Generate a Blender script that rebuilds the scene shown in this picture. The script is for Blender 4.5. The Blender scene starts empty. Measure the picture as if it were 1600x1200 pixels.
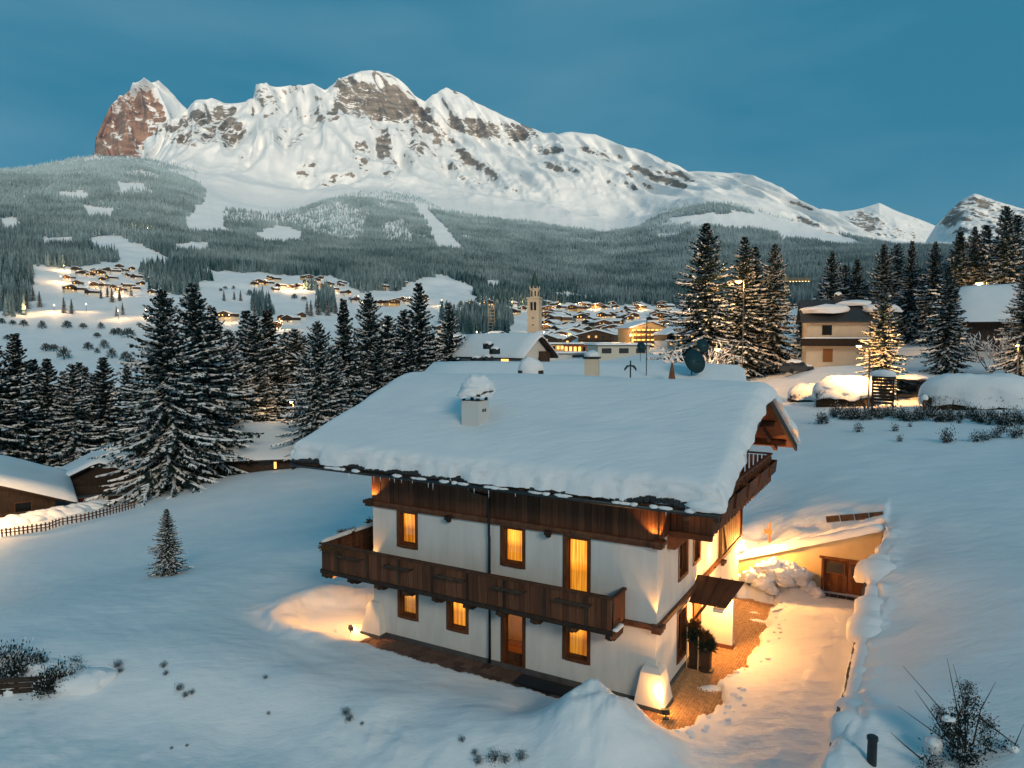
import bpy, math, random
import numpy as np
from mathutils import Vector, Matrix
R = math.radians
rng = np.random.default_rng(7)
random.seed(7)
scene = bpy.context.scene
col = scene.collection

# ------------------------------------------------------------------ camera
F, PITCH, H = 1123.13, 0.0649516, 12.37          # focal length in photo pixels, pitch down, eye height (m)
cam_d = bpy.data.cameras.new('camera')
cam_d.sensor_width = 36.0
cam_d.lens = 36.0 * F / 1600.0
cam_d.clip_start, cam_d.clip_end = 0.5, 60000
cam = bpy.data.objects.new('camera', cam_d)
cam.location = (0, 0, H)
cam.rotation_euler = (math.pi / 2 - PITCH, 0, 0)
col.objects.link(cam)
scene.camera = cam

# ------------------------------------------------------------------ sky, afterglow, exposure
SUN_AZ, SUN_EL = R(160), R(17.0)                   # low afterglow behind the camera (azimuth from +Y, clockwise)
world = bpy.data.worlds.new('World'); scene.world = world; world.use_nodes = True
wn, wl = world.node_tree.nodes, world.node_tree.links
wn.clear()
w_out = wn.new('ShaderNodeOutputWorld'); w_bg = wn.new('ShaderNodeBackground')
w_sky = wn.new('ShaderNodeTexSky'); w_sky.sky_type = 'NISHITA'; w_sky.sun_disc = False
w_sky.sun_elevation = SUN_EL; w_sky.sun_rotation = SUN_AZ
w_sky.altitude = 1200; w_sky.air_density = 1.0; w_sky.dust_density = 0.3; w_sky.ozone_density = 6.0
w_tint = wn.new('ShaderNodeMix'); w_tint.data_type = 'RGBA'; w_tint.blend_type = 'MIX'; w_tint.inputs[0].default_value = 0.90
w_tint.inputs[7].default_value = (0.30, 2.30, 3.55, 1)          # even dusk blue
w_tc = wn.new('ShaderNodeTexCoord'); w_map = wn.new('ShaderNodeMapping')
w_map.inputs['Scale'].default_value = (1.2, 1.2, 4.5); w_map.inputs['Rotation'].default_value = (0.0, R(24), 0.2)
w_noise = wn.new('ShaderNodeTexNoise'); w_noise.inputs['Scale'].default_value = 1.6; w_noise.inputs['Detail'].default_value = 5
w_noise.inputs['Roughness'].default_value = 0.5
w_ramp = wn.new('ShaderNodeValToRGB'); w_ramp.color_ramp.elements[0].position = 0.40; w_ramp.color_ramp.elements[1].position = 0.85
w_ramp.color_ramp.elements[0].color = (0, 0, 0, 1); w_ramp.color_ramp.elements[1].color = (1, 1, 1, 1)
w_cl = wn.new('ShaderNodeMix'); w_cl.data_type = 'RGBA'; w_cl.blend_type = 'ADD'
w_cl.inputs[7].default_value = (1.1, 1.15, 1.1, 1)
w_bg.inputs['Strength'].default_value = 0.06
wl.new(w_tc.outputs['Generated'], w_map.inputs['Vector']); wl.new(w_map.outputs[0], w_noise.inputs['Vector'])
wl.new(w_noise.outputs['Fac'], w_ramp.inputs[0]); wl.new(w_ramp.outputs['Color'], w_cl.inputs[0])
wl.new(w_sky.outputs[0], w_tint.inputs[6]); wl.new(w_tint.outputs[2], w_cl.inputs[6])
wl.new(w_cl.outputs[2], w_bg.inputs['Color']); wl.new(w_bg.outputs[0], w_out.inputs['Surface'])

sun_d = bpy.data.lights.new('afterglow_sun', 'SUN'); sun_d.energy = 2.6; sun_d.angle = R(26); sun_d.color = (1.0, 0.83, 0.62)
sun = bpy.data.objects.new('afterglow_sun', sun_d); col.objects.link(sun)
sdir = Vector((math.sin(SUN_AZ) * math.cos(SUN_EL), math.cos(SUN_AZ) * math.cos(SUN_EL), math.sin(SUN_EL)))
sun.rotation_euler = sdir.to_track_quat('Z', 'Y').to_euler()
scene.view_settings.view_transform = 'Standard'; scene.view_settings.look = 'None'
scene.view_settings.exposure = 0.62; scene.view_settings.gamma = 1.0
scene.cycles.use_denoising = True
scene.cycles.max_bounces = 6; scene.cycles.diffuse_bounces = 3; scene.cycles.glossy_bounces = 2
scene.cycles.transmission_bounces = 3; scene.cycles.volume_bounces = 0; scene.cycles.transparent_max_bounces = 8
scene.cycles.caustics_reflective = False; scene.cycles.caustics_refractive = False
scene.cycles.sample_clamp_indirect = 4.0

# ------------------------------------------------------------------ pixel <-> world
CP, SP = math.cos(PITCH), math.sin(PITCH)
def ray(px, py):
    """photo pixel -> (azimuth, slope dz/dr)"""
    dx = (np.asarray(px, float) - 800) / F; u = (600 - np.asarray(py, float)) / F
    fy = CP + u * SP
    return np.arctan2(dx, fy), (-SP + u * CP) / np.hypot(dx, fy)
def at(px, py, r):
    a, q = ray(px, py)
    return np.array([r * np.sin(a), r * np.cos(a), H + q * r])
def onz(px, py, z):
    a, q = ray(px, py)
    r = (z - H) / q
    return np.array([r * np.sin(a), r * np.cos(a), z])
def project(x, y, z):
    zz = z - H
    d = y * CP - zz * SP
    u = y * SP + zz * CP
    d = np.where(d < 0.1, 0.1, d)
    return 800 + F * x / d, 600 - F * u / d

# ------------------------------------------------------------------ gradient noise
_perm = np.random.default_rng(3).permutation(512)
_perm = np.concatenate([_perm, _perm, _perm])
_g3 = np.random.default_rng(4).normal(size=(512, 3)); _g3 /= np.linalg.norm(_g3, axis=1)[:, None]
def noise3(x, y, z):
    x, y, z = np.broadcast_arrays(np.asarray(x, float), np.asarray(y, float), np.asarray(z, float))
    xi = np.floor(x).astype(int); yi = np.floor(y).astype(int); zi = np.floor(z).astype(int)
    xf, yf, zf = x - xi, y - yi, z - zi
    fade = lambda t: t * t * t * (t * (t * 6 - 15) + 10)
    u, v, w = fade(xf), fade(yf), fade(zf)
    def g(a, b, c):
        h = _perm[(_perm[((xi + a) % 512)] + (yi + b)) % 512]
        h = _perm[(h + zi + c) % 512]
        gr = _g3[h]
        return gr[..., 0] * (xf - a) + gr[..., 1] * (yf - b) + gr[..., 2] * (zf - c)
    lerp = lambda t, a, b: a + t * (b - a)
    return lerp(w, lerp(v, lerp(u, g(0,0,0), g(1,0,0)), lerp(u, g(0,1,0), g(1,1,0))),
                   lerp(v, lerp(u, g(0,0,1), g(1,0,1)), lerp(u, g(0,1,1), g(1,1,1)))) * 1.5
def fbm(x, y, z=0.0, octaves=5, gain=0.5, lac=2.03):
    s = 0; a = 1.0
    for _ in range(octaves):
        s = s + a * noise3(x, y, z); x = x * lac + 17.3; y = y * lac + 5.1; z = z * lac + 9.7; a *= gain
    return s
def ridged(x, y, z=0.0, octaves=5, gain=0.5, lac=2.03):
    s = 0; a = 1.0
    for _ in range(octaves):
        s = s + a * (1 - np.abs(noise3(x, y, z)) * 2); x = x * lac + 11.3; y = y * lac + 7.1; z = z * lac + 3.7; a *= gain
    return s
def sstep(a, b, x):
    t = np.clip((x - a) / (b - a), 0, 1)
    return t * t * (3 - 2 * t)

# ------------------------------------------------------------------ materials
MATS = {}
def mat(name, color, rough=0.8, bump=None, vary=None, emit=None, metal=0.0, spec=0.3, objrand=0.0):
    """bump=(scale, strength, distance); vary=(scale, amount, stretch xyz); objrand = value spread per object"""
    if name in MATS: return MATS[name]
    m = bpy.data.materials.new(name); m.use_nodes = True; MATS[name] = m
    n, l = m.node_tree.nodes, m.node_tree.links
    b = n['Principled BSDF']
    b.inputs['Base Color'].default_value = (*color, 1); b.inputs['Roughness'].default_value = rough
    b.inputs['Metallic'].default_value = metal; b.inputs['Specular IOR Level'].default_value = spec
    tc = n.new('ShaderNodeTexCoord')
    src = None
    if vary:
        sc_, amt, st = vary
        mp = n.new('ShaderNodeMapping'); mp.inputs['Scale'].default_value = st
        nz = n.new('ShaderNodeTexNoise'); nz.inputs['Scale'].default_value = sc_; nz.inputs['Detail'].default_value = 6; nz.inputs['Roughness'].default_value = 0.65
        l.new(tc.outputs['Object'], mp.inputs[0]); l.new(mp.outputs[0], nz.inputs['Vector'])
        hs = n.new('ShaderNodeHueSaturation'); hs.inputs['Color'].default_value = (*color, 1)
        mr = n.new('ShaderNodeMapRange'); mr.inputs[1].default_value = 0.3; mr.inputs[2].default_value = 0.7
        mr.inputs[3].default_value = 1 - amt; mr.inputs[4].default_value = 1 + amt
        l.new(nz.outputs['Fac'], mr.inputs[0]); l.new(mr.outputs[0], hs.inputs['Value']); src = hs
        l.new(hs.outputs[0], b.inputs['Base Color'])
    if objrand:
        oi = n.new('ShaderNodeObjectInfo'); h2 = n.new('ShaderNodeHueSaturation'); m2 = n.new('ShaderNodeMapRange')
        m2.inputs[3].default_value = 1 - objrand; m2.inputs[4].default_value = 1 + objrand
        l.new(oi.outputs['Random'], m2.inputs[0]); l.new(m2.outputs[0], h2.inputs['Value'])
        if src: l.new(src.outputs[0], h2.inputs['Color'])
        else: h2.inputs['Color'].default_value = (*color, 1)
        l.new(h2.outputs[0], b.inputs['Base Color'])
    if bump:
        nb = n.new('ShaderNodeTexNoise'); nb.inputs['Scale'].default_value = bump[0]; nb.inputs['Detail'].default_value = 6
        bp = n.new('ShaderNodeBump'); bp.inputs['Strength'].default_value = bump[1]; bp.inputs['Distance'].default_value = bump[2]
        l.new(tc.outputs['Object'], nb.inputs['Vector']); l.new(nb.outputs['Fac'], bp.inputs['Height']); l.new(bp.outputs[0], b.inputs['Normal'])
    if emit:
        b.inputs['Emission Color'].default_value = (*emit[0], 1); b.inputs['Emission Strength'].default_value = emit[1]
    return m

def snow_mat():
    m = bpy.data.materials.new('snow'); m.use_nodes = True
    n, l = m.node_tree.nodes, m.node_tree.links
    b = n['Principled BSDF']; b.inputs['Roughness'].default_value = 0.65; b.inputs['Specular IOR Level'].default_value = 0.25
    g = n.new('ShaderNodeNewGeometry')
    n1 = n.new('ShaderNodeTexNoise'); n1.inputs['Scale'].default_value = 0.35; n1.inputs['Detail'].default_value = 5
    l.new(g.outputs['Position'], n1.inputs['Vector'])
    r = n.new('ShaderNodeValToRGB'); r.color_ramp.elements[0].color = (0.80, 0.82, 0.84, 1); r.color_ramp.elements[1].color = (0.88, 0.885, 0.89, 1)
    r.color_ramp.elements[0].position = 0.3; r.color_ramp.elements[1].position = 0.7
    l.new(n1.outputs['Fac'], r.inputs[0]); l.new(r.outputs[0], b.inputs['Base Color'])
    n2 = n.new('ShaderNodeTexNoise'); n2.inputs['Scale'].default_value = 1.6; n2.inputs['Detail'].default_value = 8; n2.inputs['Roughness'].default_value = 0.6
    mp = n.new('ShaderNodeMapping'); mp.inputs['Rotation'].default_value = (0, 0, 0.7); mp.inputs['Scale'].default_value = (0.5, 1.5, 1)
    l.new(g.outputs['Position'], mp.inputs[0]); l.new(mp.outputs[0], n2.inputs['Vector'])
    n3 = n.new('ShaderNodeTexNoise'); n3.inputs['Scale'].default_value = 22; n3.inputs['Detail'].default_value = 4
    l.new(g.outputs['Position'], n3.inputs['Vector'])
    b1 = n.new('ShaderNodeBump'); b1.inputs['Strength'].default_value = 0.55; b1.inputs['Distance'].default_value = 0.12
    b2 = n.new('ShaderNodeBump'); b2.inputs['Strength'].default_value = 0.55; b2.inputs['Distance'].default_value = 0.014
    l.new(n2.outputs['Fac'], b1.inputs['Height']); l.new(n3.outputs['Fac'], b2.inputs['Height'])
    l.new(b1.outputs[0], b2.inputs['Normal']); l.new(b2.outputs[0], b.inputs['Normal'])
    return m
SNOW = snow_mat()

# ------------------------------------------------------------------ object helpers
def tag(o, label=None, cat=None, group=None, kind=None):
    if label: o['label'] = label
    if cat: o['category'] = cat
    if group: o['group'] = group
    if kind: o['kind'] = kind
    return o
def link(o, parent=None):
    col.objects.link(o)
    if parent is not None: o.parent = parent
    return o
def grid_mesh(name, V, nr, nc, mats, smooth=True, wrap=False):
    """V: (nr*nc,3) rows x cols"""
    me = bpy.data.meshes.new(name)
    i = np.arange(nr - 1)[:, None]; j = np.arange(nc if wrap else nc - 1)[None, :]
    j2 = (j + 1) % nc
    f = np.stack([i * nc + j, i * nc + j2, (i + 1) * nc + j2, (i + 1) * nc + j], -1).reshape(-1, 4)
    me.vertices.add(len(V)); me.vertices.foreach_set('co', np.ascontiguousarray(V, dtype=np.float32).ravel())
    me.loops.add(f.size); me.loops.foreach_set('vertex_index', f.astype(np.int32).ravel())
    me.polygons.add(len(f)); me.polygons.foreach_set('loop_start', np.arange(0, f.size, 4, dtype=np.int32))
    me.polygons.foreach_set('loop_total', np.full(len(f), 4, dtype=np.int32))
    me.update(calc_edges=True)
    if smooth: me.polygons.foreach_set('use_smooth', np.ones(len(f), dtype=bool))
    for m in mats: me.materials.append(m)
    return me
def raw_mesh(name, verts, faces, mats, smooth=False, mi=None):
    me = bpy.data.meshes.new(name)
    me.from_pydata([tuple(v) for v in verts], [], [tuple(f) for f in faces]); me.update()
    if smooth: me.polygons.foreach_set('use_smooth', np.ones(len(faces), dtype=bool))
    for m in mats: me.materials.append(m)
    if mi is not None: me.polygons.foreach_set('material_index', np.asarray(mi, dtype=np.int32))
    return me
class MB:
    """collects shapes, then builds ONE mesh object"""
    def __init__(s): s.v = []; s.f = []; s.m = []; s.cur = 0
    def face(s, pts):
        b = len(s.v); s.v += [tuple(p) for p in pts]; s.f.append(tuple(range(b, b + len(pts)))); s.m.append(s.cur); return s
    def hexa(s, p):
        """8 points: bottom 4 (ccw from above), top 4"""
        b = len(s.v); s.v += [tuple(q) for q in p]
        for f in ((3,2,1,0),(4,5,6,7),(0,1,5,4),(1,2,6,5),(2,3,7,6),(3,0,4,7)):
            s.f.append(tuple(b + k for k in f)); s.m.append(s.cur)
        return s
    def box(s, x0, x1, y0, y1, z0, z1):
        x0, x1 = min(x0, x1), max(x0, x1); y0, y1 = min(y0, y1), max(y0, y1); z0, z1 = min(z0, z1), max(z0, z1)
        return s.hexa([(x0,y0,z0),(x1,y0,z0),(x1,y1,z0),(x0,y1,z0),(x0,y0,z1),(x1,y0,z1),(x1,y1,z1),(x0,y1,z1)])
    def tube(s, pts, r, n=8, caps=True):
        pts = [Vector(p) for p in pts]; rs = r if hasattr(r, '__len__') else [r] * len(pts)
        b = len(s.v); N = len(pts)
        up = Vector((0.13, 0.21, 0.97))
        for i, p in enumerate(pts):
            d = (pts[min(i + 1, N - 1)] - pts[max(i - 1, 0)]).normalized()
            a = d.cross(up)
            if a.length < 0.15: a = d.cross(Vector((1, 0.1, 0)))
            a.normalize(); c = d.cross(a)
            for k in range(n):
                t = 2 * math.pi * k / n
                s.v.append(tuple(p + (a * math.cos(t) + c * math.sin(t)) * rs[i]))
        for i in range(N - 1):
            for k in range(n):
                s.f.append((b + i*n + k, b + i*n + (k+1) % n, b + (i+1)*n + (k+1) % n, b + (i+1)*n + k)); s.m.append(s.cur)
        if caps:
            s.f.append(tuple(b + k for k in reversed(range(n)))); s.m.append(s.cur)
            s.f.append(tuple(b + (N-1)*n + k for k in range(n))); s.m.append(s.cur)
        return s
    def lathe(s, prof, cx, cy, n=16):
        b = len(s.v); N = len(prof)
        for r, z in prof:
            for k in range(n):
                t = 2 * math.pi * k / n; s.v.append((cx + r * math.cos(t), cy + r * math.sin(t), z))
        for i in range(N - 1):
            for k in range(n):
                s.f.append((b + i*n + k, b + i*n + (k+1) % n, b + (i+1)*n + (k+1) % n, b + (i+1)*n + k)); s.m.append(s.cur)
        s.f.append(tuple(b + k for k in reversed(range(n)))); s.m.append(s.cur)
        s.f.append(tuple(b + (N-1)*n + k for k in range(n))); s.m.append(s.cur)
        return s
    def mesh(s, name, mats, smooth=False):
        return raw_mesh(name, s.v, s.f, mats if isinstance(mats, (list, tuple)) else [mats], smooth, s.m)
    def build(s, name, mats, parent=None, smooth=False):
        return link(bpy.data.objects.new(name, s.mesh(name, mats, smooth)), parent)
def empty(name, loc, rz=0, label=None, cat=None, group=None):
    o = bpy.data.objects.new(name, None); o.empty_display_size = 0.3
    o.location = loc; o.rotation_euler = (0, 0, rz); col.objects.link(o)
    return tag(o, label, cat, group)
def copy_tree(o, parent=None):
    c = o.copy(); col.objects.link(c); c.parent = parent
    for ch in o.children: copy_tree(ch, c)
    return c
def lamp(name, kind, loc, energy, color=(1.0, 0.55, 0.2), size=0.1, parent=None, **kw):
    d = bpy.data.lights.new(name, kind); d.energy = energy; d.color = color
    if kind in ('POINT', 'SPOT'): d.shadow_soft_size = size
    o = bpy.data.objects.new(name, d); o.location = loc
    if kind == 'SPOT':
        d.spot_size = kw.get('spot', R(60)); d.spot_blend = kw.get('blend', 0.6)
        t = Vector(kw['to']) - Vector(loc); o.rotation_euler = t.to_track_quat('-Z', 'Y').to_euler()
    return link(o, parent)

# ================================================================== terrain
CX, CY, YAW = 4.82077, 23.41267, 0.5163197       # near corner of the chalet and the heading of its gable wall
HL, HW = 12.18, 12.5
EX = np.array([math.cos(YAW), -math.sin(YAW)]); EY = np.array([math.sin(YAW), math.cos(YAW)])
def loc2w(x, y, z=0.0):
    return np.array([CX + x * EX[0] + y * EY[0], CY + x * EX[1] + y * EY[1], z])
def w2loc(X, Y):
    dx, dy = X - CX, Y - CY
    return dx * EX[0] + dy * EX[1], dx * EY[0] + dy * EY[1]

near = [  # photo pixel and height of the snow there
 (0,1200,-.8),(200,1200,-.8),(400,1200,-.7),(600,1200,-.5),(800,1200,-.15),(0,1140,-.7),(200,1140,-.6),(400,1150,-.5),(600,1160,-.25),
 (0,1095,-.3),(120,1100,-.25),(300,1110,-.15),(500,1120,0),
 (0,1030,.5),(150,1035,.5),(300,1050,.5),(450,1070,.5),(600,1090,.5),(750,1110,.5),(850,1130,.45),
 (100,985,.5),(250,970,.5),(400,980,.55),(500,1000,.55),(350,920,.45),(450,880,.45),(540,850,.45),
 (0,972,.30),(60,948,.25),(150,930,.2),(250,908,.1),
 (0,930,-2.1),(100,905,-2.1),(200,885,-1.9),(300,868,-1.3),
 (50,870,-2.7),(200,840,-2.5),(330,820,-2.1),(450,800,-1.5),
 (0,842,-3.2),(100,812,-3),(210,790,-2.8),(330,748,-2.4),(400,738,-2),(480,733,-1.6),
 (1300,650,5.3),(1400,655,5.5),(1500,660,5.7),(1600,665,6),(1250,690,4.6),(1300,740,4.3),(1450,740,4.8),(1600,760,5.2),
 (1250,790,3.2),(1330,800,3.8),(1400,790,4.2),(1500,850,4.0),(1600,900,4.1),(1400,900,3.3),(1450,950,3.0),(1600,1050,3.1),(1400,1050,2.3),(1500,1150,2.3),(1330,1130,1.9),(1600,1200,2.4),
 (1180,800,2.3),(1200,1000,.6),(1150,1150,.3),(1150,1200,.2),(1000,1200,.25),(950,1150,.5),
 (1320,618,6.0),(1200,610,5.6),(1450,622,6.2),(1560,625,6.4)]
local = [(-6,-1.4,.40),(-10,-1.4,.42),(-3,-1.4,.38),(-6,-2.6,.40),(-10,-2.8,.42),(-3,-2.8,.35),(-8,-4.2,.38),(-4,-4.2,.25),(-6,4,.4),(-10,8,.2),(-2,8,.8),(-14,3,.45),(-13,-2,.45),(-16,0,.45),(-12,-4,.42)]  # chalet coordinates
mid = [  # photo column, distance, height (ground hidden from the camera)
 (0,90,-7),(150,95,-7),(330,97,-6),(480,100,-5),(620,90,-3),(700,60,.2),(800,60,.8),(900,70,1.8),(1000,60,2.2),(1100,70,4.2),
 (0,150,-14),(150,150,-15),(400,150,-12),(600,150,-8),(800,130,0),(900,130,2),(1000,130,4),(1100,105,5.2),(1100,135,5.5),(1200,110,6.0),
 (0,250,-24),(150,250,-26),(400,250,-22),(600,250,-14),(800,250,-4),(950,250,0),(1100,250,4),
 (1316,106,8.5),(1255,106,8.0),(1385,106,8.3),(1300,150,9.5),(1300,250,12),(1500,95,7.2),(1500,135,11),(1600,110,8.2),(1600,140,12),(1500,250,22),(1600,250,26),(1300,600,25),(1500,600,60)]
far = [  # photo pixel and distance
 (50,640,330),(50,600,420),(50,560,520),(50,520,640),(50,490,760),(50,450,950),(50,420,1100),(50,390,1400),(50,350,1950),(50,310,2600),(50,272,3300),
 (200,620,360),(200,585,440),(200,550,540),(200,515,650),(200,480,800),(200,450,960),(200,420,1150),(200,390,1500),(200,350,2050),(200,300,2700),(200,254,3300),
 (400,560,430),(400,520,600),(400,485,780),(400,450,1000),(400,420,1400),(400,380,2100),(400,345,2700),(400,322,3300),
 (560,545,450),(560,505,700),(560,470,950),(560,440,1200),(560,400,1900),(560,350,2700),(560,312,3300),
 (720,535,480),(720,500,750),(720,470,1000),(720,440,1300),(720,400,1900),(720,372,2600),(720,340,3300),
 (836,535,520),(836,512,760),(836,480,1150),(836,455,1500),(836,415,2050),(836,385,2600),(836,352,3300),
 (950,545,380),(950,530,560),(950,508,820),(950,480,1250),(950,458,1600),(950,420,2100),(950,392,2600),(950,366,3300),
 (1100,532,500),(1100,508,850),(1100,478,1350),(1100,430,2000),(1100,370,2700),(1100,322,3300),
 (1300,450,1300),(1300,410,2000),(1300,385,2700),(1300,368,3300),
 (1500,430,1200),(1500,400,2000),(1500,380,3300),(1600,400,2000),(1600,370,3300)]
_pts = []
for px, py, z in near:
    p = onz(px, py, z); r = math.hypot(p[0], p[1]); _pts.append((math.atan2(p[0], p[1]), math.log(r), z / r))
for x_, y_, z in local:
    p = loc2w(x_, y_, z); r = math.hypot(p[0], p[1]); _pts.append((math.atan2(p[0], p[1]), math.log(r), z / r))
for px, r, z in mid:
    a, _ = ray(px, 600); _pts.append((float(a), math.log(r), z / r))
for px, py, r in far:
    a, q = ray(px, py); _pts.append((float(a), math.log(r), H / r + float(q)))
_pts = np.array(_pts)
_c2 = 0.05 ** 2
def _phi(d2): return np.sqrt(d2 + _c2)
_A = _phi((_pts[:, None, 0] - _pts[None, :, 0]) ** 2 + (_pts[:, None, 1] - _pts[None, :, 1]) ** 2)
_n = len(_pts)
_Pm = np.stack([np.ones(_n), _pts[:, 0], _pts[:, 1]], 1)
_M = np.block([[_A - 2e-3 * np.eye(_n), _Pm], [_Pm.T, np.zeros((3, 3))]])
_w = np.linalg.solve(_M, np.concatenate([_pts[:, 2], np.zeros(3)]))
AZMAX = R(40)
def rbf(a, t):
    a = np.clip(a, -AZMAX, AZMAX); t = np.clip(t, math.log(15.5), math.log(3400))
    out = np.empty(a.shape); af, tf, of = a.ravel(), t.ravel(), out.ravel()
    for s in range(0, af.size, 40000):
        A, T = af[s:s+40000, None], tf[s:s+40000, None]
        of[s:s+40000] = _phi((A - _pts[None, :, 0]) ** 2 + (T - _pts[None, :, 1]) ** 2) @ _w[:_n] + _w[_n] + _w[_n+1] * af[s:s+40000] + _w[_n+2] * tf[s:s+40000]
    return of.reshape(a.shape)
def bumpf(x, y, cx, cy, rx, ry, h, rot=0.0, p=1.0):
    c, s = math.cos(rot), math.sin(rot); dx, dy = x - cx, y - cy
    a, b = (dx * c + dy * s) / rx, (-dx * s + dy * c) / ry
    return h * np.exp(-(a * a + b * b) ** p)
def wall_x(y):      # top line of the retaining wall beside the drive (chalet coordinates)
    return np.interp(y, [-8, -2, 3.5, 8, 11, 16], [5.70, 5.75, 5.75, 5.85, 6.10, 6.40])
def ground_z(X, Y):
    X = np.asarray(X, float); Y = np.asarray(Y, float)
    r = np.hypot(X, Y); a = np.arctan2(X, Y)
    rr = np.clip(r, 15.5, 3400)
    z = rbf(a, np.log(np.maximum(r, 1e-3))) * rr
    z = z + fbm(X / 60, Y / 60, 0.0, 3) * np.clip((r - 90) / 400, 0, 1) * np.clip(r / 250, 1, 5)
    z = z + fbm(X / 7, Y / 7, 4.0, 3) * 0.10 * np.clip((r - 15) / 20, 0.3, 1)
    # unseen high ridge added behind the camera, shaped to hold the low sun off the valley
    back = sstep(R(52), R(80), np.abs(a))
    z = z * (1 - back) + back * (np.interp(np.log(np.maximum(r, 1)), np.log([15, 200, 600, 1500, 3000, 3400]), [-.5, 4, 120, 500, 1100, 1060]) * (1 + .05 * np.sin(a * 9)))
    x, y = w2loc(X, Y)
    nearm = (np.abs(x) < 40) & (np.abs(y) < 40)
    if np.any(nearm):
        xn, yn, zn = x[nearm], y[nearm], z[nearm].copy()
        Xn, Yn = X[nearm], Y[nearm]
        n1 = fbm(xn * 1.1, yn * 1.1, 2.0, 4); n2 = fbm(xn * 3.1, yn * 3.1, 6.0, 3)
        zn = zn + 0.035 * fbm(xn * .55 + yn * .2, yn * 1.3, 9.0, 4)
        # foreground bank with buried shrubs
        zn = zn + np.exp(-((yn + 9.5 - 0.18 * (xn + 6)) / 2.2) ** 2) * sstep(4, -2, xn) * sstep(-26, -20, xn) * (0.20 + 0.06 * n1)
        # shovelled heap beside the near corner
        heap = (bumpf(xn, yn, -0.30, -3.5, 1.65, 1.35, 1.40, 0.3, 1.3) + bumpf(xn, yn, -1.5, -4.6, 2.6, 1.6, 0.45, 0.2, 1.2)) * (1 + .10 * n1)
        zn = zn + heap + bumpf(xn, yn, -3.6, -5.0, 1.8, 1.2, 0.45, 0.2) + bumpf(xn, yn, -6.5, -6.2, 2.2, 1.0, 0.35, 0.1) * (1 + .3 * n1)
        # drive, cut level between chalet and wall
        wx = wall_x(yn) + 0.10 * n1
        m = sstep(-1.4 + 0.35 * n1, -0.2 + 0.35 * n1, xn) * sstep(wx, wx - 0.30, xn) * sstep(14.20, 13.98, yn)
        m = m * sstep(-8.5, -4.0, yn)
        drive = 0.22 + 0.05 * n1 + 0.10 * sstep(2.0, 4.5, xn) - 0.03 * (yn < 0) * yn * 0 
        pile = (bumpf(xn, yn, 1.6, 12.7, 1.35, 0.75, 0.55) + bumpf(xn, yn, 2.6, 13.0, 0.7, 0.7, 0.3)) * (0.9 + 0.16 * n2 + 0.35 * n1)
        zn = zn * (1 - m) + (drive + heap + pile) * m
        # cleared cobbles by the gable wall
        ex = np.interp(yn, [-1.6, 0.2, 1.2, 2.6, 4.5, 7.5, 12.0], [0.9, 1.75, 1.9, 1.45, 2.0, 2.05, 1.75]) + 0.28 * n1 + 0.16 * n2
        c = sstep(ex + 0.22, ex, xn) * sstep(-0.9, -0.5, xn) * sstep(-1.9 + 0.3 * n1, -1.5 + 0.3 * n1, yn - 0.25 * n2) * sstep(12.1, 11.7, yn + 0.3 * n1)
        patch = bumpf(xn, yn, 1.35, 2.2, 0.42, 0.2, 0.16, 0.5) + bumpf(xn, yn, 1.55, 9.3, 0.4, 0.16, 0.12) + bumpf(xn, yn, 1.2, 10.2, 0.28, 0.1, 0.1)
        zn = zn * (1 - c) + (-0.06 + patch) * c
        # cleared strip along the front wall
        e = -np.interp(-xn, [-1, 0.5, 3, 6, 9, 12, 13.4], [0.7, 1.10, 1.40, 1.50, 1.45, 1.45, 1.35]) + 0.12 * n1 + 0.05 * n2
        c = sstep(e - 0.30, e, yn) * sstep(0.4, 0.2, yn) * sstep(-13.35, -13.1, xn + 0.1 * n1) * sstep(0.6, 0.3, xn)
        zn = zn * (1 - c) + (-0.06) * c
        # scooped hollow round the floodlight at the far left corner
        d = np.hypot((xn + 13.9) / 2.7, (yn - 0.4) / 2.4) + 0.10 * n1 + 0.03 * n2
        zn = zn - (zn - 0.04) * np.exp(-(d / 0.86) ** 7) + 0.24 * np.exp(-((d - 1.22) / 0.22) ** 2) * sstep(0.2, -0.6, yn - 2.8) * sstep(-12.2, -13.0, xn)
        # drift behind the left wall
        inside = (xn > -HL - 0.02) & (xn < 0.02) & (yn > -0.02) & (yn < HW)
        zn = np.where(inside, -0.3, zn)
        # garage built into the slope: its snow roof
        g = sstep(13.98, 14.22, yn) * sstep(6.35, 6.1, xn) * sstep(-0.9, 0.3, xn) * sstep(18.5, 15.5, yn)
        top = np.interp(xn, [-1, 0.3, 6.4], [1.6, 1.55, 4.05]) + 0.12 * (yn - 13.7) + 0.12 * n1
        zn = zn * (1 - g) + top * g
        # snow shoulder and drooping lumps on the wall top
        dw = xn - wall_x(yn) - 0.45
        zn = zn + np.exp(-(dw / 0.5) ** 2) * sstep(-6, -3, yn) * sstep(15.5, 13.8, yn) * (0.12 + 0.25 * np.maximum(n1, 0))
        zn = zn + bumpf(xn, yn, 5.6, -4.2, 1.3, 1.2, 1.0) + bumpf(xn, yn, 6.6, -2.2, 1.0, 0.9, 0.35)
        z[nearm] = zn
    return z
def gz(x, y): return float(ground_z(np.array([x]), np.array([y]))[0])
_tl = np.linspace(math.log(16), math.log(3300), 1200)
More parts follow.
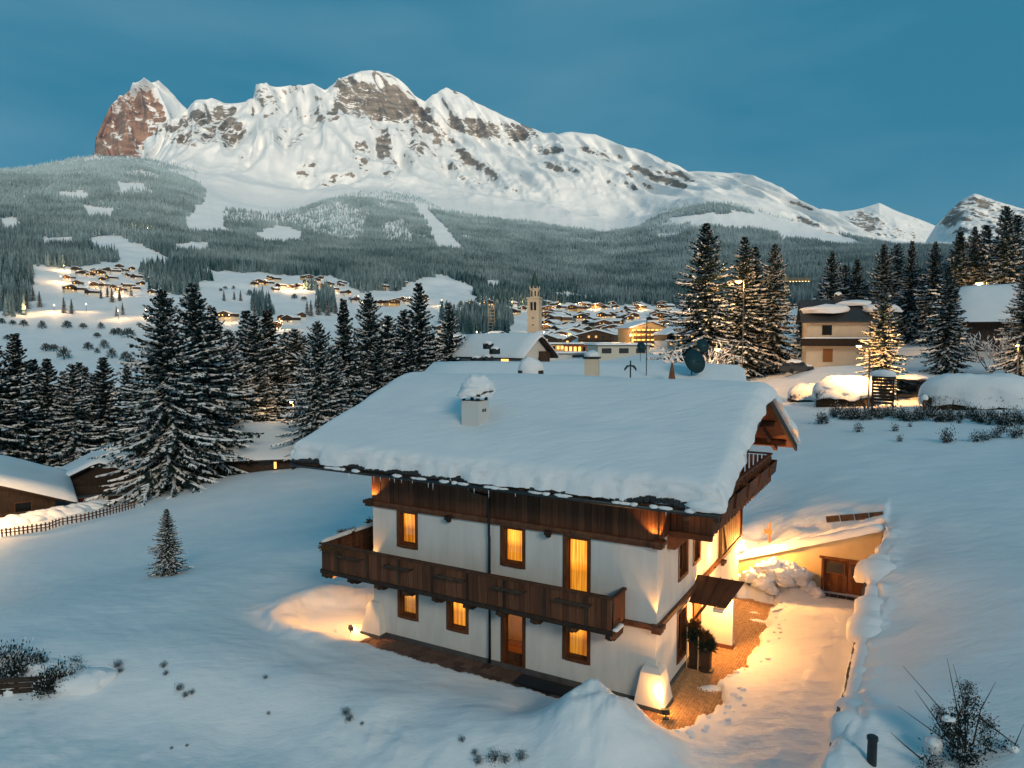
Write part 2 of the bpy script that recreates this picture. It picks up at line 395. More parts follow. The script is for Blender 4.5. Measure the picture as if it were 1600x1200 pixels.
def hit(px, py, rmin=16.0):
    """first ground point along the ray through a photo pixel"""
    a, q = ray(px, py); a = float(a); q = float(q)
    t = _tl[_tl > math.log(rmin)]; r = np.exp(t)
    g = ground_z(r * math.sin(a), r * math.cos(a)); below = np.nonzero(H + q * r <= g)[0]
    if len(below) == 0: return None
    k = below[0]
    if k > 0:
        d0 = H + q * r[k-1] - g[k-1]; d1 = H + q * r[k] - g[k]; f = d0 / (d0 - d1 + 1e-9); rr = r[k-1] + f * (r[k] - r[k-1])
    else: rr = r[0]
    x, y = rr * math.sin(a), rr * math.cos(a)
    return np.array([x, y, gz(x, y)])
def col_at(px, r):
    """ground point in a photo column at a distance"""
    a = float(ray(px, 560)[0]); x, y = r * math.sin(a), r * math.cos(a)
    return np.array([x, y, gz(x, y)])

azs = np.concatenate([np.linspace(-math.pi, -R(46), 28, endpoint=False), np.linspace(-R(46), R(46), 761), np.linspace(R(46), math.pi, 29)[1:-1]])
rs = np.concatenate([[0.5, 4, 9, 13], np.exp(np.arange(math.log(15.0), math.log(60), 0.0055)), np.exp(np.arange(math.log(60), math.log(150), 0.010)), np.exp(np.arange(math.log(150), math.log(3390), 0.0135))])
AA, RR = np.meshgrid(azs, rs)
GX, GY = RR * np.sin(AA), RR * np.cos(AA)
GZ = ground_z(GX, GY)
me = grid_mesh('ground', np.stack([GX, GY, GZ], -1).reshape(-1, 3), len(rs), len(azs), [SNOW], True, wrap=True)
ground = tag(link(bpy.data.objects.new('ground', me)), 'deep unbroken snow over the garden slopes and the valley floor', 'snow', kind='structure')

# ================================================================== mountains (lofted through traced lines, each with its own distance)
def rock_snow_mat(name, tone, tone2):
    m = bpy.data.materials.new(name); m.use_nodes = True
    n, l = m.node_tree.nodes, m.node_tree.links
    b = n['Principled BSDF']; b.inputs['Roughness'].default_value = 0.85; b.inputs['Specular IOR Level'].default_value = 0.15
    g = n.new('ShaderNodeNewGeometry'); at_ = n.new('ShaderNodeAttribute'); at_.attribute_name = 'rock'
    mp = n.new('ShaderNodeMapping'); mp.inputs['Scale'].default_value = (0.004, 0.004, 0.022)
    l.new(g.outputs['Position'], mp.inputs[0])
    st = n.new('ShaderNodeTexNoise'); st.inputs['Scale'].default_value = 1.0; st.inputs['Detail'].default_value = 9; st.inputs['Roughness'].default_value = 0.68
    l.new(mp.outputs[0], st.inputs['Vector'])
    rc = n.new('ShaderNodeValToRGB'); rc.color_ramp.elements[0].position = 0.35; rc.color_ramp.elements[1].position = 0.68
    rc.color_ramp.elements[0].color = (*tone, 1); rc.color_ramp.elements[1].color = (*tone2, 1)
    l.new(st.outputs['Fac'], rc.inputs[0])
    mp2 = n.new('ShaderNodeMapping'); mp2.inputs['Scale'].default_value = (0.016, 0.016, 0.036)
    l.new(g.outputs['Position'], mp2.inputs[0])
    sp = n.new('ShaderNodeTexNoise'); sp.inputs['Scale'].default_value = 1.0; sp.inputs['Detail'].default_value = 12; sp.inputs['Roughness'].default_value = 0.80
    l.new(mp2.outputs[0], sp.inputs['Vector'])
    ad = n.new('ShaderNodeMath'); ad.operation = 'ADD'; l.new(at_.outputs['Fac'], ad.inputs[0]); l.new(sp.outputs['Fac'], ad.inputs[1])
    mr = n.new('ShaderNodeMapRange'); mr.inputs[1].default_value = 0.95; mr.inputs[2].default_value = 1.01
    l.new(ad.outputs[0], mr.inputs[0])
    mx = n.new('ShaderNodeMix'); mx.data_type = 'RGBA'; mx.inputs[6].default_value = (0.86, 0.865, 0.87, 1)
    l.new(mr.outputs[0], mx.inputs[0]); l.new(rc.outputs[0], mx.inputs[7]); l.new(mx.outputs[2], b.inputs['Base Color'])
    bp = n.new('ShaderNodeBump'); bp.inputs['Strength'].default_value = 0.5; bp.inputs['Distance'].default_value = 12
    l.new(sp.outputs['Fac'], bp.inputs['Height']); l.new(bp.outputs[0], b.inputs['Normal'])
    return m
ROCK = rock_snow_mat('snowy_rock', (0.12, 0.106, 0.098), (0.42, 0.345, 0.285))
ROCK_RED = rock_snow_mat('red_rock', (0.17, 0.088, 0.058), (0.48, 0.285, 0.19))

def mountain(name, label, lines, x0, x1, nc, rows, rocks, amp, matl, seed, start_on_ground=False, ridge_amp=0.3):
    """lines: list of (distance or [(px,dist)..], [(px,py)..]) from the foot up to the crest; rows: subdivisions per span"""
    px = np.linspace(x0, x1, nc)
    L = []
    for dist, pl in lines:
        a, q = ray(px, np.interp(px, [p[0] for p in pl], [p[1] for p in pl]))
        d = np.interp(px, [p[0] for p in dist], [p[1] for p in dist]) if hasattr(dist, '__len__') else np.full(nc, float(dist))
        L.append([a, d, H + q * d])
    if start_on_ground:
        a, d, _ = L[0]; L[0][2] = ground_z(d * np.sin(a), d * np.cos(a)) - 12
    a, d, z = L[-1]
    L.append([a, d + 900, z * 0.55 - 80]); rows = rows + [14]
    Ar, Dr, Zr, T = [], [], [], []
    for k in range(len(L) - 1):
        for i in range(rows[k] + (1 if k == len(L) - 2 else 0)):
            t = i / rows[k]
            Ar.append(L[k][0] * (1 - t) + L[k+1][0] * t); Dr.append(L[k][1] * (1 - t) + L[k+1][1] * t); Zr.append(L[k][2] * (1 - t) + L[k+1][2] * t); T.append(k + t)
    A, D, Z = np.array(Ar), np.array(Dr), np.array(Zr); T = np.array(T)[:, None] * np.ones_like(A)
    nl = len(L) - 2
    fade = np.clip(T / 0.8, 0, 1) * np.where(T > nl - 0.25, np.clip(ridge_amp + (1 - ridge_amp) * (nl - T) / 0.25, ridge_amp, 1), 1.0)
    X, Y = D * np.sin(A), D * np.cos(A)
    s = seed * 13.7
    g1 = ridged(X / 620 + s + Z / 2200, Z / 1500, Y / 1500, 4, 0.40) - 1.0
    g2 = ridged(X / 210 + s + Z / 900, Z / 800, Y / 800, 3, 0.5) - 1.0
    g3 = fbm(X / 70 + s, Z / 60, Y / 90, 4, 0.6)
    PX0, PY0 = project(X, Y, Z)
    rk0 = np.zeros_like(A)
    for cx, cy, rx, ry, rot, wgt in rocks:
        c_, s_ = math.cos(R(rot)), math.sin(R(rot)); dx, dy = PX0 - cx, PY0 - cy
        rk0 = np.maximum(rk0, wgt * np.clip(1.7 - ((dx * c_ + dy * s_) / rx) ** 2 - ((-dx * s_ + dy * c_) / ry) ** 2, 0, 1))
    crag = np.clip(.22 + rk0, 0, 1)
    face = sstep(.9, 1.5, T) * (nl > 2)
    nrib = noise3((X + .75 * Z) / 230 + s, Z / 900, Y / 1300) + .5 * noise3((X + .5 * Z) / 85 + s, Z / 380, Y / 600)
    rib = 1 - np.abs(nrib) * 2.2
    disp = amp * (1.1 * g1 + (0.5 * g2 + 0.14 * g3) * crag + 1.05 * rib * face) * fade
    D2 = D - disp * 1.0; Z2 = Z + disp * 0.35
    # limestone strata: ledges on the steep faces
    X, Y = D2 * np.sin(A), D2 * np.cos(A)
    PX, PY = project(X, Y, Z2)
    rk = np.zeros_like(A)
    for cx, cy, rx, ry, rot, wgt in rocks:
        c_, s_ = math.cos(R(rot)), math.sin(R(rot)); dx, dy = PX - cx, PY - cy
        e = ((dx * c_ + dy * s_) / rx) ** 2 + ((-dx * s_ + dy * c_) / ry) ** 2
        rk = np.maximum(rk, wgt * np.clip(1.5 - e, 0, 1))
    zi = Z2 + 45 * fbm(X / 260, Y / 400, Z2 / 300, 4) + 0.12 * X
    led = np.abs(((zi / 64.0) % 1.0) - 0.5) * 1.1 + np.abs(((zi / 27.0) % 1.0) - 0.5) * .9
    D2 = D2 + (led - 0.5) * 16 * np.clip(rk, 0, 1) * fade
    X, Y = D2 * np.sin(A), D2 * np.cos(A)
    # steepness from the finished surface
    Pn = np.stack([X, Y, Z2], -1)
    du = np.gradient(Pn, axis=1); dv = np.gradient(Pn, axis=0)
    nrm = np.cross(du, dv); nrm /= np.linalg.norm(nrm, axis=-1)[..., None] + 1e-9
    steep = 1 - np.abs(nrm[..., 2])
    flute = ridged(X / 90 + s, Z2 / 700, Y / 700, 3, .55) - 1.0
    blot = fbm(X / 80 + s, Z2 / 30, Y / 130, 5, .65)
    zone = np.clip(fbm(X / 520 + s, Z2 / 300, Y / 600, 3) * 2.0 + .55, 0, 1) * np.clip(T - 1.0, 0, 1)
    flank = (np.exp(-((np.abs(nrib) - .26) / .12) ** 2) + .6 * np.clip(fbm((X + .4 * Z2) / 42 + s, Z2 / 70, Y / 140, 3) * 1.6 - .1, 0, 1)) * face * zone
    rock = flank * .47 + rk * 0.44 + np.clip((steep - 0.52) * 0.5, -0.12, 0.16) * np.clip(0.4 + rk, 0, 1) + (0.10 * flute + 0.20 * blot) * np.clip(.35 + rk, 0, 1) + 0.10
    rock = rock * np.clip(T / 0.5, 0.3, 1)
    me = grid_mesh(name, Pn.reshape(-1, 3), A.shape[0], nc, [matl], True)
    at_ = me.attributes.new('rock', 'FLOAT', 'POINT'); at_.data.foreach_set('value', rock.astype(np.float32).ravel())
    o = tag(link(bpy.data.objects.new(name, me)), label, 'mountain', kind='structure')
    return o, Pn
ridge = [(225,228),(250,200),(290,172),(305,158),(330,153),(350,162),(385,166),(395,155),(400,133),(430,135),(460,134),(490,130),(508,139),(520,133),(530,123),(555,116),(580,111),(605,114),(622,121),(636,134),(648,148),(664,158),(675,149),(697,137),(715,143),(760,168),(800,186),(848,209),(865,212),(893,207),(930,210),(950,219),(985,236),(1012,240),(1035,250),(1060,257),(1075,266),(1110,268),(1150,271),(1172,276),(1190,285),(1230,305),(1285,331),(1320,346),(1350,362),(1390,384),(1440,402),(1500,410),(1640,412)]
b1 = [(225,240),(260,222),(300,200),(350,195),(400,180),(450,172),(510,158),(560,170),(600,188),(640,196),(665,196),(700,212),(750,222),(800,222),(850,236),(900,238),(985,260),(1060,282),(1150,292),(1190,300),(1240,322),(1300,346),(1350,368),(1400,388),(1500,414),(1640,416)]
b2 = [(225,262),(300,262),(360,262),(420,270),(480,284),(560,282),(620,286),(700,300),(800,308),(900,318),(950,326),(1000,330),(1040,316),(1100,306),(1160,314),(1220,330),(1300,354),(1380,384),(1500,420),(1640,422)]
b0 = [(225,300),(300,300),(360,318),(420,320),(470,316),(560,300),(640,303),(700,330),(800,345),(900,356),(960,362),(1000,352),(1060,318),(1160,324),(1250,350),(1300,364),(1380,386),(1500,424),(1640,426)]
rocks = [(520,180,40,10,-25,.75),(470,215,34,9,-35,.75),(600,225,14,30,8,.9),(720,245,16,24,10,.8),(680,215,40,10,15,.7),(880,262,46,9,12,.7),(960,285,60,9,12,.6),(1050,285,40,7,12,.6),(360,215,36,16,-20,.7),(570,255,10,26,12,.9),(610,268,12,24,10,.8),(760,290,70,12,14,.75),(590,165,75,26,12,1.0),(560,140,40,14,15,.8),(640,180,40,18,20,.9),(745,200,48,15,12,1.0),(800,206,45,14,8,.8),(330,195,45,28,-10,.75),(290,205,32,26,-30,.8),(420,150,28,16,0,.6),(460,195,50,12,-30,.45),
         (390,245,30,8,-30,.55),(430,225,26,7,-40,.5),(478,265,24,10,-35,.75),(500,280,40,10,15,.7),(560,235,12,24,15,.8),(545,275,30,12,10,.6),(650,230,20,26,10,.6),(690,255,60,12,20,.45),(770,270,80,14,18,.55),(830,300,60,14,12,.5),(860,235,40,8,10,.5),(940,240,40,8,14,.55),
         (920,290,50,10,14,.4),(1190,345,60,13,12,.8),(1260,352,50,12,14,.8),(1110,335,40,8,10,.6),(1310,372,40,8,14,.75),(1010,262,30,6,15,.4),(620,205,60,10,10,.55)]
_, MASSIF = mountain('mountain', 'broad snow covered massif with banded grey cliffs under its summits', 
    [(3380, b0), ([(225,4300),(700,4700),(1100,4200),(1640,3900)], b2), ([(225,5900),(700,6300),(1100,5300),(1640,4300)], b1), ([(225,6150),(700,6700),(1100,5700),(1640,4500)], ridge)],
    225, 1640, 940, [60, 90, 90], rocks, 78, ROCK, 1, start_on_ground=True, ridge_amp=0.22)
# red tower on the left, behind the wooded shoulder
tr = [(100,262),(140,250),(147,243),(150,214),(160,190),(172,165),(190,150),(215,136),(232,130),(247,129),(262,141),(275,155),(290,172),(310,190),(340,205)]
tm = [(100,264),(140,254),(147,247),(150,224),(160,205),(172,186),(190,172),(215,158),(232,150),(247,152),(262,170),(275,186),(290,198),(310,206),(340,215)]
tb = [(100,285),(140,275),(200,262),(240,255),(290,250),(340,245)]
mountain('mountain_peak', 'reddish rock tower with a snowy sloping top beside the massif',
    [(6900, [(100,320),(340,300)]), (7250, tb), ([(100,7480),(340,7900)], tm), ([(100,7560),(250,7650),(340,8400)], tr)], 100, 340, 260, [20, 70, 40],
    [(185,205,52,60,0,1.0),(215,160,28,26,0,.9),(235,190,20,40,10,.7)], 85, ROCK_RED, 2, ridge_amp=0.15)
# far snowy summits to the right
mountain('mountain_far', 'distant snowy summits with a dark cliff in the gap on the right',
    [(6400, [(1240,440),(1520,440)]), (7600, [(1240,375),(1330,372),(1420,385),(1520,385)]), (8300, [(1240,335),(1285,326),(1310,331),(1330,328),(1350,324),(1374,317),(1392,326),(1410,333),(1435,341),(1460,352),(1490,368),(1520,375)])],
    1240, 1520, 240, [40, 90], [(1348,348,24,20,20,1.2),(1365,352,20,16,0,1.0),(1400,365,50,10,10,.85),(1430,350,20,10,20,.7)], 55, ROCK, 3, ridge_amp=0.25)
_, SPUR = mountain('mountain_spur', 'craggy snow dusted spur rising behind the tall spruces',
    [(3600, [(1400,440),(1760,440)]), (4300, [(1400,420),(1450,390),(1500,352),(1560,350),(1640,352),(1760,350)]), (4800, [(1400,418),(1440,388),(1463,352),(1485,330),(1505,313),(1522,304),(1545,310),(1570,320),(1600,330),(1680,325),(1760,335)])],
    1400, 1760, 260, [40, 90], [(1505,335,40,28,-30,.95),(1560,350,60,30,0,.9),(1500,375,40,20,-30,.95),(1530,320,30,14,0,.9)], 75, ROCK, 4, ridge_amp=0.35)
# wooded shoulder in front of the tower
sh = [(-220,275),(0,266),(40,262),(80,255),(110,248),(150,243),(190,244),(230,247),(262,254),(300,268),(330,286),(360,304)]
_, SHOULDER = mountain('wooded_shoulder', 'snowy shoulder below the red tower, its forest white with frost',
    [(3350, [(-220,300),(360,318)]), (3700, [(-220,287),(0,282),(150,262),(240,266),(300,283),(360,312)]), (4100, sh)], -220, 360, 260, [24, 24], [], 22, ROCK, 5, start_on_ground=True, ridge_amp=0.4)

# ================================================================== shared materials of the built things
def wood_mat(name, dark, light, stretch, scale=1.0, rough=0.7):
    m = bpy.data.materials.new(name); m.use_nodes = True
    n, l = m.node_tree.nodes, m.node_tree.links
    b = n['Principled BSDF']; b.inputs['Roughness'].default_value = rough; b.inputs['Specular IOR Level'].default_value = 0.25
    tc = n.new('ShaderNodeTexCoord'); oi = n.new('ShaderNodeObjectInfo')
    mp = n.new('ShaderNodeMapping'); mp.inputs['Scale'].default_value = stretch
    ml = n.new('ShaderNodeMath'); ml.operation = 'MULTIPLY'; ml.inputs[1].default_value = 37.0
    l.new(oi.outputs['Random'], ml.inputs[0]); l.new(tc.outputs['Object'], mp.inputs[0]); l.new(ml.outputs[0], mp.inputs['Location'])
    nz = n.new('ShaderNodeTexNoise'); nz.inputs['Scale'].default_value = scale; nz.inputs['Detail'].default_value = 7; nz.inputs['Roughness'].default_value = 0.6; nz.inputs['Distortion'].default_value = 0.4
    l.new(mp.outputs[0], nz.inputs['Vector'])
    rp = n.new('ShaderNodeValToRGB'); rp.color_ramp.elements[0].position = 0.3; rp.color_ramp.elements[1].position = 0.72
    rp.color_ramp.elements[0].color = (*dark, 1); rp.color_ramp.elements[1].color = (*light, 1)
    l.new(nz.outputs['Fac'], rp.inputs[0])
    hs = n.new('ShaderNodeHueSaturation'); mr = n.new('ShaderNodeMapRange'); mr.inputs[3].default_value = 0.62; mr.inputs[4].default_value = 1.35
    l.new(oi.outputs['Random'], mr.inputs[0]); l.new(mr.outputs[0], hs.inputs['Value']); l.new(rp.outputs[0], hs.inputs['Color']); l.new(hs.outputs[0], b.inputs['Base Color'])
    bp = n.new('ShaderNodeBump'); bp.inputs['Strength'].default_value = 0.35; bp.inputs['Distance'].default_value = 0.01
    l.new(nz.outputs['Fac'], bp.inputs['Height']); l.new(bp.outputs[0], b.inputs['Normal'])
    return m
PLANK = wood_mat('plank_wood', (0.060, 0.022, 0.011), (0.17, 0.070, 0.033), (9, 9, 0.9))
BEAM = wood_mat('beam_wood', (0.055, 0.022, 0.012), (0.15, 0.065, 0.032), (4, 4, 4))
FRAMEW = wood_mat('window_wood', (0.075, 0.028, 0.012), (0.17, 0.068, 0.028), (5, 5, 2))
DARKW = wood_mat('old_wood', (0.022, 0.014, 0.010), (0.06, 0.038, 0.026), (5, 5, 2))
STUCCO = mat('stucco', (0.66, 0.65, 0.62), 0.9, bump=(60, 0.5, 0.008), vary=(1.1, 0.10, (1.6, 1.6, .35)))
PLINTH = mat('plinth', (0.09, 0.085, 0.085), 0.85, bump=(30, 0.4, 0.01), vary=(3, 0.3, (1, 1, 1)))
METAL = mat('dark_metal', (0.035, 0.045, 0.05), 0.45, metal=0.6, vary=(3, 0.2, (1, 1, 1)))
COPPER = mat('brown_sheet_metal', (0.10, 0.052, 0.032), 0.45, metal=0.4, vary=(2, 0.25, (1, 1, 1)), objrand=0.18)
TILE = mat('roof_tile', (0.030, 0.032, 0.034), 0.8, objrand=0.3)
SLAB = mat('terrace_slab', (0.11, 0.062, 0.045), 0.75, bump=(18, 0.4, 0.01), vary=(4, 0.3, (1, 1, 1)), objrand=0.4)
COBBLE = mat('cobble', (0.46, 0.28, 0.14), 0.7, bump=(40, 0.4, 0.01), vary=(6, 0.4, (1, 1, 1)))
JOINT = mat('cobble_joint', (0.10, 0.07, 0.05), 0.9)
RUBBER = mat('door_mat', (0.018, 0.022, 0.026), 0.95, bump=(120, 0.6, 0.01))
WHITEPAINT = mat('white_paint', (0.78, 0.78, 0.76), 0.6)
FIR = mat('fir_green', (0.022, 0.045, 0.030), 0.9, objrand=0.25)
def emit_mat(name, colr, strength):
    m = bpy.data.materials.new(name); m.use_nodes = True
    n, l = m.node_tree.nodes, m.node_tree.links; n.clear()
    o = n.new('ShaderNodeOutputMaterial'); e = n.new('ShaderNodeEmission'); e.inputs[0].default_value = (*colr, 1); e.inputs[1].default_value = strength
    l.new(e.outputs[0], o.inputs[0]); return m
def curtain_mat():
    m = bpy.data.materials.new('lit_curtain'); m.use_nodes = True
    n, l = m.node_tree.nodes, m.node_tree.links; n.clear()
    o = n.new('ShaderNodeOutputMaterial'); e = n.new('ShaderNodeEmission')
    tc = n.new('ShaderNodeTexCoord'); oi = n.new('ShaderNodeObjectInfo')
    mp = n.new('ShaderNodeMapping'); mp.inputs['Scale'].default_value = (9, 1, 0.35)
    ml = n.new('ShaderNodeMath'); ml.operation = 'MULTIPLY'; ml.inputs[1].default_value = 19.0
    l.new(oi.outputs['Random'], ml.inputs[0]); l.new(ml.outputs[0], mp.inputs['Location']); l.new(tc.outputs['Object'], mp.inputs[0])
    nz = n.new('ShaderNodeTexNoise'); nz.inputs['Scale'].default_value = 1.5; nz.inputs['Detail'].default_value = 4; nz.inputs['Distortion'].default_value = 0.2
    l.new(mp.outputs[0], nz.inputs['Vector'])
    rp = n.new('ShaderNodeValToRGB'); rp.color_ramp.elements[0].position = 0.32; rp.color_ramp.elements[1].position = 0.70
    rp.color_ramp.elements[0].color = (0.42, 0.085, 0.004, 1); rp.color_ramp.elements[1].color = (1.0, 0.40, 0.035, 1)  # fold shading put into the glow colour
    l.new(nz.outputs['Fac'], rp.inputs[0]); l.new(rp.outputs[0], e.inputs[0])
    sz = n.new('ShaderNodeSeparateXYZ'); mg = n.new('ShaderNodeMapRange'); mg.inputs[1].default_value = .45; mg.inputs[2].default_value = .62; mg.inputs[3].default_value = .85; mg.inputs[4].default_value = 1.9   # painted glow: brighter in the upper half, dimmer below
    m3 = n.new('ShaderNodeMath'); m3.operation = 'MULTIPLY'; mo = n.new('ShaderNodeMapRange'); mo.inputs[3].default_value = .6; mo.inputs[4].default_value = 1.15
    l.new(tc.outputs['Generated'], sz.inputs[0]); l.new(sz.outputs['Z'], mg.inputs[0]); l.new(oi.outputs['Random'], mo.inputs[0]); l.new(mg.outputs[0], m3.inputs[0]); l.new(mo.outputs[0], m3.inputs[1]); l.new(m3.outputs[0], e.inputs[1])
    l.new(e.outputs[0], o.inputs[0]); return m
CURTAIN = curtain_mat()
def glass_mat():
    m = bpy.data.materials.new('window_glass'); m.use_nodes = True
    n, l = m.node_tree.nodes, m.node_tree.links; n.clear()
    o = n.new('ShaderNodeOutputMaterial'); t = n.new('ShaderNodeBsdfTransparent'); g = n.new('ShaderNodeBsdfGlossy'); g.inputs['Roughness'].default_value = 0.03
    f = n.new('ShaderNodeFresnel'); f.inputs[0].default_value = 1.45; x = n.new('ShaderNodeMixShader')
    t.inputs[0].default_value = (0.94, 0.95, 0.95, 1)
    l.new(f.outputs[0], x.inputs[0]); l.new(t.outputs[0], x.inputs[1]); l.new(g.outputs[0], x.inputs[2]); l.new(x.outputs[0], o.inputs[0]); return m
GLASS = glass_mat()
DARKGLASS = mat('dark_glass', (0.012, 0.014, 0.016), 0.08, spec=0.6)
LAMPGLOW = emit_mat('lamp_glow', (1.0, 0.62, 0.22), 14.0)

def bevel_box_mesh(name, m, bv=0.06):
    """unit box with chamfered vertical edges, shared by all planks"""
    b = MB(); e = bv
    ring = [(-.5+e,-.5),(.5-e,-.5),(.5,-.5+e),(.5,.5-e),(.5-e,.5),(-.5+e,.5),(-.5,.5-e),(-.5,-.5+e)]
    v = [(x, y, -.5) for x, y in ring] + [(x, y, .5) for x, y in ring]
    f = [tuple(reversed(range(8))), tuple(range(8, 16))] + [(k, (k+1) % 8, 8 + (k+1) % 8, 8 + k) for k in range(8)]
    return raw_mesh(name, v, f, [m])
PLANK_ME = bevel_box_mesh('plank', PLANK, 0.09)
BOARD_ME = bevel_box_mesh('board', DARKW, 0.05)
def plank(parent, x, y, z, sx, sy, sz, me=None, name='plank', rot=(0, 0, 0)):
    o = bpy.data.objects.new(name, me or PLANK_ME); o.location = (x, y, z); o.scale = (sx, sy, sz); o.rotation_euler = rot
    return link(o, parent)
def blob(cx, cy, cz, rx, ry, rz, seed=0.0, n=20, m=11, amp=0.16, flat=None, freq=1.3):
    """lumpy snow cap, flat-bottomed"""
    V = []
    for i in range(m + 1):
        t = -0.5 * math.pi * 0.28 + (0.5 * math.pi * 1.28) * i / m
        for k in range(n):
            a = 2 * math.pi * k / n
            V.append((math.cos(t) * math.cos(a), math.cos(t) * math.sin(a), math.sin(t)))
    V = np.array(V)
    d = 1 + amp * fbm(V[:, 0] * freq + seed, V[:, 1] * freq + 3.1 * seed, V[:, 2] * freq, 3)
    P = np.stack([cx + V[:, 0] * rx * d, cy + V[:, 1] * ry * d, cz + V[:, 2] * rz * d], 1)
    return P, m + 1, n
def blob_obj(name, parent, *a, **kw):
    P, nr, nc = blob(*a, **kw)
    me = grid_mesh(name, P, nr, nc, [SNOW], True, wrap=True)
    return link(bpy.data.objects.new(name, me), parent)

# ================================================================== the chalet
HZ = -YAW
chalet = empty('chalet', loc2w(0, 0, 0), HZ, 'large white chalet with lit orange windows, dark timber balconies and a deep snow roof', 'house')
def wall_mesh(x0, x1, z0, z1, holes, depth, m, name):
    """wall facing -Y in its own frame, rectangular openings with reveals"""
    xs = sorted({x0, x1, *[h[0] for h in holes], *[h[1] for h in holes]}); zs = sorted({z0, z1, *[h[2] for h in holes], *[h[3] for h in holes]})
    b = MB()
    for i in range(len(xs) - 1):
        for j in range(len(zs) - 1):
            cx, cz = (xs[i] + xs[i+1]) / 2, (zs[j] + zs[j+1]) / 2
            if any(h[0] < cx < h[1] and h[2] < cz < h[3] for h in holes): continue
            b.face([(xs[i], 0, zs[j]), (xs[i+1], 0, zs[j]), (xs[i+1], 0, zs[j+1]), (xs[i], 0, zs[j+1])])
    for a, c, lo, hi in holes:
        b.face([(a, 0, lo), (a, 0, hi), (a, depth, hi), (a, depth, lo)]); b.face([(c, 0, hi), (c, 0, lo), (c, depth, lo), (c, depth, hi)])
        b.face([(a, 0, hi), (c, 0, hi), (c, depth, hi), (a, depth, hi)]); b.face([(a, 0, lo), (a, depth, lo), (c, depth, lo), (c, 0, lo)])
    return b
FH = [(-10.92,-9.87,3.87,5.42),(-6.04,-4.98,3.87,5.42),(-3.45,-2.39,2.90,5.41),(-10.92,-9.87,.93,2.42),(-8.50,-7.47,.90,2.42),(-6.02,-4.97,.06,2.42),(-3.46,-2.38,.85,2.42)]
front_wall = wall_mesh(-HL, 0, 0, 5.55, FH, 0.34, STUCCO, 'wall').build('wall', STUCCO, chalet)
SHOL = [(2.41,3.70,3.50,5.34),(4.33,5.45,3.55,4.85),(2.36,3.62,.45,2.42)]
side_wall = wall_mesh(0, HW, 0, 5.70, SHOL, 0.34, STUCCO, 'wall').build('wall', STUCCO, chalet); side_wall.rotation_euler = (0, 0, R(90))
bk = MB(); bk.face([(-HL, HW, 0), (-HL, HW, 5.55), (0, HW, 5.55), (0, HW, 0)]); bk.build('wall', STUCCO, chalet)
bk = MB(); bk.face([(-HL, 0, 0), (-HL, 0, 5.55), (-HL, HW, 5.55), (-HL, HW, 0)]); bk.build('wall', STUCCO, chalet)
pl = MB(); pl.box(-HL - .05, .05, -.05, -.005, -.05, .15); pl.box(.005, .05, -.004, HW, -.05, .15); pl.build('plinth', PLINTH, chalet)

def window(parent, x0, x1, z0, z1, loc=(0, 0, 0), rz=0.0, lit=True, door=False, mullion=True):
    w, cas = x1 - x0, 0.13
    c = MB()      # casing and deep reveal lining
    c.box(x0 - .004, x0 + cas, -.025, .06, z0, z1); c.box(x1 - cas, x1 + .004, -.025, .06, z0, z1)
    c.box(x0 + cas, x1 - cas, -.025, .06, z1 - cas, z1 + .004); c.box(x0 + cas, x1 - cas, -.045, .06, z0 - .004, z0 + cas)
    c.box(x0 + .006, x0 + .10, .06, .30, z0 + .02, z1 - .02); c.box(x1 - .10, x1 - .006, .06, .30, z0 + .02, z1 - .02)
    c.box(x0 + .10, x1 - .10, .06, .30, z0 + .006, z0 + .11); c.box(x0 + .10, x1 - .10, .06, .30, z1 - .11, z1 - .006)
    o = c.build('door' if door else 'window', FRAMEW, parent); o.location = loc; o.rotation_euler = (0, 0, rz)
    s = MB(); a0, a1, b0, b1 = x0 + .135, x1 - .135, z0 + .14, z1 - .14; t = .055
    s.box(a0, a0 + t, .17, .22, b0, b1); s.box(a1 - t, a1, .17, .22, b0, b1); s.box(a0 + t, a1 - t, .17, .22, b0, b0 + (.34 if door else t)); s.box(a0 + t, a1 - t, .17, .22, b1 - t, b1)
    s.build('sash', FRAMEW, o)
    p = MB(); p.box(a0 + t, a1 - t, .19, .196, b0 + (.34 if door else t), b1 - t); p.build('pane', GLASS if lit else DARKGLASS, o)
    if lit and not door:
        nn = 49; V = []
        ph = random.random() * 6
        for zz in np.linspace(z0 + .02, z1 - .02, 8):
            for k in range(nn):
                xx = x0 + .02 + (w - .04) * k / (nn - 1); fl = 0.3 + 0.7 * (zz - z0) / (z1 - z0)
                V.append((xx, .285 + .018 * math.sin(k * 0.95 + ph + .5 * math.sin(zz * 2 + k * .2)), zz))
        me = grid_mesh('curtain', np.array(V), 8, nn, [CURTAIN], True); link(bpy.data.objects.new('curtain', me), o)
    return o
for i, h in enumerate(FH):
    window(chalet, *h, lit=True, door=(i == 5))
for i, h in enumerate(SHOL):
    window(chalet, *h, rz=R(90), lit=False)
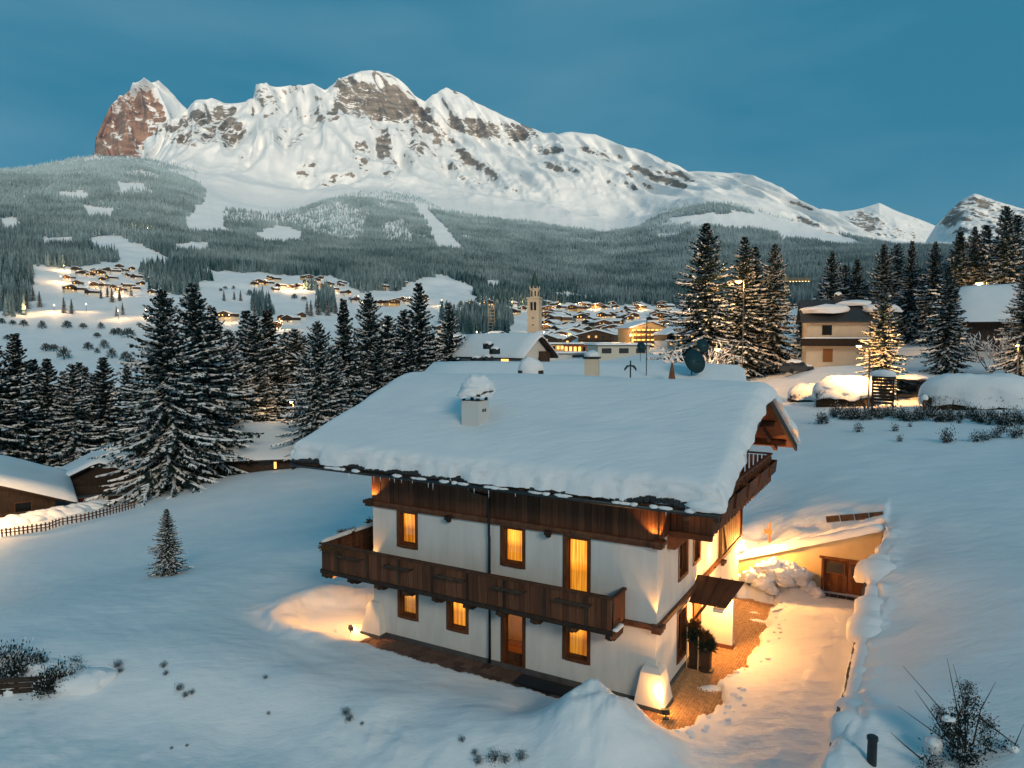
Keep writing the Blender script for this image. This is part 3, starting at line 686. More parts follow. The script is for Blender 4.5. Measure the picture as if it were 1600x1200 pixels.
# room seen through the garden door
rm = MB(); rm.box(-6.9, -4.2, .40, .42, -.01, 0.0); rm.box(-6.9, -4.2, 2.2, 2.25, 0, 2.45); rm.box(-6.95, -6.9, .40, 2.2, 0, 2.45); rm.box(-4.2, -4.15, .40, 2.2, 0, 2.45); rm.box(-6.9, -4.2, .40, 2.2, 2.45, 2.5)
rm.build('room_wall', mat('room_plaster', (0.72, 0.52, 0.30), 0.8), chalet)
rf = MB(); rf.box(-6.9, -4.2, .36, 2.2, 0.01, 0.05); rf.build('room_floor', wood_mat('floor_wood', (0.12, .05, .02), (0.25, .11, .05), (1, 8, 1)), chalet)
pc = MB(); pc.box(-6.2, -5.5, 2.17, 2.195, 1.75, 2.15); pc.build('picture', mat('picture', (0.30, 0.12, 0.05), 0.6, vary=(5, .6, (1, 1, 1))), chalet)
lamp('room_light', 'POINT', (-5.2, 1.3, 2.2), 42, (1, .55, .18), .12, chalet)

# --- timber band under the eave, board by board
band = MB(); band.box(-HL - .02, .02, .02, .10, 5.56, 7.5); band.build('cladding_backing', DARKW, chalet)
bb = MB(); bb.box(-HL - .14, .14, -.16, .02, 5.50, 5.64); bb.box(-HL - .08, .08, -.11, .02, 5.40, 5.50); band_beam = bb.build('band_beam', BEAM, chalet)
x = -HL - .02; k = 0
while x < 0.0:
    w_ = 0.225 + 0.05 * random.random(); w_ = min(w_, 0.02 - x)
    plank(chalet, x + w_ / 2, -.015 - .012 * (k % 2), 6.58, w_ - .008, .05, 1.88); x += w_; k += 1
for xx in (-8.25, -3.95):
    s = MB(); s.box(xx - .10, xx + .10, -.34, -.10, 5.36, 5.52); s.box(xx - .07, xx + .07, -.26, -.10, 5.26, 5.36); s.build('bracket', DARKW, chalet)
# --- gable cladding above the white wall
gb = MB()
zr = lambda y: 7.03 + .383 * (min(y, HW - y) + 1.5)
for side_x in (0.02, -HL - .02):
    gb.face([(side_x, 0, 5.62), (side_x, HW, 5.62), (side_x, HW, zr(HW)), (side_x, HW / 2, zr(HW / 2)), (side_x, 0, zr(0))])
gb.build('gable', BEAM, chalet)
yy = 0.0
while yy < HW - .05:
    w_ = min(.24, HW - yy); top = min(zr(yy), zr(yy + w_)) - .02
    plank(chalet, .045, yy + w_ / 2, (5.62 + top) / 2, .045, w_ - .008, top - 5.62); yy += w_
# --- string course, corner blocks and flared buttresses
sc_ = MB(); sc_.box(.005, .13, .0, HW, 2.62, 2.79); sc_.box(-1.14, .13, -.13, -.005, 2.62, 2.79); sc_.build('string_course', BEAM, chalet)
for cx in (0.0, -HL):
    for cz in (2.56, 5.42):
        sx = 1 if cx == 0 else -1
        s = MB(); s.box(cx - .16 + sx * .06, cx + .16 + sx * .06, -.24, .10, cz, cz + .12); s.box(cx - .22 + sx * .06, cx + .22 + sx * .06, -.30, .14, cz + .12, cz + .25); s.build('corner_block', BEAM, chalet)
for cx, sx in ((0.0, 1), (-HL, -1)):
    s = MB()
    def ring(o, i, z): return [(cx + sx * o, -o, z), (cx + sx * o, i, z), (cx - sx * i, i, z), (cx - sx * i, -o, z)]
    levels = [(.40, .62, .14), (.22, .46, 1.18), (.14, .40, 1.36), (.003, .36, 1.40)]
    pts = [ring(*q) for q in levels]
    b0 = len(s.v)
    for rg in pts: s.v += rg
    for a in range(len(pts) - 1):
        for q in range(4): s.f.append((b0 + a*4 + q, b0 + a*4 + (q+1) % 4, b0 + (a+1)*4 + (q+1) % 4, b0 + (a+1)*4 + q)); s.m.append(0)
    s.f.append(tuple(b0 + (len(pts)-1)*4 + q for q in range(4))); s.m.append(0)
    s.build('buttress', STUCCO, chalet)
    s = MB(); s.box(cx - .64 if sx > 0 else cx - .42, cx + .42 if sx > 0 else cx + .64, -.42, .64, -.02, .14); s.build('buttress_base', PLINTH, chalet)

# --- roof: slabs, beams, verge boards, gutter, tiles at the eave
RX0, RX1, RE = -HL - 3.0, 2.31, 1.5
def zu(y): return 7.03 + .383 * (min(y, HW - y) + RE)
roof = MB()
for y0, y1 in ((-RE, HW / 2), (HW / 2, HW + RE)):
    roof.hexa([(RX0, y0, zu(y0)), (RX1, y0, zu(y0)), (RX1, y1, zu(y1)), (RX0, y1, zu(y1)), (RX0, y0, zu(y0) + .2), (RX1, y0, zu(y0) + .2), (RX1, y1, zu(y1) + .2), (RX0, y1, zu(y1) + .2)])
roof = roof.build('roof', PLANK, chalet)
for yy in (.0, 3.1, HW / 2, HW - 3.1, HW):
    s = MB(); z_ = zu(yy) - .03
    s.box(-HL - 2.4, 2.05, yy - .10, yy + .10, z_ - .26, z_ - .01); s.build('purlin', BEAM, roof)
for xe in (RX1 - .02, RX0 + .02):
    for y0, y1 in ((-RE - .02, HW / 2), (HW / 2, HW + RE + .02)):
        s = MB(); a, b_ = zu(y0) - .14, zu(y1) - .14
        s.hexa([(xe - .05, y0, a), (xe + .05, y0, a), (xe + .05, y1, b_), (xe - .05, y1, b_), (xe - .05, y0, a + .30), (xe + .05, y0, a + .30), (xe + .05, y1, b_ + .30), (xe - .05, y1, b_ + .30)])
        s.build('verge_board', DARKW, roof)
for xr in (1.35,):
    for y0, y1 in ((-RE, HW / 2), (HW / 2, HW + RE)):
        s = MB(); a, b_ = zu(y0) - .20, zu(y1) - .20
        s.hexa([(xr - .09, y0, a), (xr + .09, y0, a), (xr + .09, y1, b_), (xr - .09, y1, b_), (xr - .09, y0, a + .18), (xr + .09, y0, a + .18), (xr + .09, y1, b_ + .18), (xr - .09, y1, b_ + .18)])
        s.build('rafter', BEAM, roof)
s = MB(); s.tube([(RX0 - .02, -RE - .09, 7.10), (RX1 + .02, -RE - .09, 7.10)], .075, 10); gut = s.build('gutter', METAL, roof, True)
s = MB(); s.tube([(-6.44, -RE - .09, 7.04), (-6.44, -RE - .05, 6.92), (-6.44, -.28, 6.52), (-6.44, -.17, 6.40), (-6.44, -.17, 5.0), (-6.44, -.14, 4.9), (-6.44, -.12, .05)], .05, 10); s.build('drainpipe', METAL, chalet, True)
TILE_ME = bevel_box_mesh('roof_tile', TILE, 0.12)
x = RX0 + .12; k = 0
while x < RX1 - .1:      # the lowest course shows where the snow has cracked away
    t_ = noise3(x * .55, 3.3, 1.7) + .25 * noise3(x * 2.1, 8.3, .7)
    if t_ > -0.05:
        plank(roof, x, -RE + .02, 7.29 + .05 * random.random() + .10 * max(0, float(t_)), .17, .34, .07, TILE_ME, 'roof_tile', (R(20 + 16 * random.random()), R(random.uniform(-14, 14)), 0))
    x += .19; k += 1
# --- the deep snow on the roof
def edge_axis(a, b, fine=0.028, coarse=0.16):
    g = [0.0]; st = fine
    while g[-1] < 1.2: g.append(g[-1] + st); st = min(st * 1.13, coarse)
    g = np.array(g); mid_ = np.arange(a + g[-1] + coarse, b - g[-1] - coarse * .5, coarse)
    return np.concatenate([a + g, mid_, (b - g)[::-1]])
sx_ = edge_axis(RX0 - .16, RX1 + .20); sy_ = edge_axis(-RE - .20, HW + RE + .2)
SXX, SYY = np.meshgrid(sx_, sy_)
ox = 0.16 * fbm(SYY * .7, SXX * .03, 1.0, 3) ; oy = 0.10 * fbm(SXX * .8, SYY * .03, 5.0, 4)
d = np.minimum(np.minimum(SXX - sx_[0], sx_[-1] - SXX), np.minimum(SYY - sy_[0], sy_[-1] - SYY))
Tn = 0.66 + 0.07 * fbm(SXX * .25, SYY * .25, 3.0, 3) + 0.05 * sstep(1.9, 1.2, SYY + .12 * fbm(SXX * .4, 0 * SXX, 2.0, 2)) - 0.05
Rr = np.where(SYY < 1.0, 0.62, 0.80)
prof = (1 - (1 - np.clip(d / Rr, 0, 1)) ** 2.5) ** 0.5
yc = HW / 2; soft = np.sqrt((SYY - yc) ** 2 + .55) - .30
base = 7.03 + .383 * (HW / 2 + RE - soft) + .21
front = sstep(.75, .0, d)
SZ = base + Tn * prof + front * (0.05 * fbm(SXX * 2.6, SYY * 5, SXX * .1 + prof * 3, 4))
rough = front * 0.11
notch = .6 * np.clip(noise3(SXX * .55, 3.3, 1.7) + .25 * noise3(SXX * 2.1, 8.3, .7) + .05, 0, .4) * (SYY < 1)
SX2 = SXX + np.where(np.minimum(SXX - sx_[0], sx_[-1] - SXX) < .8, ox * (1 - np.clip(d / .8, 0, 1)), 0)
SY2 = SYY + np.where(np.minimum(SYY - sy_[0], sy_[-1] - SYY) < .8, oy * (1 - np.clip(d / .8, 0, 1)), 0) + rough * fbm(SXX * 3, prof * 6, 2.0, 3) + 1.0 * notch * (1 - np.clip(d / .30, 0, 1))
chim = np.exp(-(((SXX + 8.0) / .75) ** 2 + ((SYY - 1.4) / .75) ** 2)); SZ = SZ - 0.10 * chim
nr, nc = SXX.shape
top = np.stack([SX2, SY2, SZ], -1)
bot = np.stack([np.clip(SX2, RX0 + .02, RX1 - .02), np.clip(SY2, -RE + .02, HW + RE - .02), 0 * SZ], -1)
bot[..., 2] = 7.03 + .383 * (np.minimum(bot[..., 1], HW - bot[..., 1]) + RE) + .204
me = grid_mesh('snow_layer', top.reshape(-1, 3), nr, nc, [SNOW], True)
rs_o = link(bpy.data.objects.new('snow_layer', me), roof)
lip = MB()          # underside of the snow lip all round
def rim(idx_t):
    for a, b_ in zip(idx_t[:-1], idx_t[1:]):
        lip.face([top[a], top[b_], bot[b_], bot[a]])
rim([(0, j) for j in range(nc)]); rim([(i, nc - 1) for i in range(nr)]); rim([(nr - 1, j) for j in range(nc - 1, -1, -1)]); rim([(i, 0) for i in range(nr - 1, -1, -1)])
lip.build('snow_lip', SNOW, roof, True)
# snow slump hanging over the near corner, small lumps left on the gutter
blob_obj('snow_slump', roof, RX1 - .38, -RE - .02, 7.28, .60, .22, .22, 1.3, amp=.3)
for i in range(26):
    xx = random.uniform(RX0 + 1.5, RX1 - .3)
    blob_obj('snow_lump', roof, xx, -RE - .10, 7.155, random.uniform(.12, .36), .075, random.uniform(.05, .085), i * 2.7, n=12, m=6, amp=.25)
s = MB()
for i in range(14):
    xx = random.uniform(RX0 + 3, RX1 - .5); ln = random.uniform(.08, .3); s.tube([(xx, -RE - .16, 7.06), (xx + .005, -RE - .16, 7.06 - ln)], [.014, .002], 5)
ice = s.build('icicle_row', mat('ice', (0.75, 0.82, 0.86), 0.15), roof); ice['kind'] = 'stuff'

# --- chimney
ch = MB(); ch.box(-8.42, -7.62, 1.0, 1.75, 7.9, 9.86); chim_o = ch.build('chimney', mat('chimney_render', (0.62, 0.61, 0.58), 0.9, bump=(40, .4, .01)), roof)
for (a, b_) in ((-8.40, 1.02), (-7.74, 1.02), (-8.40, 1.63), (-7.74, 1.63)):
    s = MB(); s.box(a, a + .10, b_, b_ + .10, 9.86, 10.06); s.build('cap_post', METAL, chim_o)
s = MB(); s.hexa([(-8.56, .86, 10.06), (-7.48, .86, 10.06), (-7.48, 1.89, 10.06), (-8.56, 1.89, 10.06), (-8.50, .92, 10.14), (-7.54, .92, 10.14), (-7.54, 1.83, 10.14), (-8.50, 1.83, 10.14)]); s.build('cap', METAL, chim_o)
s = MB(); s.hexa([(-7.55, 1.0, 10.06), (-7.36, 1.0, 10.22), (-7.36, 1.75, 10.22), (-7.55, 1.75, 10.06), (-7.55, 1.0, 10.10), (-7.36, 1.0, 10.26), (-7.36, 1.75, 10.26), (-7.55, 1.75, 10.10)]); s.build('cap_flap', METAL, chim_o)
blob_obj('snow_cap', chim_o, -8.04, 1.36, 10.16, .66, .64, .40, 4.1, n=30, m=14, amp=.3, freq=1.8)
blob_obj('snow_cap', chim_o, -8.02, 1.62, 10.30, .62, .62, .58, 9.1, n=30, m=14, amp=.3, freq=1.6)
for q in (.0, .16):
    s = MB(); s.box(-7.62, -7.605, 1.28 + q, 1.38 + q, 9.42, 9.54); s.build('vent', DARKGLASS, chim_o)

# --- long balcony wrapped round the left corner
bal = empty('balcony', (0, 0, 0)); bal.parent = chalet
BX0, BX1, BY = -13.97, -1.14, -1.10
s = MB(); s.box(BX0, BX1, BY, -.005, 2.62, 2.74); s.box(BX0, -HL - .004, -.003, 5.5, 2.62, 2.74); s.build('balcony_floor', BEAM, bal)
s = MB(); s.box(BX0 - .06, BX1 + .06, BY - .10, BY, 2.60, 2.76); s.box(BX1, BX1 + .09, BY, -.01, 2.62, 2.76); s.box(BX0 - .09, BX0, BY, 5.5, 2.62, 2.76); s.build('edge_beam', DARKW, bal)
s = MB(); s.box(BX0 - .10, BX1 + .10, BY - .10, BY + .06, 3.80, 3.88); s.build('handrail', BEAM, bal)
s = MB(); s.box(BX1 - .05, BX1 + .09, BY + .06, -.01, 3.80, 3.88); s.build('handrail', BEAM, bal)
s = MB(); s.box(BX0 - .09, BX0 + .05, BY + .06, 5.5, 3.80, 3.88); s.build('handrail', BEAM, bal)
x = BX0; k = 0
while x < BX1 - .02:
    w_ = .20 + .05 * random.random(); w_ = min(w_, BX1 - x)
    plank(bal, x + w_ / 2, BY - .03 - .010 * (k % 2), 3.28, w_ - .008, .045, 1.03); x += w_; k += 1
y = BY + .01
while y < -.05:
    plank(bal, BX1 + .03, y + .105, 3.28, .045, .20, 1.03); y += .212
y = BY + .02
while y < 5.4:
    plank(bal, BX0 - .03, y + .11, 3.28, .045, .21, 1.03); y += .222
for xx in np.linspace(BX0 + .9, BX1 - .9, 8):
    s = MB(); s.box(xx - .045, xx + .045, BY - .095, BY - .056, 2.77, 3.79); s.build('post', DARKW, bal)
for yy in (1.2, 3.4):
    s = MB(); s.box(BX0 + .0, BX0 + .09, yy, yy + .09, 2.75, 3.80); s.build('post', BEAM, bal)
for zz in (3.1, 3.45):
    s = MB(); s.box(BX0 - .004, BX0 + .05, BY + .1, 5.4, zz, zz + .07); s.build('rail', BEAM, bal)
for xx in np.linspace(-12.3, -2.45, 5):     # flower-box holders
    s = MB(); s.box(xx - .62, xx + .62, BY - .34, BY - .29, 3.50, 3.60); s.box(xx - .62, xx - .57, BY - .29, BY - .055, 3.50, 3.55); s.box(xx + .57, xx + .62, BY - .29, BY - .055, 3.50, 3.55); s.build('flower_box_holder', DARKW, bal)
for xx in np.linspace(BX0 + .15, BX1 - .10, 10):
    s = MB(); s.box(xx - .09, xx + .09, BY - .14, -.01, 2.48, 2.60); s.box(xx - .08, xx + .08, BY + .02, -.01, 2.38, 2.48); s.box(xx - .07, xx + .07, BY + .30, -.01, 2.28, 2.38); s.build('corbel', DARKW, bal)
def sprig_mesh(n, rad, seed, m, up=0.6, ln=.22):
    r_ = random.Random(seed); b = MB()
    for i in range(int(n * 1.8)):
        a = r_.uniform(0, 6.28); rr = rad * math.sqrt(r_.random()); p = Vector((rr * math.cos(a), rr * math.sin(a), r_.uniform(-.03, .06)))
        d_ = Vector((math.cos(a) * r_.uniform(.2, 1), math.sin(a) * r_.uniform(.2, 1), r_.uniform(-.2, 1) * up)).normalized() * r_.uniform(.5, 1) * ln
        w = d_.cross(Vector((r_.uniform(-1, 1), r_.uniform(-1, 1), r_.uniform(-1, 1)))).normalized() * (.010 + .10 * ln * .1)
        b.face([p - w, p + d_ * .5 - w * 1.4, p + d_, p + d_ * .5 + w * 1.4, p + w])
    return b
for i, (xx, yy, zz, hn) in enumerate(((BX0 + .55, BY - .16, 3.82, 1), (BX0 + .95, BY - .14, 3.80, 1), (BX0 - .16, .6, 3.86, 0), (BX0 - .16, 2.4, 3.92, 0), (BX0 + .2, 4.2, 3.96, 0), (BX0 + .5, 5.0, 4.02, 0))):
    o = sprig_mesh(90, .34, i, FIR, .6 if not hn else -.5, .26).build('fir_sprig', FIR if i > 3 else mat('fir_dry', (0.10, 0.055, 0.02), .9), bal); o.location = (xx, yy, zz)
me = grid_mesh('x', np.array([(0, 0, 0)]), 1, 1, [SNOW]) if False else None
def snow_strip(parent, p0, p1, w, h, seed, name='snow_strip', n=24, m=7):
    p0, p1 = np.array(p0, float), np.array(p1, float); d_ = (p1 - p0); L_ = np.linalg.norm(d_); d_ /= L_
    sd = np.array([d_[1], -d_[0], 0]); V = []
    n = max(n, int(L_ / .15))
    for i in range(n + 1):
        t = i / n; e = min(1, math.sin(math.pi * min(max(t, .0), 1)) * 6 + .05)
        for k in range(m):
            a = math.pi * k / (m - 1); wob = 1 + .25 * float(noise3(t * L_ * 1.6 + seed, k * .5, seed))
            V.append(p0 + d_ * L_ * t + sd * math.cos(a) * w * wob * e ** .4 + np.array([0, 0, max(0, math.sin(a)) ** .7 * h * wob * e]))
    me = grid_mesh(name, np.array(V), n + 1, m, [SNOW], True); return link(bpy.data.objects.new(name, me), parent)
snow_strip(bal, (BX0 - .02, BY - .05, 3.88), (BX0 - .02, 5.2, 3.88), .13, .12, 2.0)
snow_strip(bal, (BX1 + .10, BY - .05, 2.76), (BX1 + .10, -.5, 2.76), .10, .08, 5.0)
# --- gable balcony with planter boxes
gal = empty('gable_balcony', (0, 0, 0)); gal.parent = chalet
GX, GY0, GY1, GZF = 1.42, 1.15, 12.25, 5.86
s = MB(); s.box(.07, GX, GY0, GY1, GZF - .14, GZF); s.build('balcony_floor', BEAM, gal)
s = MB(); s.box(.07, GX + .12, GY0 - .16, GY0 - .005, GZF - .30, GZF - .10); s.build('edge_beam', BEAM, gal)
s = MB(); s.hexa([(.02, GY0 - .14, GZF - .75), (.30, GY0 - .14, GZF - .75), (.30, GY0 + .04, GZF - .75), (.02, GY0 + .04, GZF - .75), (.02, GY0 - .14, GZF - .31), (.75, GY0 - .14, GZF - .31), (.75, GY0 + .04, GZF - .31), (.02, GY0 + .04, GZF - .31)]); s.build('bracket', BEAM, gal)
for yy in (4.2, 7.6, 11.6):
    s = MB(); s.hexa([(.02, yy - .1, GZF - .75), (.30, yy - .1, GZF - .75), (.30, yy + .1, GZF - .75), (.02, yy + .1, GZF - .75), (.02, yy - .1, GZF - .15), (.95, yy - .1, GZF - .15), (.95, yy + .1, GZF - .15), (.02, yy + .1, GZF - .15)]); s.build('bracket', BEAM, gal)
y = GY0; k = 0
while y < GY1 - .02:
    w_ = min(.235, GY1 - y); plank(gal, GX + .02 + .010 * (k % 2), y + w_ / 2, GZF + .40 - .05 * (k % 2), .045, w_ - .008, 1.16); y += w_; k += 1
x = .10
while x < GX - .05:
    plank(gal, x + .10, GY0 - .03, GZF + .42, .19, .045, 1.10); x += .205
x = .10; k = 0
while x < GX - .05:
    plank(gal, x + .07, GY1 + .03, GZF + .45, .13, .045, 1.06); x += .19
s = MB(); s.box(GX - .06, GX + .08, GY0 - .06, GY1 + .08, GZF + 1.03, GZF + 1.11); s.build('handrail', BEAM, gal)
s = MB(); s.box(.06, GX - .06, GY1 - .02, GY1 + .09, GZF + 1.03, GZF + 1.11); s.build('handrail', BEAM, gal)
s = MB(); s.box(.06, GX - .06, GY0 - .09, GY0 + .02, GZF + 1.03, GZF + 1.11); s.build('handrail', BEAM, gal)
for yy in np.linspace(GY0 + .25, GY1 - 2.05, 5):
    s = MB(); x0, x1, y0, y1, z0, z1 = GX + .06, GX + .36, yy, yy + 1.75, GZF + .30, GZF + .86
    s.hexa([(x0, y0 + .05, z0), (x1 - .06, y0 + .05, z0), (x1 - .06, y1 - .05, z0), (x0, y1 - .05, z0), (x0, y0 + .05, z0 + .04), (x1 - .05, y0 + .05, z0 + .04), (x1 - .05, y1 - .05, z0 + .04), (x0, y1 - .05, z0 + .04)])
    s.hexa([(x1 - .09, y0, z0), (x1 - .06, y0, z0), (x1 - .06, y1, z0), (x1 - .09, y1, z0), (x1 - .03, y0, z1), (x1, y0, z1), (x1, y1, z1), (x1 - .03, y1, z1)])
    s.hexa([(x0, y0, z0), (x1 - .06, y0, z0), (x1 - .06, y0 + .04, z0), (x0, y0 + .04, z0), (x0, y0, z1), (x1, y0, z1), (x1, y0 + .04, z1), (x0, y0 + .04, z1)])
    s.hexa([(x0, y1 - .04, z0), (x1 - .06, y1 - .04, z0), (x1 - .06, y1, z0), (x0, y1, z0), (x0, y1 - .04, z1), (x1, y1 - .04, z1), (x1, y1, z1), (x0, y1, z1)])
    p = s.build('planter', PLANK, gal)
    s = MB(); s.box(x0 + .01, x1 - .08, y0 + .05, y1 - .05, z0 + .30, z0 + .34); s.build('soil', mat('soil', (0.02, 0.016, 0.012), .95), p)
# --- timber bay on the gable wall
y = 8.50; k = 0
while y < HW - .04:
    w_ = min(.225, HW - y); plank(chalet, .05 + .010 * (k % 2), y + w_ / 2, 4.22, .05, w_ - .008, 2.80); y += w_; k += 1
for yy in (8.46, HW - .02):
    s = MB(); s.box(.005, .16, yy - .06, yy + .06, 2.80, 5.70); s.build('bay_post', DARKW, chalet)
s = MB(); s.hexa([(.08, 8.56, 4.9), (.13, 8.56, 4.9), (.13, 8.64, 4.9), (.08, 8.64, 4.9), (.08, 9.5, 2.82), (.13, 9.5, 2.82), (.13, 9.6, 2.82), (.08, 9.6, 2.82)]); s.build('bay_brace', DARKW, chalet)
s = MB(); s.box(.13, .34, 8.30, 8.56, 2.60, 2.72); s.box(.13, .26, 8.34, 8.52, 2.48, 2.60); s.build('bracket', DARKW, chalet)
# --- entrance: wing wall, sloping sheet-metal canopy, strut
s = MB(); s.box(.005, 1.24, 5.75, 5.98, .15, 2.5); s.build('wing_wall', STUCCO, chalet)
s = MB(); s.box(.06, 1.27, 5.72, 6.01, -.02, .15); s.build('wing_wall_base', mat('brick_base', (0.17, 0.075, 0.045), .8), chalet)
can = empty('canopy', (0, 0, 0)); can.parent = chalet
ya, yb, za, zb = 3.86, 4.95, 2.30, 3.04
for i in range(4):
    x0 = .02 + (1.42 - .02) * i / 4 if True else 0
    a0, a1 = .02 + 1.38 * i / 4, .02 + 1.38 * (i + 1) / 4 - .015; b0_, b1_ = .02 + 1.82 * i / 4, .02 + 1.82 * (i + 1) / 4 - .015
    s = MB(); s.hexa([(a0, ya, za), (a1, ya, za), (b1_, yb, zb), (b0_, yb, zb), (a0, ya, za + .035), (a1, ya, za + .035), (b1_, yb, zb + .035), (b0_, yb, zb + .035)])
    s.box(a0, a0 + .001, ya, ya + .001, za, za + .001); s.build('panel', COPPER, can)
for i in range(1, 4):
    a0, b0_ = .02 + 1.38 * i / 4 - .02, .02 + 1.82 * i / 4 - .02
    s = MB(); s.hexa([(a0, ya, za + .036), (a0 + .03, ya, za + .036), (b0_ + .03, yb, zb + .036), (b0_, yb, zb + .036), (a0, ya, za + .075), (a0 + .03, ya, za + .075), (b0_ + .03, yb, zb + .075), (b0_, yb, zb + .075)]); s.build('seam', COPPER, can)
s = MB(); s.tube([(.03, 3.98, 1.42), (.62, 3.95, 2.28)], .055, 6); s.build('strut', BEAM, can)
s = MB(); s.tube([(.03, 5.6, 1.9), (1.2, 5.0, 2.92)], .05, 6); s.build('strut', BEAM, can)
s = MB(); s.box(.02, .12, 3.92, 4.04, 1.30, 1.46); s.build('strut_block', BEAM, can)
s = MB(); s.hexa([(.86, 4.05, 2.02), (1.22, 4.05, 2.02), (1.22, 4.25, 2.02), (.86, 4.25, 2.02), (.86, 4.03, 2.16), (1.26, 4.03, 2.16), (1.26, 4.27, 2.16), (.86, 4.27, 2.16)]); s.build('porch_lamp', WHITEPAINT, can)
ed = MB(); ed.box(.01, .07, 4.4, 5.5, .05, 2.25); ed.build('door', FRAMEW, chalet)
s = MB(); s.box(-.25, -.06, -.045, -.035, 6.72, 6.86) ; s.build('house_number_plate', WHITEPAINT, chalet)

# --- paving
terrace = tag(empty('terrace', loc2w(0, 0, 0), HZ), 'dark stone slab strip along the front wall', 'paving', kind='structure')
SLAB_ME = bevel_box_mesh('slab', SLAB, 0.03)
for i in range(34):
    for j in range(4):
        xx, yy = -13.45 + i * .41 + .2 * (j % 2), -.30 - j * .36
        plank(terrace, xx, yy, -.045 + random.uniform(-.006, .006), .395, .345, .09, SLAB_ME, 'slab', (R(random.uniform(-.6, .6)), R(random.uniform(-.6, .6)), R(random.uniform(-1, 1))))
for i in range(4):
    for j in range(4):
        plank(terrace, -13.6 + i * .41, .25 + j * .36, -.045, .395, .345, .09, SLAB_ME, 'slab')
b = MB(); b.box(-14.4, .4, -1.9, 1.9, -.20, -.07)
b.build('slab_bed', JOINT, terrace)
s = MB()
y = -2.6
k = 0
while y < 12.6:        # cobbles set in fans
    for cx in np.arange(0.0, 2.9, 0.95):
        for q in range(10):
            a = -1 + 2 * (q + .5) / 10; xx = cx + a * .475 + .03; yy = y + .34 * math.sqrt(max(0, 1 - (a * .93) ** 2)) + random.uniform(-.008, .008)
            th = -a * .75; c_, s_ = math.cos(th), math.sin(th); hw, hd = .042, .046; h_ = random.uniform(-.008, .006)
            if not (.02 < xx < 2.95): continue
            cor = [(-hw, -hd), (hw, -hd), (hw, hd), (-hw, hd)]
            P0 = [(xx + u_ * c_ - v_ * s_, yy + u_ * s_ + v_ * c_) for u_, v_ in cor]; P1 = [(xx + (u_ * c_ - v_ * s_) * .72, yy + (u_ * s_ + v_ * c_) * .72) for u_, v_ in cor]
            b0 = len(s.v); s.v += [(p[0], p[1], -.035 + h_) for p in P0] + [(p[0], p[1], .0 + h_) for p in P1]
            s.f.append((b0+4, b0+5, b0+6, b0+7)); s.m.append(0)
            for e in range(4): s.f.append((b0+e, b0+(e+1) % 4, b0+4+(e+1) % 4, b0+4+e)); s.m.append(0)
    y += .108
cob = s.build('cobbles', COBBLE); cob.location = loc2w(0, 0, 0); cob.rotation_euler = (0, 0, HZ)
tag(cob, 'small cobbles laid in fans beside the gable wall', 'cobbles', kind='stuff')
b = MB(); b.box(.06, 3.0, -2.7, 12.8, -.2, -.035); o = b.build('cobble_bed', JOINT); o.location = loc2w(0, 0, 0); o.rotation_euler = (0, 0, HZ); o['kind'] = 'structure'

# --- door mat, pots, floodlights
def placed(o, x, y, z=0.0, rz=0.0):
    o.location = loc2w(x, y, z); o.rotation_euler = (0, 0, HZ + rz); return o
s = MB(); s.box(-1.2, 1.2, -.38, .38, 0, .025); s.box(-1.14, 1.14, -.32, .32, .025, .032)
placed(tag(s.build('door_mat', RUBBER), 'dark rubber mat lying on the slabs right of the garden door', 'mat'), -3.75, -.62, .012)
def pot(h, w, label, x, y, seed):
    t = empty('plant_pot', (0, 0, 0), 0, label, 'pot')
    s = MB(); s.hexa([(-w*.8, -w*.8, 0), (w*.8, -w*.8, 0), (w*.8, w*.8, 0), (-w*.8, w*.8, 0), (-w, -w, h), (w, -w, h), (w, w, h), (-w, w, h)]); s.box(-w*1.08, w*1.08, -w*1.08, w*1.08, h, h + .05); s.build('pot', mat('pot_clay', (0.035, 0.024, 0.02), .6), t)
    f_ = sprig_mesh(260, w * .9, seed, FIR, 1.4, .42); f_.build('shrub', FIR, t).location = (0, 0, h + .12)
    for q in range(3):
        o = sprig_mesh(120, w * .45, seed + q, FIR, 2.0, .34).build('twig', mat('fir_dry', (0.10, 0.055, 0.02), .9) if q else FIR, t); o.location = (random.uniform(-.12, .12), random.uniform(-.12, .12), h + .28 + .12 * q)
    blob_obj('snow_cap', t, .02, -.04, h + .1, w * .6, w * .6, .12, seed, n=14, m=7)
    s = MB(); s.tube([(-w - .06, -w, 0), (-w - .06, -w, h + .55)], .022, 6); s.build('stake', mat('pale_stake', (.5, .4, .26), .7), t)
    s = MB(); s.lathe([(w * 1.5, 0), (w * 1.55, .03), (w * 1.5, .05)], 0, 0, 18); s.build('saucer', mat('pot_clay', (0.035, 0.024, 0.02), .6), t)
    return placed(t, x, y, 0.01)
pot(.98, .20, 'tall dark planter with evergreen twigs, the one nearer the gable wall', .36, 3.55, 11)
pot(.72, .19, 'shorter dark planter with dry twigs, on the cobbles beside the taller one', .80, 3.45, 23)
def flood(x, y, z, rz, label, lit=True):
    t = empty('floodlight', (0, 0, 0), 0, label, 'lamp')
    s = MB(); s.box(-.10, .10, -.08, .08, 0, .03); s.tube([(0, 0, .03), (0, 0, .14)], .02, 6); s.build('base', METAL, t)
    s = MB(); s.hexa([(-.14, -.07, .14), (.14, -.07, .14), (.12, .07, .16), (-.12, .07, .16), (-.14, -.10, .30), (.14, -.10, .30), (.12, .05, .32), (-.12, .05, .32)]); s.build('housing', METAL, t)
    s = MB(); s.face([(-.12, -.112, .17), (.12, -.112, .17), (.12, -.128, .285), (-.12, -.128, .285)]); s.build('lens', LAMPGLOW, t)
    return placed(t, x, y, z, rz)

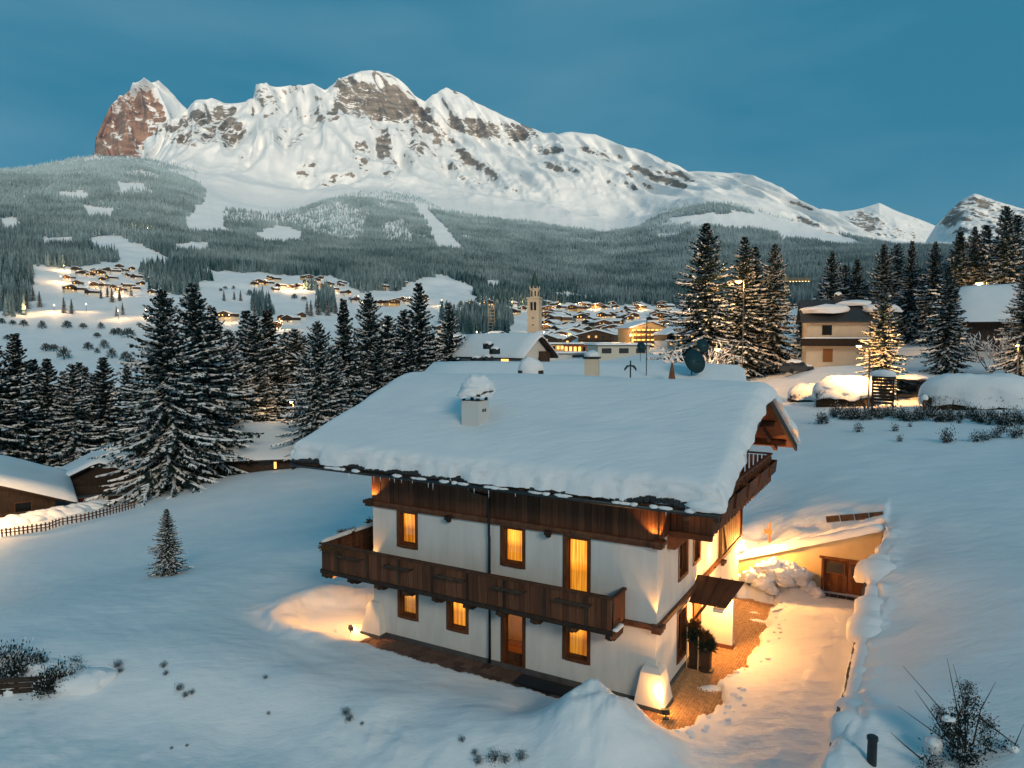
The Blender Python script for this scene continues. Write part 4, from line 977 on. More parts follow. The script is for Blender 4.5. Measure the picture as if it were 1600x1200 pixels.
# ================================================================== trees
NEEDLE = mat('needles', (0.015, 0.032, 0.029), 0.9, vary=(0.6, 0.45, (1, 1, 1)), spec=0.1)
BARK = mat('bark', (0.050, 0.036, 0.028), 0.95, vary=(3, 0.4, (1, 1, .3)))
TREESNOW = mat('tree_snow', (0.80, 0.815, 0.83), 0.8, spec=0.1)
FROST = mat('frosted_twig', (0.035, 0.065, 0.07), 0.9, spec=0.1)
def spruce_mesh(seed, rmax=3.6, levels=46, per=6, snow=0.6, hgt=20.0, low=0.05, power=0.85, twig=1.0):
    """one spruce crown 20 m tall: drooping branches, each with side twigs, hanging sprays and snow lying along it"""
    rg = np.random.default_rng(seed); V = []; Fc = []; Mi = []
    def quad(p, d, w, mi):
        b = len(V); V.extend([p - w * .55, p + d * .55 - w, p + d, p + d * .55 + w, p + w * .55]); Fc.append((b, b+1, b+2, b+3, b+4)); Mi.append(mi)
    zs = low + (1 - low) * (np.linspace(0, 1, levels) ** 0.92)
    for zi in zs:
        z = zi * hgt * .985; f = 1 - zi
        n = max(3, int(round(per * (0.6 + .5 * f) + rg.uniform(-.8, .8)))); a0 = rg.uniform(0, 6.28)
        for k in range(n):
            a = a0 + 6.283 * k / n + rg.normal(0, .22)
            Lb = (rmax * f ** power) * rg.uniform(.58, 1.18) * (1 + .14 * math.sin(zi * 31 + seed) + .12 * math.sin(a * 2 + seed)) + .22
            if zi < .14: Lb *= .62 + 2.7 * zi
            el = R(-22 + 50 * zi ** 1.6) + rg.normal(0, .10)
            dirh = np.array([math.cos(a), math.sin(a), 0]); sd = np.array([-math.sin(a), math.cos(a), 0])
            m = 7 if Lb > 1.6 else 5 if Lb > .8 else 4
            sp = []
            z0 = z + rg.uniform(-.12, .12)
            for q in range(m):
                t = q / (m - 1)
                sp.append(dirh * Lb * t * math.cos(el) + sd * .10 * Lb * math.sin(t * 2.5 + k) * rg.uniform(.2, 1) + np.array([0, 0, z0 + Lb * (math.sin(el) * t - .30 * t * t * (1 - .9 * zi) + .20 * t ** 3.5)]))
            for q in range(1, m):
                t = q / (m - 1); p = sp[q]; fw = sp[q] - sp[q-1]; ln = np.linalg.norm(fw) + 1e-6; fw = fw / ln
                wl_ = (.16 + .34 * Lb * (1 - t) ** .8 * .42 + .12) * twig
                quad(sp[q-1], sp[q] - sp[q-1] + fw * .12, sd * .07, 0)
                for s_ in (-1, 1):
                    for rep in (0, 1, 2):
                        d_ = (sd * s_ * rg.uniform(.55, 1.0) + fw * rg.uniform(.35, .9) + np.array([0, 0, rg.uniform(-.55, .05)])) * wl_ * rg.uniform(.7, 1.2)
                        pp = p - fw * ln * rg.uniform(0, .9); w_ = np.cross(d_, np.array([rg.normal(), rg.normal(), rg.normal() * 2])); w_ = w_ / (np.linalg.norm(w_) + 1e-6) * (.085 + .055 * rg.random()) * twig
                        quad(pp, d_, w_, 0)
                        if rg.random() < snow * .62:
                            quad(pp + np.array([0, 0, .05]), d_ * .85, np.cross(d_, [0, 0, 1.]) / (np.linalg.norm(d_) + 1e-6) * .06 + np.array([0, 0, rg.uniform(.03, .07)]), 1)
                for rep in range(2):       # hanging sprays
                    d_ = np.array([rg.normal(0, .1), rg.normal(0, .1), -1.]) * wl_ * rg.uniform(.5, 1.0); pp = p - fw * ln * rg.uniform(0, 1)
                    quad(pp, d_, (sd * rg.uniform(-1, 1) + dirh * rg.uniform(-1, 1)) * .14 * twig, 0)
                if rg.random() < snow * .72:     # snow lying along the branch: a small ridge
                    w_ = rg.uniform(.06, .20) * (1.1 - .4 * t) * (.6 + .5 * f); hh = rg.uniform(.05, .15); e0, e1 = sp[q-1] + np.array([0, 0, .02]), sp[q] + np.array([0, 0, .02])
                    b = len(V); dz_ = np.array([0, 0, -hh * 1.1]); V.extend([e0 - sd * w_ + dz_, e0 + np.array([0, 0, hh]), e0 + sd * w_ + dz_, e1 - sd * w_ * .8 + dz_, e1 + np.array([0, 0, hh * .8]), e1 + sd * w_ * .8 + dz_, e1 + fw * .14 + dz_ * .6])
                    Fc.extend([(b, b+3, b+4, b+1), (b+1, b+4, b+5, b+2), (b+3, b+6, b+4), (b+4, b+6, b+5)]); Mi.extend([1] * 4)
    b = len(V); V.extend([np.array([.05, 0, hgt * .95]), np.array([-.03, .04, hgt * .95]), np.array([-.03, -.04, hgt * .95]), np.array([0, 0, hgt])])
    Fc.extend([(b, b+1, b+3), (b+1, b+2, b+3), (b+2, b, b+3)]); Mi.extend([0] * 3)
    crown = raw_mesh('crown', V, Fc, [NEEDLE, TREESNOW], False, Mi)
    tb = MB(); tb.tube([(0, 0, -.6), (0, 0, 0.2), (.03, .02, hgt * .35), (0, .03, hgt * .7), (0, 0, hgt * .96)], [.30, .25, .19, .10, .02], 7)
    trunk = tb.mesh('trunk', [BARK], True)
    return crown, trunk
SPRUCE = [spruce_mesh(11, 6.4, 50, 8, .82), spruce_mesh(12, 5.6, 46, 8, .80), spruce_mesh(13, 4.6, 48, 7, .78, power=.9), spruce_mesh(14, 5.0, 42, 7, 1.0, power=.75), spruce_mesh(15, 4.2, 44, 7, .95, power=.8), spruce_mesh(16, 6.8, 44, 8, .80, power=.75), spruce_mesh(17, 5.4, 38, 7, 1.0, power=.65), spruce_mesh(18, 4.8, 52, 8, .62, power=1.05)]
TREES = []
def spruce(px, top, dist, proto, label, group=None, wide=1.0, rz=None, loc=None):
    g = col_at(px, dist) if loc is None else np.array(loc)
    h = at(px, top, math.hypot(g[0], g[1]))[2] - g[2]
    s = h / 20.0
    kd = proto if random.random() < .7 or loc is not None or '{}' not in label else random.choice((6, 7))
    wd_ = ('broad', 'full', 'narrow', 'thickly snowed', 'slim', 'spreading', 'sparse layered', 'dense dark')[kd]
    if '{}' in label: label = label.format(wd_); group = f'{group}, {wd_}'
    t = empty('spruce_tree', (g[0], g[1], g[2] - .1), rz if rz is not None else random.uniform(0, 6.28), label, 'tree', group)
    t.scale = (s * wide * 1.30, s * wide * 1.30, s)
    cr, tr = SPRUCE[kd]
    link(bpy.data.objects.new('trunk', tr), t); link(bpy.data.objects.new('crown', cr), t)
    TREES.append((px, g, h)); return t
spruce(256, 452, 78, 0, 'tallest wide snow streaked spruce standing alone behind the left snow crest', wide=.92)
spruce(304, 441, 84, 1, 'dark tall spruce directly behind the widest left spruce', wide=1.0)
G = 'spruces behind the left chalets'; Lb = '{} spruce in the dark wood behind the snowed-in left chalets'
for px, top, d_, pr, wd in [(24,519,118,1,1.05),(-14,530,116,0,1.0),(73,559,118,2,1.1),(52,560,125,1,1.0),(112,567,116,3,1.0),(161,557,118,2,1.2),(132,571,140,1,1.0),(123,565,150,2,1.0),(98,578,135,4,1.1),(146,582,138,2,1.1),(198,570,128,2,1.0),(-50,540,125,1,1.1),(-90,520,120,0,1.0),(215,590,135,4,1.2)]:
    spruce(px, top, d_, pr, Lb, G, wd)
G = 'spruces between the tall left pair and the chalet roof'; Lb = '{} spruce in the grove between the tall left pair and the chalet'
for px, top, d_, pr, wd in [(333,478,92,1,1.0),(358,515,96,5,.8),(386,484,108,2,1.1),(398,490,104,1,.9),(419,482,112,4,1.2),(375,560,100,3,1.1),(345,590,90,2,1.2),(448,517,125,2,1.0),(461,512,122,1,1.0),(471,523,126,4,1.1),(436,560,112,1,1.2),(405,570,100,3,1.1)]:
    spruce(px, top, d_, pr, Lb, G, wd)
G = 'spruces behind the chalet roof'; Lb = '{} spruce rising behind the left half of the chalet roof'
for px, top, d_, pr, wd in [(497,500,84,5,.75),(538,465,88,3,.85),(577,457,94,0,.80),(606,491,98,2,1.0),(631,483,96,4,1.05),(655,441,96,2,.95),(702,472,100,1,.75),(520,540,84,3,.9),(560,540,92,1,.9),(640,530,92,4,1.2),(675,520,100,2,1.1),(590,530,92,5,.8),(478,560,90,5,.7)]:
    spruce(px, top, d_, pr, Lb, G, wd)
G = 'tall spruces beside the satellite dishes'
spruce(1100, 348, 118, 1, 'tall full spruce with snow on its lower boughs above the satellite dishes', G, .95)
spruce(1160, 369, 122, 2, 'tall spruce with a glowing street lamp caught in its branches', G, .95)
spruce(1176, 384, 126, 4, 'slim spruce pressed against the one with the lamp', G, 1.0)
spruce(1207, 379, 124, 3, 'tall spruce with snow clods, next to the long lit crane jib', G, .85)
G = 'spruces behind the cream house'; Lb = '{} spruce in the row behind the cream house and its garden'
for px, top, d_, pr, wd in [(1296,391,150,1,.8),(1315,413,154,2,1.0),(1335,405,152,2,1.0),(1376,381,150,1,.85),(1396,381,158,2,.9),(1419,375,150,0,.75),(1455,377,145,1,.8),(1493,360,140,2,1.1),(1515,354,142,1,.8),(1533,352,146,4,1.1),(1563,322,140,0,.72),(1580,335,150,1,.9),(1640,330,140,0,.8),(1690,340,150,1,.9),(1280,440,165,4,1.0),(1350,440,165,2,1.0),(1438,430,160,2,1.1),(1250,480,150,4,1.2)]:
    spruce(px, top, d_, pr, Lb, G, wd)
spruce(1378, 446, 84, 3, 'snowy spruce by the curved street lamp, its lower boughs glowing orange', None, .95)
spruce(1478, 415, 104, 2, 'slim snowy spruce standing alone in the garden right of the lamp-lit one', None, 1.05)
spruce(1596, 415, 100, 3, 'broad snow covered spruce in front of the grey shed roof', None, .9)
p = hit(263, 897); spruce(263, 792, 0, 2, 'little dark spruce alone in the open snow left of the chalet', None, 1.15, loc=p)

G = 'lone slim spruces on the valley fields'
for px, py, h in [(175,472,15),(187,470,13),(100,489,14),(62,480,15),(42,482,17),(22,484,19),(112,490,13),(6,480,17),(30,470,15),(52,470,13),(398,494,14),(486,494,16),(498,492,19),(512,493,18),(524,490,15),(480,492,14),(150,462,10),(168,464,12),(158,466,11),(205,463,12),(192,492,11),(182,494,9),(350,470,12),(366,468,10),(376,470,12),(690,492,14),(705,498,15),(1020,478,14),(990,476,15),(905,474,14),(872,478,13)]:
    p = hit(px, py, 200)
    t = empty('spruce_tree', p, random.uniform(0, 6), 'small dark spruce standing alone among the valley fields and hamlets', 'tree', G); s = h / 20; t.scale = (s, s, s)
    link(bpy.data.objects.new('trunk', SPRUCE[7][1]), t); link(bpy.data.objects.new('crown', SPRUCE[7][0]), t)
# ---------------------------------------------------------------- leafless shrubs and small trees
def bare_mesh(seed, hgt, spread, n0, depth, m, snow=0.0, r0=.05):
    rg = random.Random(seed); b = MB()
    def grow(p, d, L, r, lev):
        q = p + d * L * .5 + Vector((rg.uniform(-1, 1), rg.uniform(-1, 1), rg.uniform(-.5, .5))) * L * .07; e = q + (d + Vector((rg.uniform(-1, 1), rg.uniform(-1, 1), rg.uniform(-.2, .4))) * .25).normalized() * L * .5
        b.cur = 0; b.tube([p, q, e], [r, r * .8, r * .55], 4 if lev > 1 else 3, False)
        if snow and rg.random() < snow:
            b.cur = 1; o_ = Vector((0, 0, r * .9 + .008)); b.tube([p + o_ + (q - p) * .2, q + o_ * 1.3, e + o_], [.012 + r * .5, .022 + r * .6, .008], 4, True)
        if lev == 0: return
        for k in range(rg.choice((2, 3, 3))):
            d2 = (d + Vector((rg.uniform(-1, 1), rg.uniform(-1, 1), rg.uniform(-.5, .7))) * spread).normalized(); grow(q.lerp(e, rg.uniform(.1, 1)), d2, L * rg.uniform(.55, .85), r * .58, lev - 1)
    for k in range(n0):
        a = 6.283 * k / n0 + rg.uniform(-.4, .4); grow(Vector((rg.uniform(-.1, .1), rg.uniform(-.1, .1), -.05)), Vector((math.cos(a) * spread, math.sin(a) * spread, 1.0)).normalized(), hgt * rg.uniform(.35, .5), r0, depth)
    return b.mesh('branches', [m, TREESNOW], False)
def round_bush(seed, n, tall):
    rg = random.Random(seed); b = MB()
    for i in range(n):
        a = rg.uniform(0, 6.28); el = rg.uniform(-.15, 1.5); r = 2.1 * rg.uniform(.35, 1.05)
        c = Vector((math.cos(a) * math.cos(el) * r, math.sin(a) * math.cos(el) * r, (math.sin(el) * r * tall + 1.0)))
        d_ = (c - Vector((0, 0, .6))).normalized() * rg.uniform(.5, 1.1); w = d_.cross(Vector((rg.uniform(-1, 1), rg.uniform(-1, 1), rg.uniform(-1, 1)))).normalized() * rg.uniform(.05, .14)
        b.cur = 1 if rg.random() < .10 else 0; b.face([c - w, c + d_, c + w])
    b.cur = 0
    for k in range(5): b.tube([(0, 0, -.3), (rg.uniform(-.6, .6), rg.uniform(-.6, .6), 1.6), (rg.uniform(-1.3, 1.3), rg.uniform(-1.3, 1.3), 2.8 * tall)], [.14, .09, .03], 4, False)
    return b.mesh('branches', [FROST, TREESNOW], False)
BUSH = [round_bush(31, 620, 1.1), round_bush(32, 520, .9), round_bush(33, 560, 1.5)]
DARKTWIG = mat('dark_twig', (0.045, 0.032, 0.026), .9)
SHRUB = [bare_mesh(41, 2.2, .8, 8, 4, DARKTWIG, .55, .03), bare_mesh(42, 2.6, .6, 6, 4, DARKTWIG, .35, .03)]
def bush(px, py, h, k, label, group=None, me=None, name='bare_bush'):
    p = hit(px, py)
    if p is None: return
    base = me or BUSH[k % 3]
    o = bpy.data.objects.new(name, base); o.location = (p[0], p[1], p[2] - .05); o.rotation_euler = (0, 0, random.uniform(0, 6.28)); s = h / (5.0 if me is None else 2.3); o.scale = (s, s, s)
    return tag(link(o), label, 'bush', group)
Lb, G = 'frosted leafless bush scattered over the open valley snowfield', 'bushes on the valley snowfield'
for i, (px, py, h) in enumerate([(37,510,7),(20,508,6),(66,514,7),(105,513,8),(130,514,7),(158,514,6),(72,549,7),(84,549,7),(100,562,9),(138,547,7),(152,528,6),(163,545,7),(185,523,7),(200,528,11),(175,560,7),(197,565,8),(12,532,6),(152,552,4),(178,524,7),(206,575,9),(20,488,7),(3,506,6),(230,560,8),(390,462,8),(460,467,8),(352,452,6),(365,452,5),(345,455,5),(475,470,8),(505,465,7),(620,455,8),(735,482,8),(720,480,9),(745,470,7),(690,475,6),(640,420,7)]):
    bush(px, py, h, i, Lb, G)
bush(75, 800, 3.2, 0, 'bare snow tipped shrub glowing in lamp light behind the picket fence', None, SHRUB[0], 'bare_shrub')
bush(1548, 582, 5.0, 0, 'pinkish snow covered leafless tree beside the domed hedge', None, SHRUB[1], 'bare_shrub')
bush(1580, 585, 4.6, 1, 'dark leafless tree left of the broad snowy spruce', None, SHRUB[0], 'bare_shrub')
for i, (px, py, h) in enumerate([(1062,612,6.0),(1088,600,7.0),(1128,600,5.0)]):
    p = col_at(px, 92 + i * 5); o = bpy.data.objects.new('bare_shrub', SHRUB[i % 2]); o.location = p; s = h / 2.3; o.scale = (s, s, s * .9); o.rotation_euler = (0, 0, i * 1.7)
    tag(link(o), 'snow crusted leafless tree behind the satellite dishes', 'tree', 'snow crusted trees behind the satellite dishes')

# ---------------------------------------------------------------- far forest, read as one mass
def inpoly(px, py, poly):
    r = np.zeros(px.shape, bool); n = len(poly); j = n - 1
    for i in range(n):
        xi, yi = poly[i]; xj, yj = poly[j]
        c = ((yi > py) != (yj > py)) & (px < (xj - xi) * (py - yi) / (yj - yi + 1e-9) + xi); r ^= c; j = i
    return r
treeline = [(-300,272),(0,264),(150,242),(240,246),(300,260),(330,298),(345,328),(420,335),(470,328),(520,310),(560,299),(640,302),(690,326),(760,340),(850,350),(950,364),(1000,356),(1035,324),(1060,313),(1160,319),(1200,334),(1300,362),(1400,386),(1900,396)]
valley = [(-300,430),(0,412),(60,416),(130,412),(150,396),(240,402),(300,420),(400,428),(560,434),(640,442),(700,430),(740,452),(760,470),(800,474),(860,470),(880,456),(960,470),(1060,480),(1250,480),(1900,470)]
clear = [[(306,258),(327,258),(348,310),(354,364),(276,368),(298,332),(318,308)],[(128,322),(178,326),(176,342),(140,340)],[(0,338),(32,342),(30,362),(0,360)],[(404,360),(430,351),(468,360),(472,380),(420,380),(398,374)],
         [(643,314),(661,320),(692,350),(728,392),(684,390),(667,352)],[(138,370),(192,370),(252,398),(292,416),(230,420),(180,398),(138,388)],[(690,428),(738,470),(690,474),(630,446)],[(862,456),(908,462),(918,482),(868,482)],[(1040,340),(1180,330),(1300,362),(1360,384),(1300,384),(1180,360),(1060,352)],
         [(60,372),(112,370),(120,384),(70,388)],[(268,380),(330,378),(330,396),(280,398)],[(760,440),(785,440),(785,452),(762,452)],[(90,300),(130,298),(128,308),(96,310)],[(180,285),(232,288),(230,298),(190,296)]]
sparse = [[(452,346),(500,320),(530,314),(574,332),(570,362),(560,378),(520,374),(478,362)],[(596,356),(625,342),(648,370),(642,382),(598,376)],[(345,330),(420,335),(470,328),(470,350),(360,350)]]
clumps = [[(222,418),(300,414),(332,438),(292,462),(232,458)],[(0,414),(46,414),(54,470),(30,494),(0,494)],[(690,492),(790,486),(800,535),(700,545)],[(520,432),(620,432),(640,452),(560,456)],[(495,462),(520,458),(525,490),(490,490)],[(740,455),(860,468),(850,480),(750,476)],[(860,470),(1000,470),(1000,476),(860,478)],
          [(60,395),(180,396),(180,412),(60,418)],[(395,478),(420,470),(420,492),(398,495)],[(470,448),(490,446),(490,458),(470,458)],[(195,350),(290,352),(290,376),(200,378)]]
def scatter(N, X, Y, Z):
    px, py = project(X, Y, Z)
    ok = (py > np.interp(px, [p[0] for p in treeline], [p[1] for p in treeline])) & (py < np.interp(px, [p[0] for p in valley], [p[1] for p in valley]) + 4 * fbm(px / 30, py / 30, 2.0, 2))
    wob = 9 * fbm(X / 90, Y / 90, 3.0, 4)
    for c in clear: ok &= ~inpoly(px + wob, py + wob * .5, c)
    u = rng.random(px.shape)
    for c in sparse: ok &= ~(inpoly(px + wob, py, c) & (u > .16))
    for c in clumps: ok |= inpoly(px + wob * 1.6, py + wob * .8, c) & (rng.random(px.shape) < .62)
    gap = fbm(X / 170, Y / 170, 8.0, 4); ok &= (gap > -0.34 - .25 * (py > 380)) | (u < .16)
    return ok
N = 420000
ra = rng.uniform(-R(39), R(39), N); rr_ = np.sqrt(rng.uniform(600 ** 2, 3385 ** 2, N))
fx, fy = rr_ * np.sin(ra), rr_ * np.cos(ra)
# heights from the ground sheet itself
ci = np.clip(np.searchsorted(azs, ra) - 1, 0, len(azs) - 2); ri = np.clip(np.searchsorted(rs, rr_) - 1, 0, len(rs) - 2)
ca = (ra - azs[ci]) / (azs[ci+1] - azs[ci]); cr_ = (rr_ - rs[ri]) / (rs[ri+1] - rs[ri])
fz = (GZ[ri, ci] * (1 - ca) + GZ[ri, ci+1] * ca) * (1 - cr_) + (GZ[ri+1, ci] * (1 - ca) + GZ[ri+1, ci+1] * ca) * cr_
keep = scatter(N, fx, fy, fz) & (rng.random(N) < np.clip(1.2 - rr_ / 5200, .5, 1))
FP = [np.stack([fx, fy, fz], 1)[keep]]
for grid, rows_ in ((MASSIF, 80), (SHOULDER, 48), (SPUR, 40)):
    P = grid[:rows_]
    i = rng.integers(0, P.shape[0] - 1, 70000); j = rng.integers(0, P.shape[1] - 1, 70000); u = rng.random((70000, 1)); v = rng.random((70000, 1))
    q = P[i, j] * (1 - u) * (1 - v) + P[i+1, j] * u * (1 - v) + P[i, j+1] * (1 - u) * v + P[i+1, j+1] * u * v
    ar = np.linalg.norm(np.cross(P[i+1, j] - P[i, j], P[i, j+1] - P[i, j]), axis=1)
    q = q[(rng.random(70000) < ar / 500.)]
    FP.append(q[scatter(len(q), q[:, 0], q[:, 1], q[:, 2])])
FP = np.concatenate(FP)
def frost_needle_mat():
    m = bpy.data.materials.new('frosted_needles'); m.use_nodes = True
    n, l = m.node_tree.nodes, m.node_tree.links
    b = n['Principled BSDF']; b.inputs['Roughness'].default_value = .9; b.inputs['Specular IOR Level'].default_value = .1
    g = n.new('ShaderNodeNewGeometry'); oi = n.new('ShaderNodeObjectInfo'); sx = n.new('ShaderNodeSeparateXYZ')
    l.new(g.outputs['Position'], sx.inputs[0])
    mr = n.new('ShaderNodeMapRange'); mr.inputs[1].default_value = 60; mr.inputs[2].default_value = 700; mr.inputs[3].default_value = .00; mr.inputs[4].default_value = .52   # more frost higher up
    l.new(sx.outputs['Z'], mr.inputs[0])
    ma = n.new('ShaderNodeMath'); ma.operation = 'MULTIPLY_ADD'; ma.inputs[1].default_value = .20; l.new(oi.outputs['Random'], ma.inputs[0]); l.new(mr.outputs[0], ma.inputs[2])
    tc = n.new('ShaderNodeTexCoord'); nz = n.new('ShaderNodeTexNoise'); nz.inputs['Scale'].default_value = 1.4; l.new(g.outputs['Position'], nz.inputs['Vector'])
    nb = n.new('ShaderNodeTexNoise'); nb.inputs['Scale'].default_value = .007; nb.inputs['Detail'].default_value = 4; l.new(g.outputs['Position'], nb.inputs['Vector'])
    mb = n.new('ShaderNodeMapRange'); mb.inputs[1].default_value = .35; mb.inputs[2].default_value = .68; mb.inputs[3].default_value = -.10; mb.inputs[4].default_value = .22; l.new(nb.outputs['Fac'], mb.inputs[0])
    mc = n.new('ShaderNodeMath'); mc.operation = 'ADD'; mc.use_clamp = True; l.new(ma.outputs[0], mc.inputs[0]); l.new(mb.outputs[0], mc.inputs[1])
    m2 = n.new('ShaderNodeMath'); m2.operation = 'MULTIPLY'; l.new(mc.outputs[0], m2.inputs[0]); l.new(nz.outputs['Fac'], m2.inputs[1])
    m3 = n.new('ShaderNodeMath'); m3.operation = 'MULTIPLY'; m3.inputs[1].default_value = 1.7; m3.use_clamp = True; l.new(m2.outputs[0], m3.inputs[0])
    mx = n.new('ShaderNodeMix'); mx.data_type = 'RGBA'; mx.inputs[6].default_value = (0.011, 0.046, 0.055, 1); mx.inputs[7].default_value = (.58, .74, .81, 1)  # blue of hazy shade put into the needle and frost colours
    l.new(m3.outputs[0], mx.inputs[0]); l.new(mx.outputs[2], b.inputs['Base Color']); return m
FNEEDLE = frost_needle_mat()
def far_tree(seed):
    rg = np.random.default_rng(seed); V = []; Fc = []
    for k in range(5):
        z0, z1 = 1.0 + k * 3.3, 1.0 + k * 3.3 + 6.2; r0 = 3.3 * (1 - k / 5.6); n = 8; b = len(V)
        a0 = rg.uniform(0, 6)
        for i in range(n):
            a = a0 + 6.283 * i / n; r = r0 * (1.0 if i % 2 else .62) * rg.uniform(.8, 1.15); V.append((r * math.cos(a), r * math.sin(a), z0 + rg.uniform(-.5, .4)))
        V.append((0, 0, min(z1, 20)))
        Fc += [(b + i, b + (i + 1) % n, b + n) for i in range(n)]
    return raw_mesh('far_tree', V, Fc, [FNEEDLE])
def forest(name, label, pts, proto, smin, smax, scene_seed):
    me = bpy.data.meshes.new(name); me.vertices.add(len(pts)); me.vertices.foreach_set('co', pts.astype(np.float32).ravel())
    sc2 = me.attributes.new('tscale', 'FLOAT', 'POINT'); sc2.data.foreach_set('value', rng.uniform(smin, smax, len(pts)).astype(np.float32))
    rt = me.attributes.new('trot', 'FLOAT', 'POINT'); rt.data.foreach_set('value', rng.uniform(0, 6.28, len(pts)).astype(np.float32))
    o = link(bpy.data.objects.new(name, me))
    po = bpy.data.objects.new('far_tree', proto)
    ng = bpy.data.node_groups.new(name, 'GeometryNodeTree'); ng.interface.new_socket('Geometry', in_out='INPUT', socket_type='NodeSocketGeometry'); ng.interface.new_socket('Geometry', in_out='OUTPUT', socket_type='NodeSocketGeometry')
    N_ = ng.nodes; gi = N_.new('NodeGroupInput'); go = N_.new('NodeGroupOutput'); ip = N_.new('GeometryNodeInstanceOnPoints'); oi = N_.new('GeometryNodeObjectInfo'); oi.inputs['Object'].default_value = po
    a1 = N_.new('GeometryNodeInputNamedAttribute'); a1.data_type = 'FLOAT'; a1.inputs['Name'].default_value = 'tscale'
    a2 = N_.new('GeometryNodeInputNamedAttribute'); a2.data_type = 'FLOAT'; a2.inputs['Name'].default_value = 'trot'
    cx = N_.new('ShaderNodeCombineXYZ')
    lk = ng.links; lk.new(gi.outputs[0], ip.inputs['Points']); lk.new(oi.outputs['Geometry'], ip.inputs['Instance']); lk.new(a1.outputs['Attribute'], ip.inputs['Scale']); lk.new(a2.outputs['Attribute'], cx.inputs['Z']); lk.new(cx.outputs[0], ip.inputs['Rotation']); lk.new(ip.outputs[0], go.inputs[0])
    md = o.modifiers.new('instances', 'NODES'); md.node_group = ng
    return tag(o, label, 'forest', kind='stuff')
half = rng.random(len(FP)) < .5
forest('forest', 'frosted conifer forest covering the lower slopes of the massif', FP[half], far_tree(5), .42, 1.05, 1)
forest('forest', 'frosted conifer forest covering the lower slopes of the massif', FP[~half], far_tree(6), .35, .9, 2)
print('forest trees', len(FP))

# ================================================================== garage cut into the slope
YELLOW = mat('yellow_render', (0.62, 0.49, 0.30), .9, bump=(45, .4, .006), vary=(.9, .10, (1, 1, 1)))
STONE = mat('wall_stone', (0.13, 0.12, 0.11), .9, bump=(12, .6, .03), vary=(3, .3, (1, 1, 1)), objrand=.25)
garage = empty('garage', loc2w(0, 13.72, 0), HZ, 'ochre walled garage with a double timber door dug into the snow slope', 'garage')
zt = lambda x: 1.20 + (x + .3) * (3.60 - 1.20) / 6.65
g = MB(); gx0, gx1, gh = 3.62, 5.86, 1.90
def gpoly(xa, xb, za_, zb_): g.face([(xa, 0, za_[0]), (xb, 0, za_[1]), (xb, 0, zb_[1]), (xa, 0, zb_[0])])
gpoly(-.6, gx0, (-.1, -.1), (zt(-.6), zt(gx0))); gpoly(gx1, 6.5, (-.1, -.1), (zt(gx1), zt(6.5))); gpoly(gx0, gx1, (gh, gh), (zt(gx0), zt(gx1)))
for xa in (gx0, gx1): g.face([(xa, 0, -.1), (xa, 0, gh), (xa, .2, gh), (xa, .2, -.1)])
g.face([(gx0, 0, gh), (gx1, 0, gh), (gx1, .2, gh), (gx0, .2, gh)])
g.build('wall', YELLOW, garage)
s = MB()
for xa, xb in ((-.6, 3.0), (3.0, 6.5)):
    s.hexa([(xa, -.10, zt(xa)), (xb - .004, -.10, zt(xb)), (xb - .004, .30, zt(xb)), (xa, .30, zt(xa)), (xa, -.10, zt(xa) + .05), (xb - .004, -.10, zt(xb) + .05), (xb - .004, .30, zt(xb) + .05), (xa, .30, zt(xa) + .05)])
s.build('coping', DARKW, garage)
s = MB(); s.box(gx0 - .12, gx1 + .1, -.06, -.005, gh, gh + .12); s.box(gx0 - .02, gx0 + .08, -.03, .1, 0, gh - .005); s.box(gx1 - .08, gx1 + .02, -.03, .1, 0, gh - .005); s.build('door_frame', FRAMEW, garage)
for i in range(2):
    xa = gx0 + .10 + i * 1.03; dr = MB(); dr.box(xa, xa + 1.0, .10, .14, .02, gh - .02); dr = dr.build('door', FRAMEW, garage)
    for k in range(5): plank(dr, xa + .1 + k * .2, .085, .62, .19, .03, 1.15)
    s = MB(); s.box(xa + .14, xa + .86, .075, .098, 1.24, 1.74); s.build('pane', DARKGLASS, dr)
    s = MB(); s.box(xa + .10, xa + .90, .06, .099, 1.18, 1.235); s.box(xa + .10, xa + .90, .06, .099, 1.745, 1.80); s.box(xa + .10, xa + .138, .06, .099, 1.236, 1.744); s.box(xa + .862, xa + .90, .06, .099, 1.236, 1.744); s.build('sash', FRAMEW, dr)
    s = MB(); s.tube([(xa + (.92 if i == 0 else .08), .03, 1.0), (xa + (.70 if i == 0 else .30), .03, 1.0)], .018, 6); s.build('handle', METAL, dr)
for k in range(9):
    s = MB(); s.box(2.6 + k * .36, 2.6 + k * .36 + .34, -.75, -.42, .34, .385); s.build('drain_grate', METAL, garage)
for k in range(4):
    plank(garage, 3.95 + k * .62, .95 + .05 * k, 3.62 + .20 * k * .62 / .62 * .62, .60, .05, .30, BOARD_ME, 'buried_board', (R(-8), R(-13), 0))
pts = [(x_, -.02, zt(x_) + .05) for x_ in np.linspace(-.5, 6.3, 3)]
snow_strip(garage, (-.55, .10, zt(-.55) + .04), (6.3, .10, zt(6.3) + .04), .34, .34, 7.0, n=40)
# little wooden sign standing in the snow above the garage
sg = empty('wooden_sign', (0, 0, 0), 0, 'small brown wooden sign post in the lit snow beside the garage', 'sign')
s = MB(); s.box(-.05, .05, -.04, .04, -.4, 1.0); s.build('post', FRAMEW, sg); s = MB(); s.box(-.26, .12, -.07, -.04, .45, .68); s.build('board', FRAMEW, sg)
px_, py_ = loc2w(1.05, 14.7)[:2]; sg.location = (px_, py_, gz(px_, py_)); sg.rotation_euler = (0, 0, HZ)
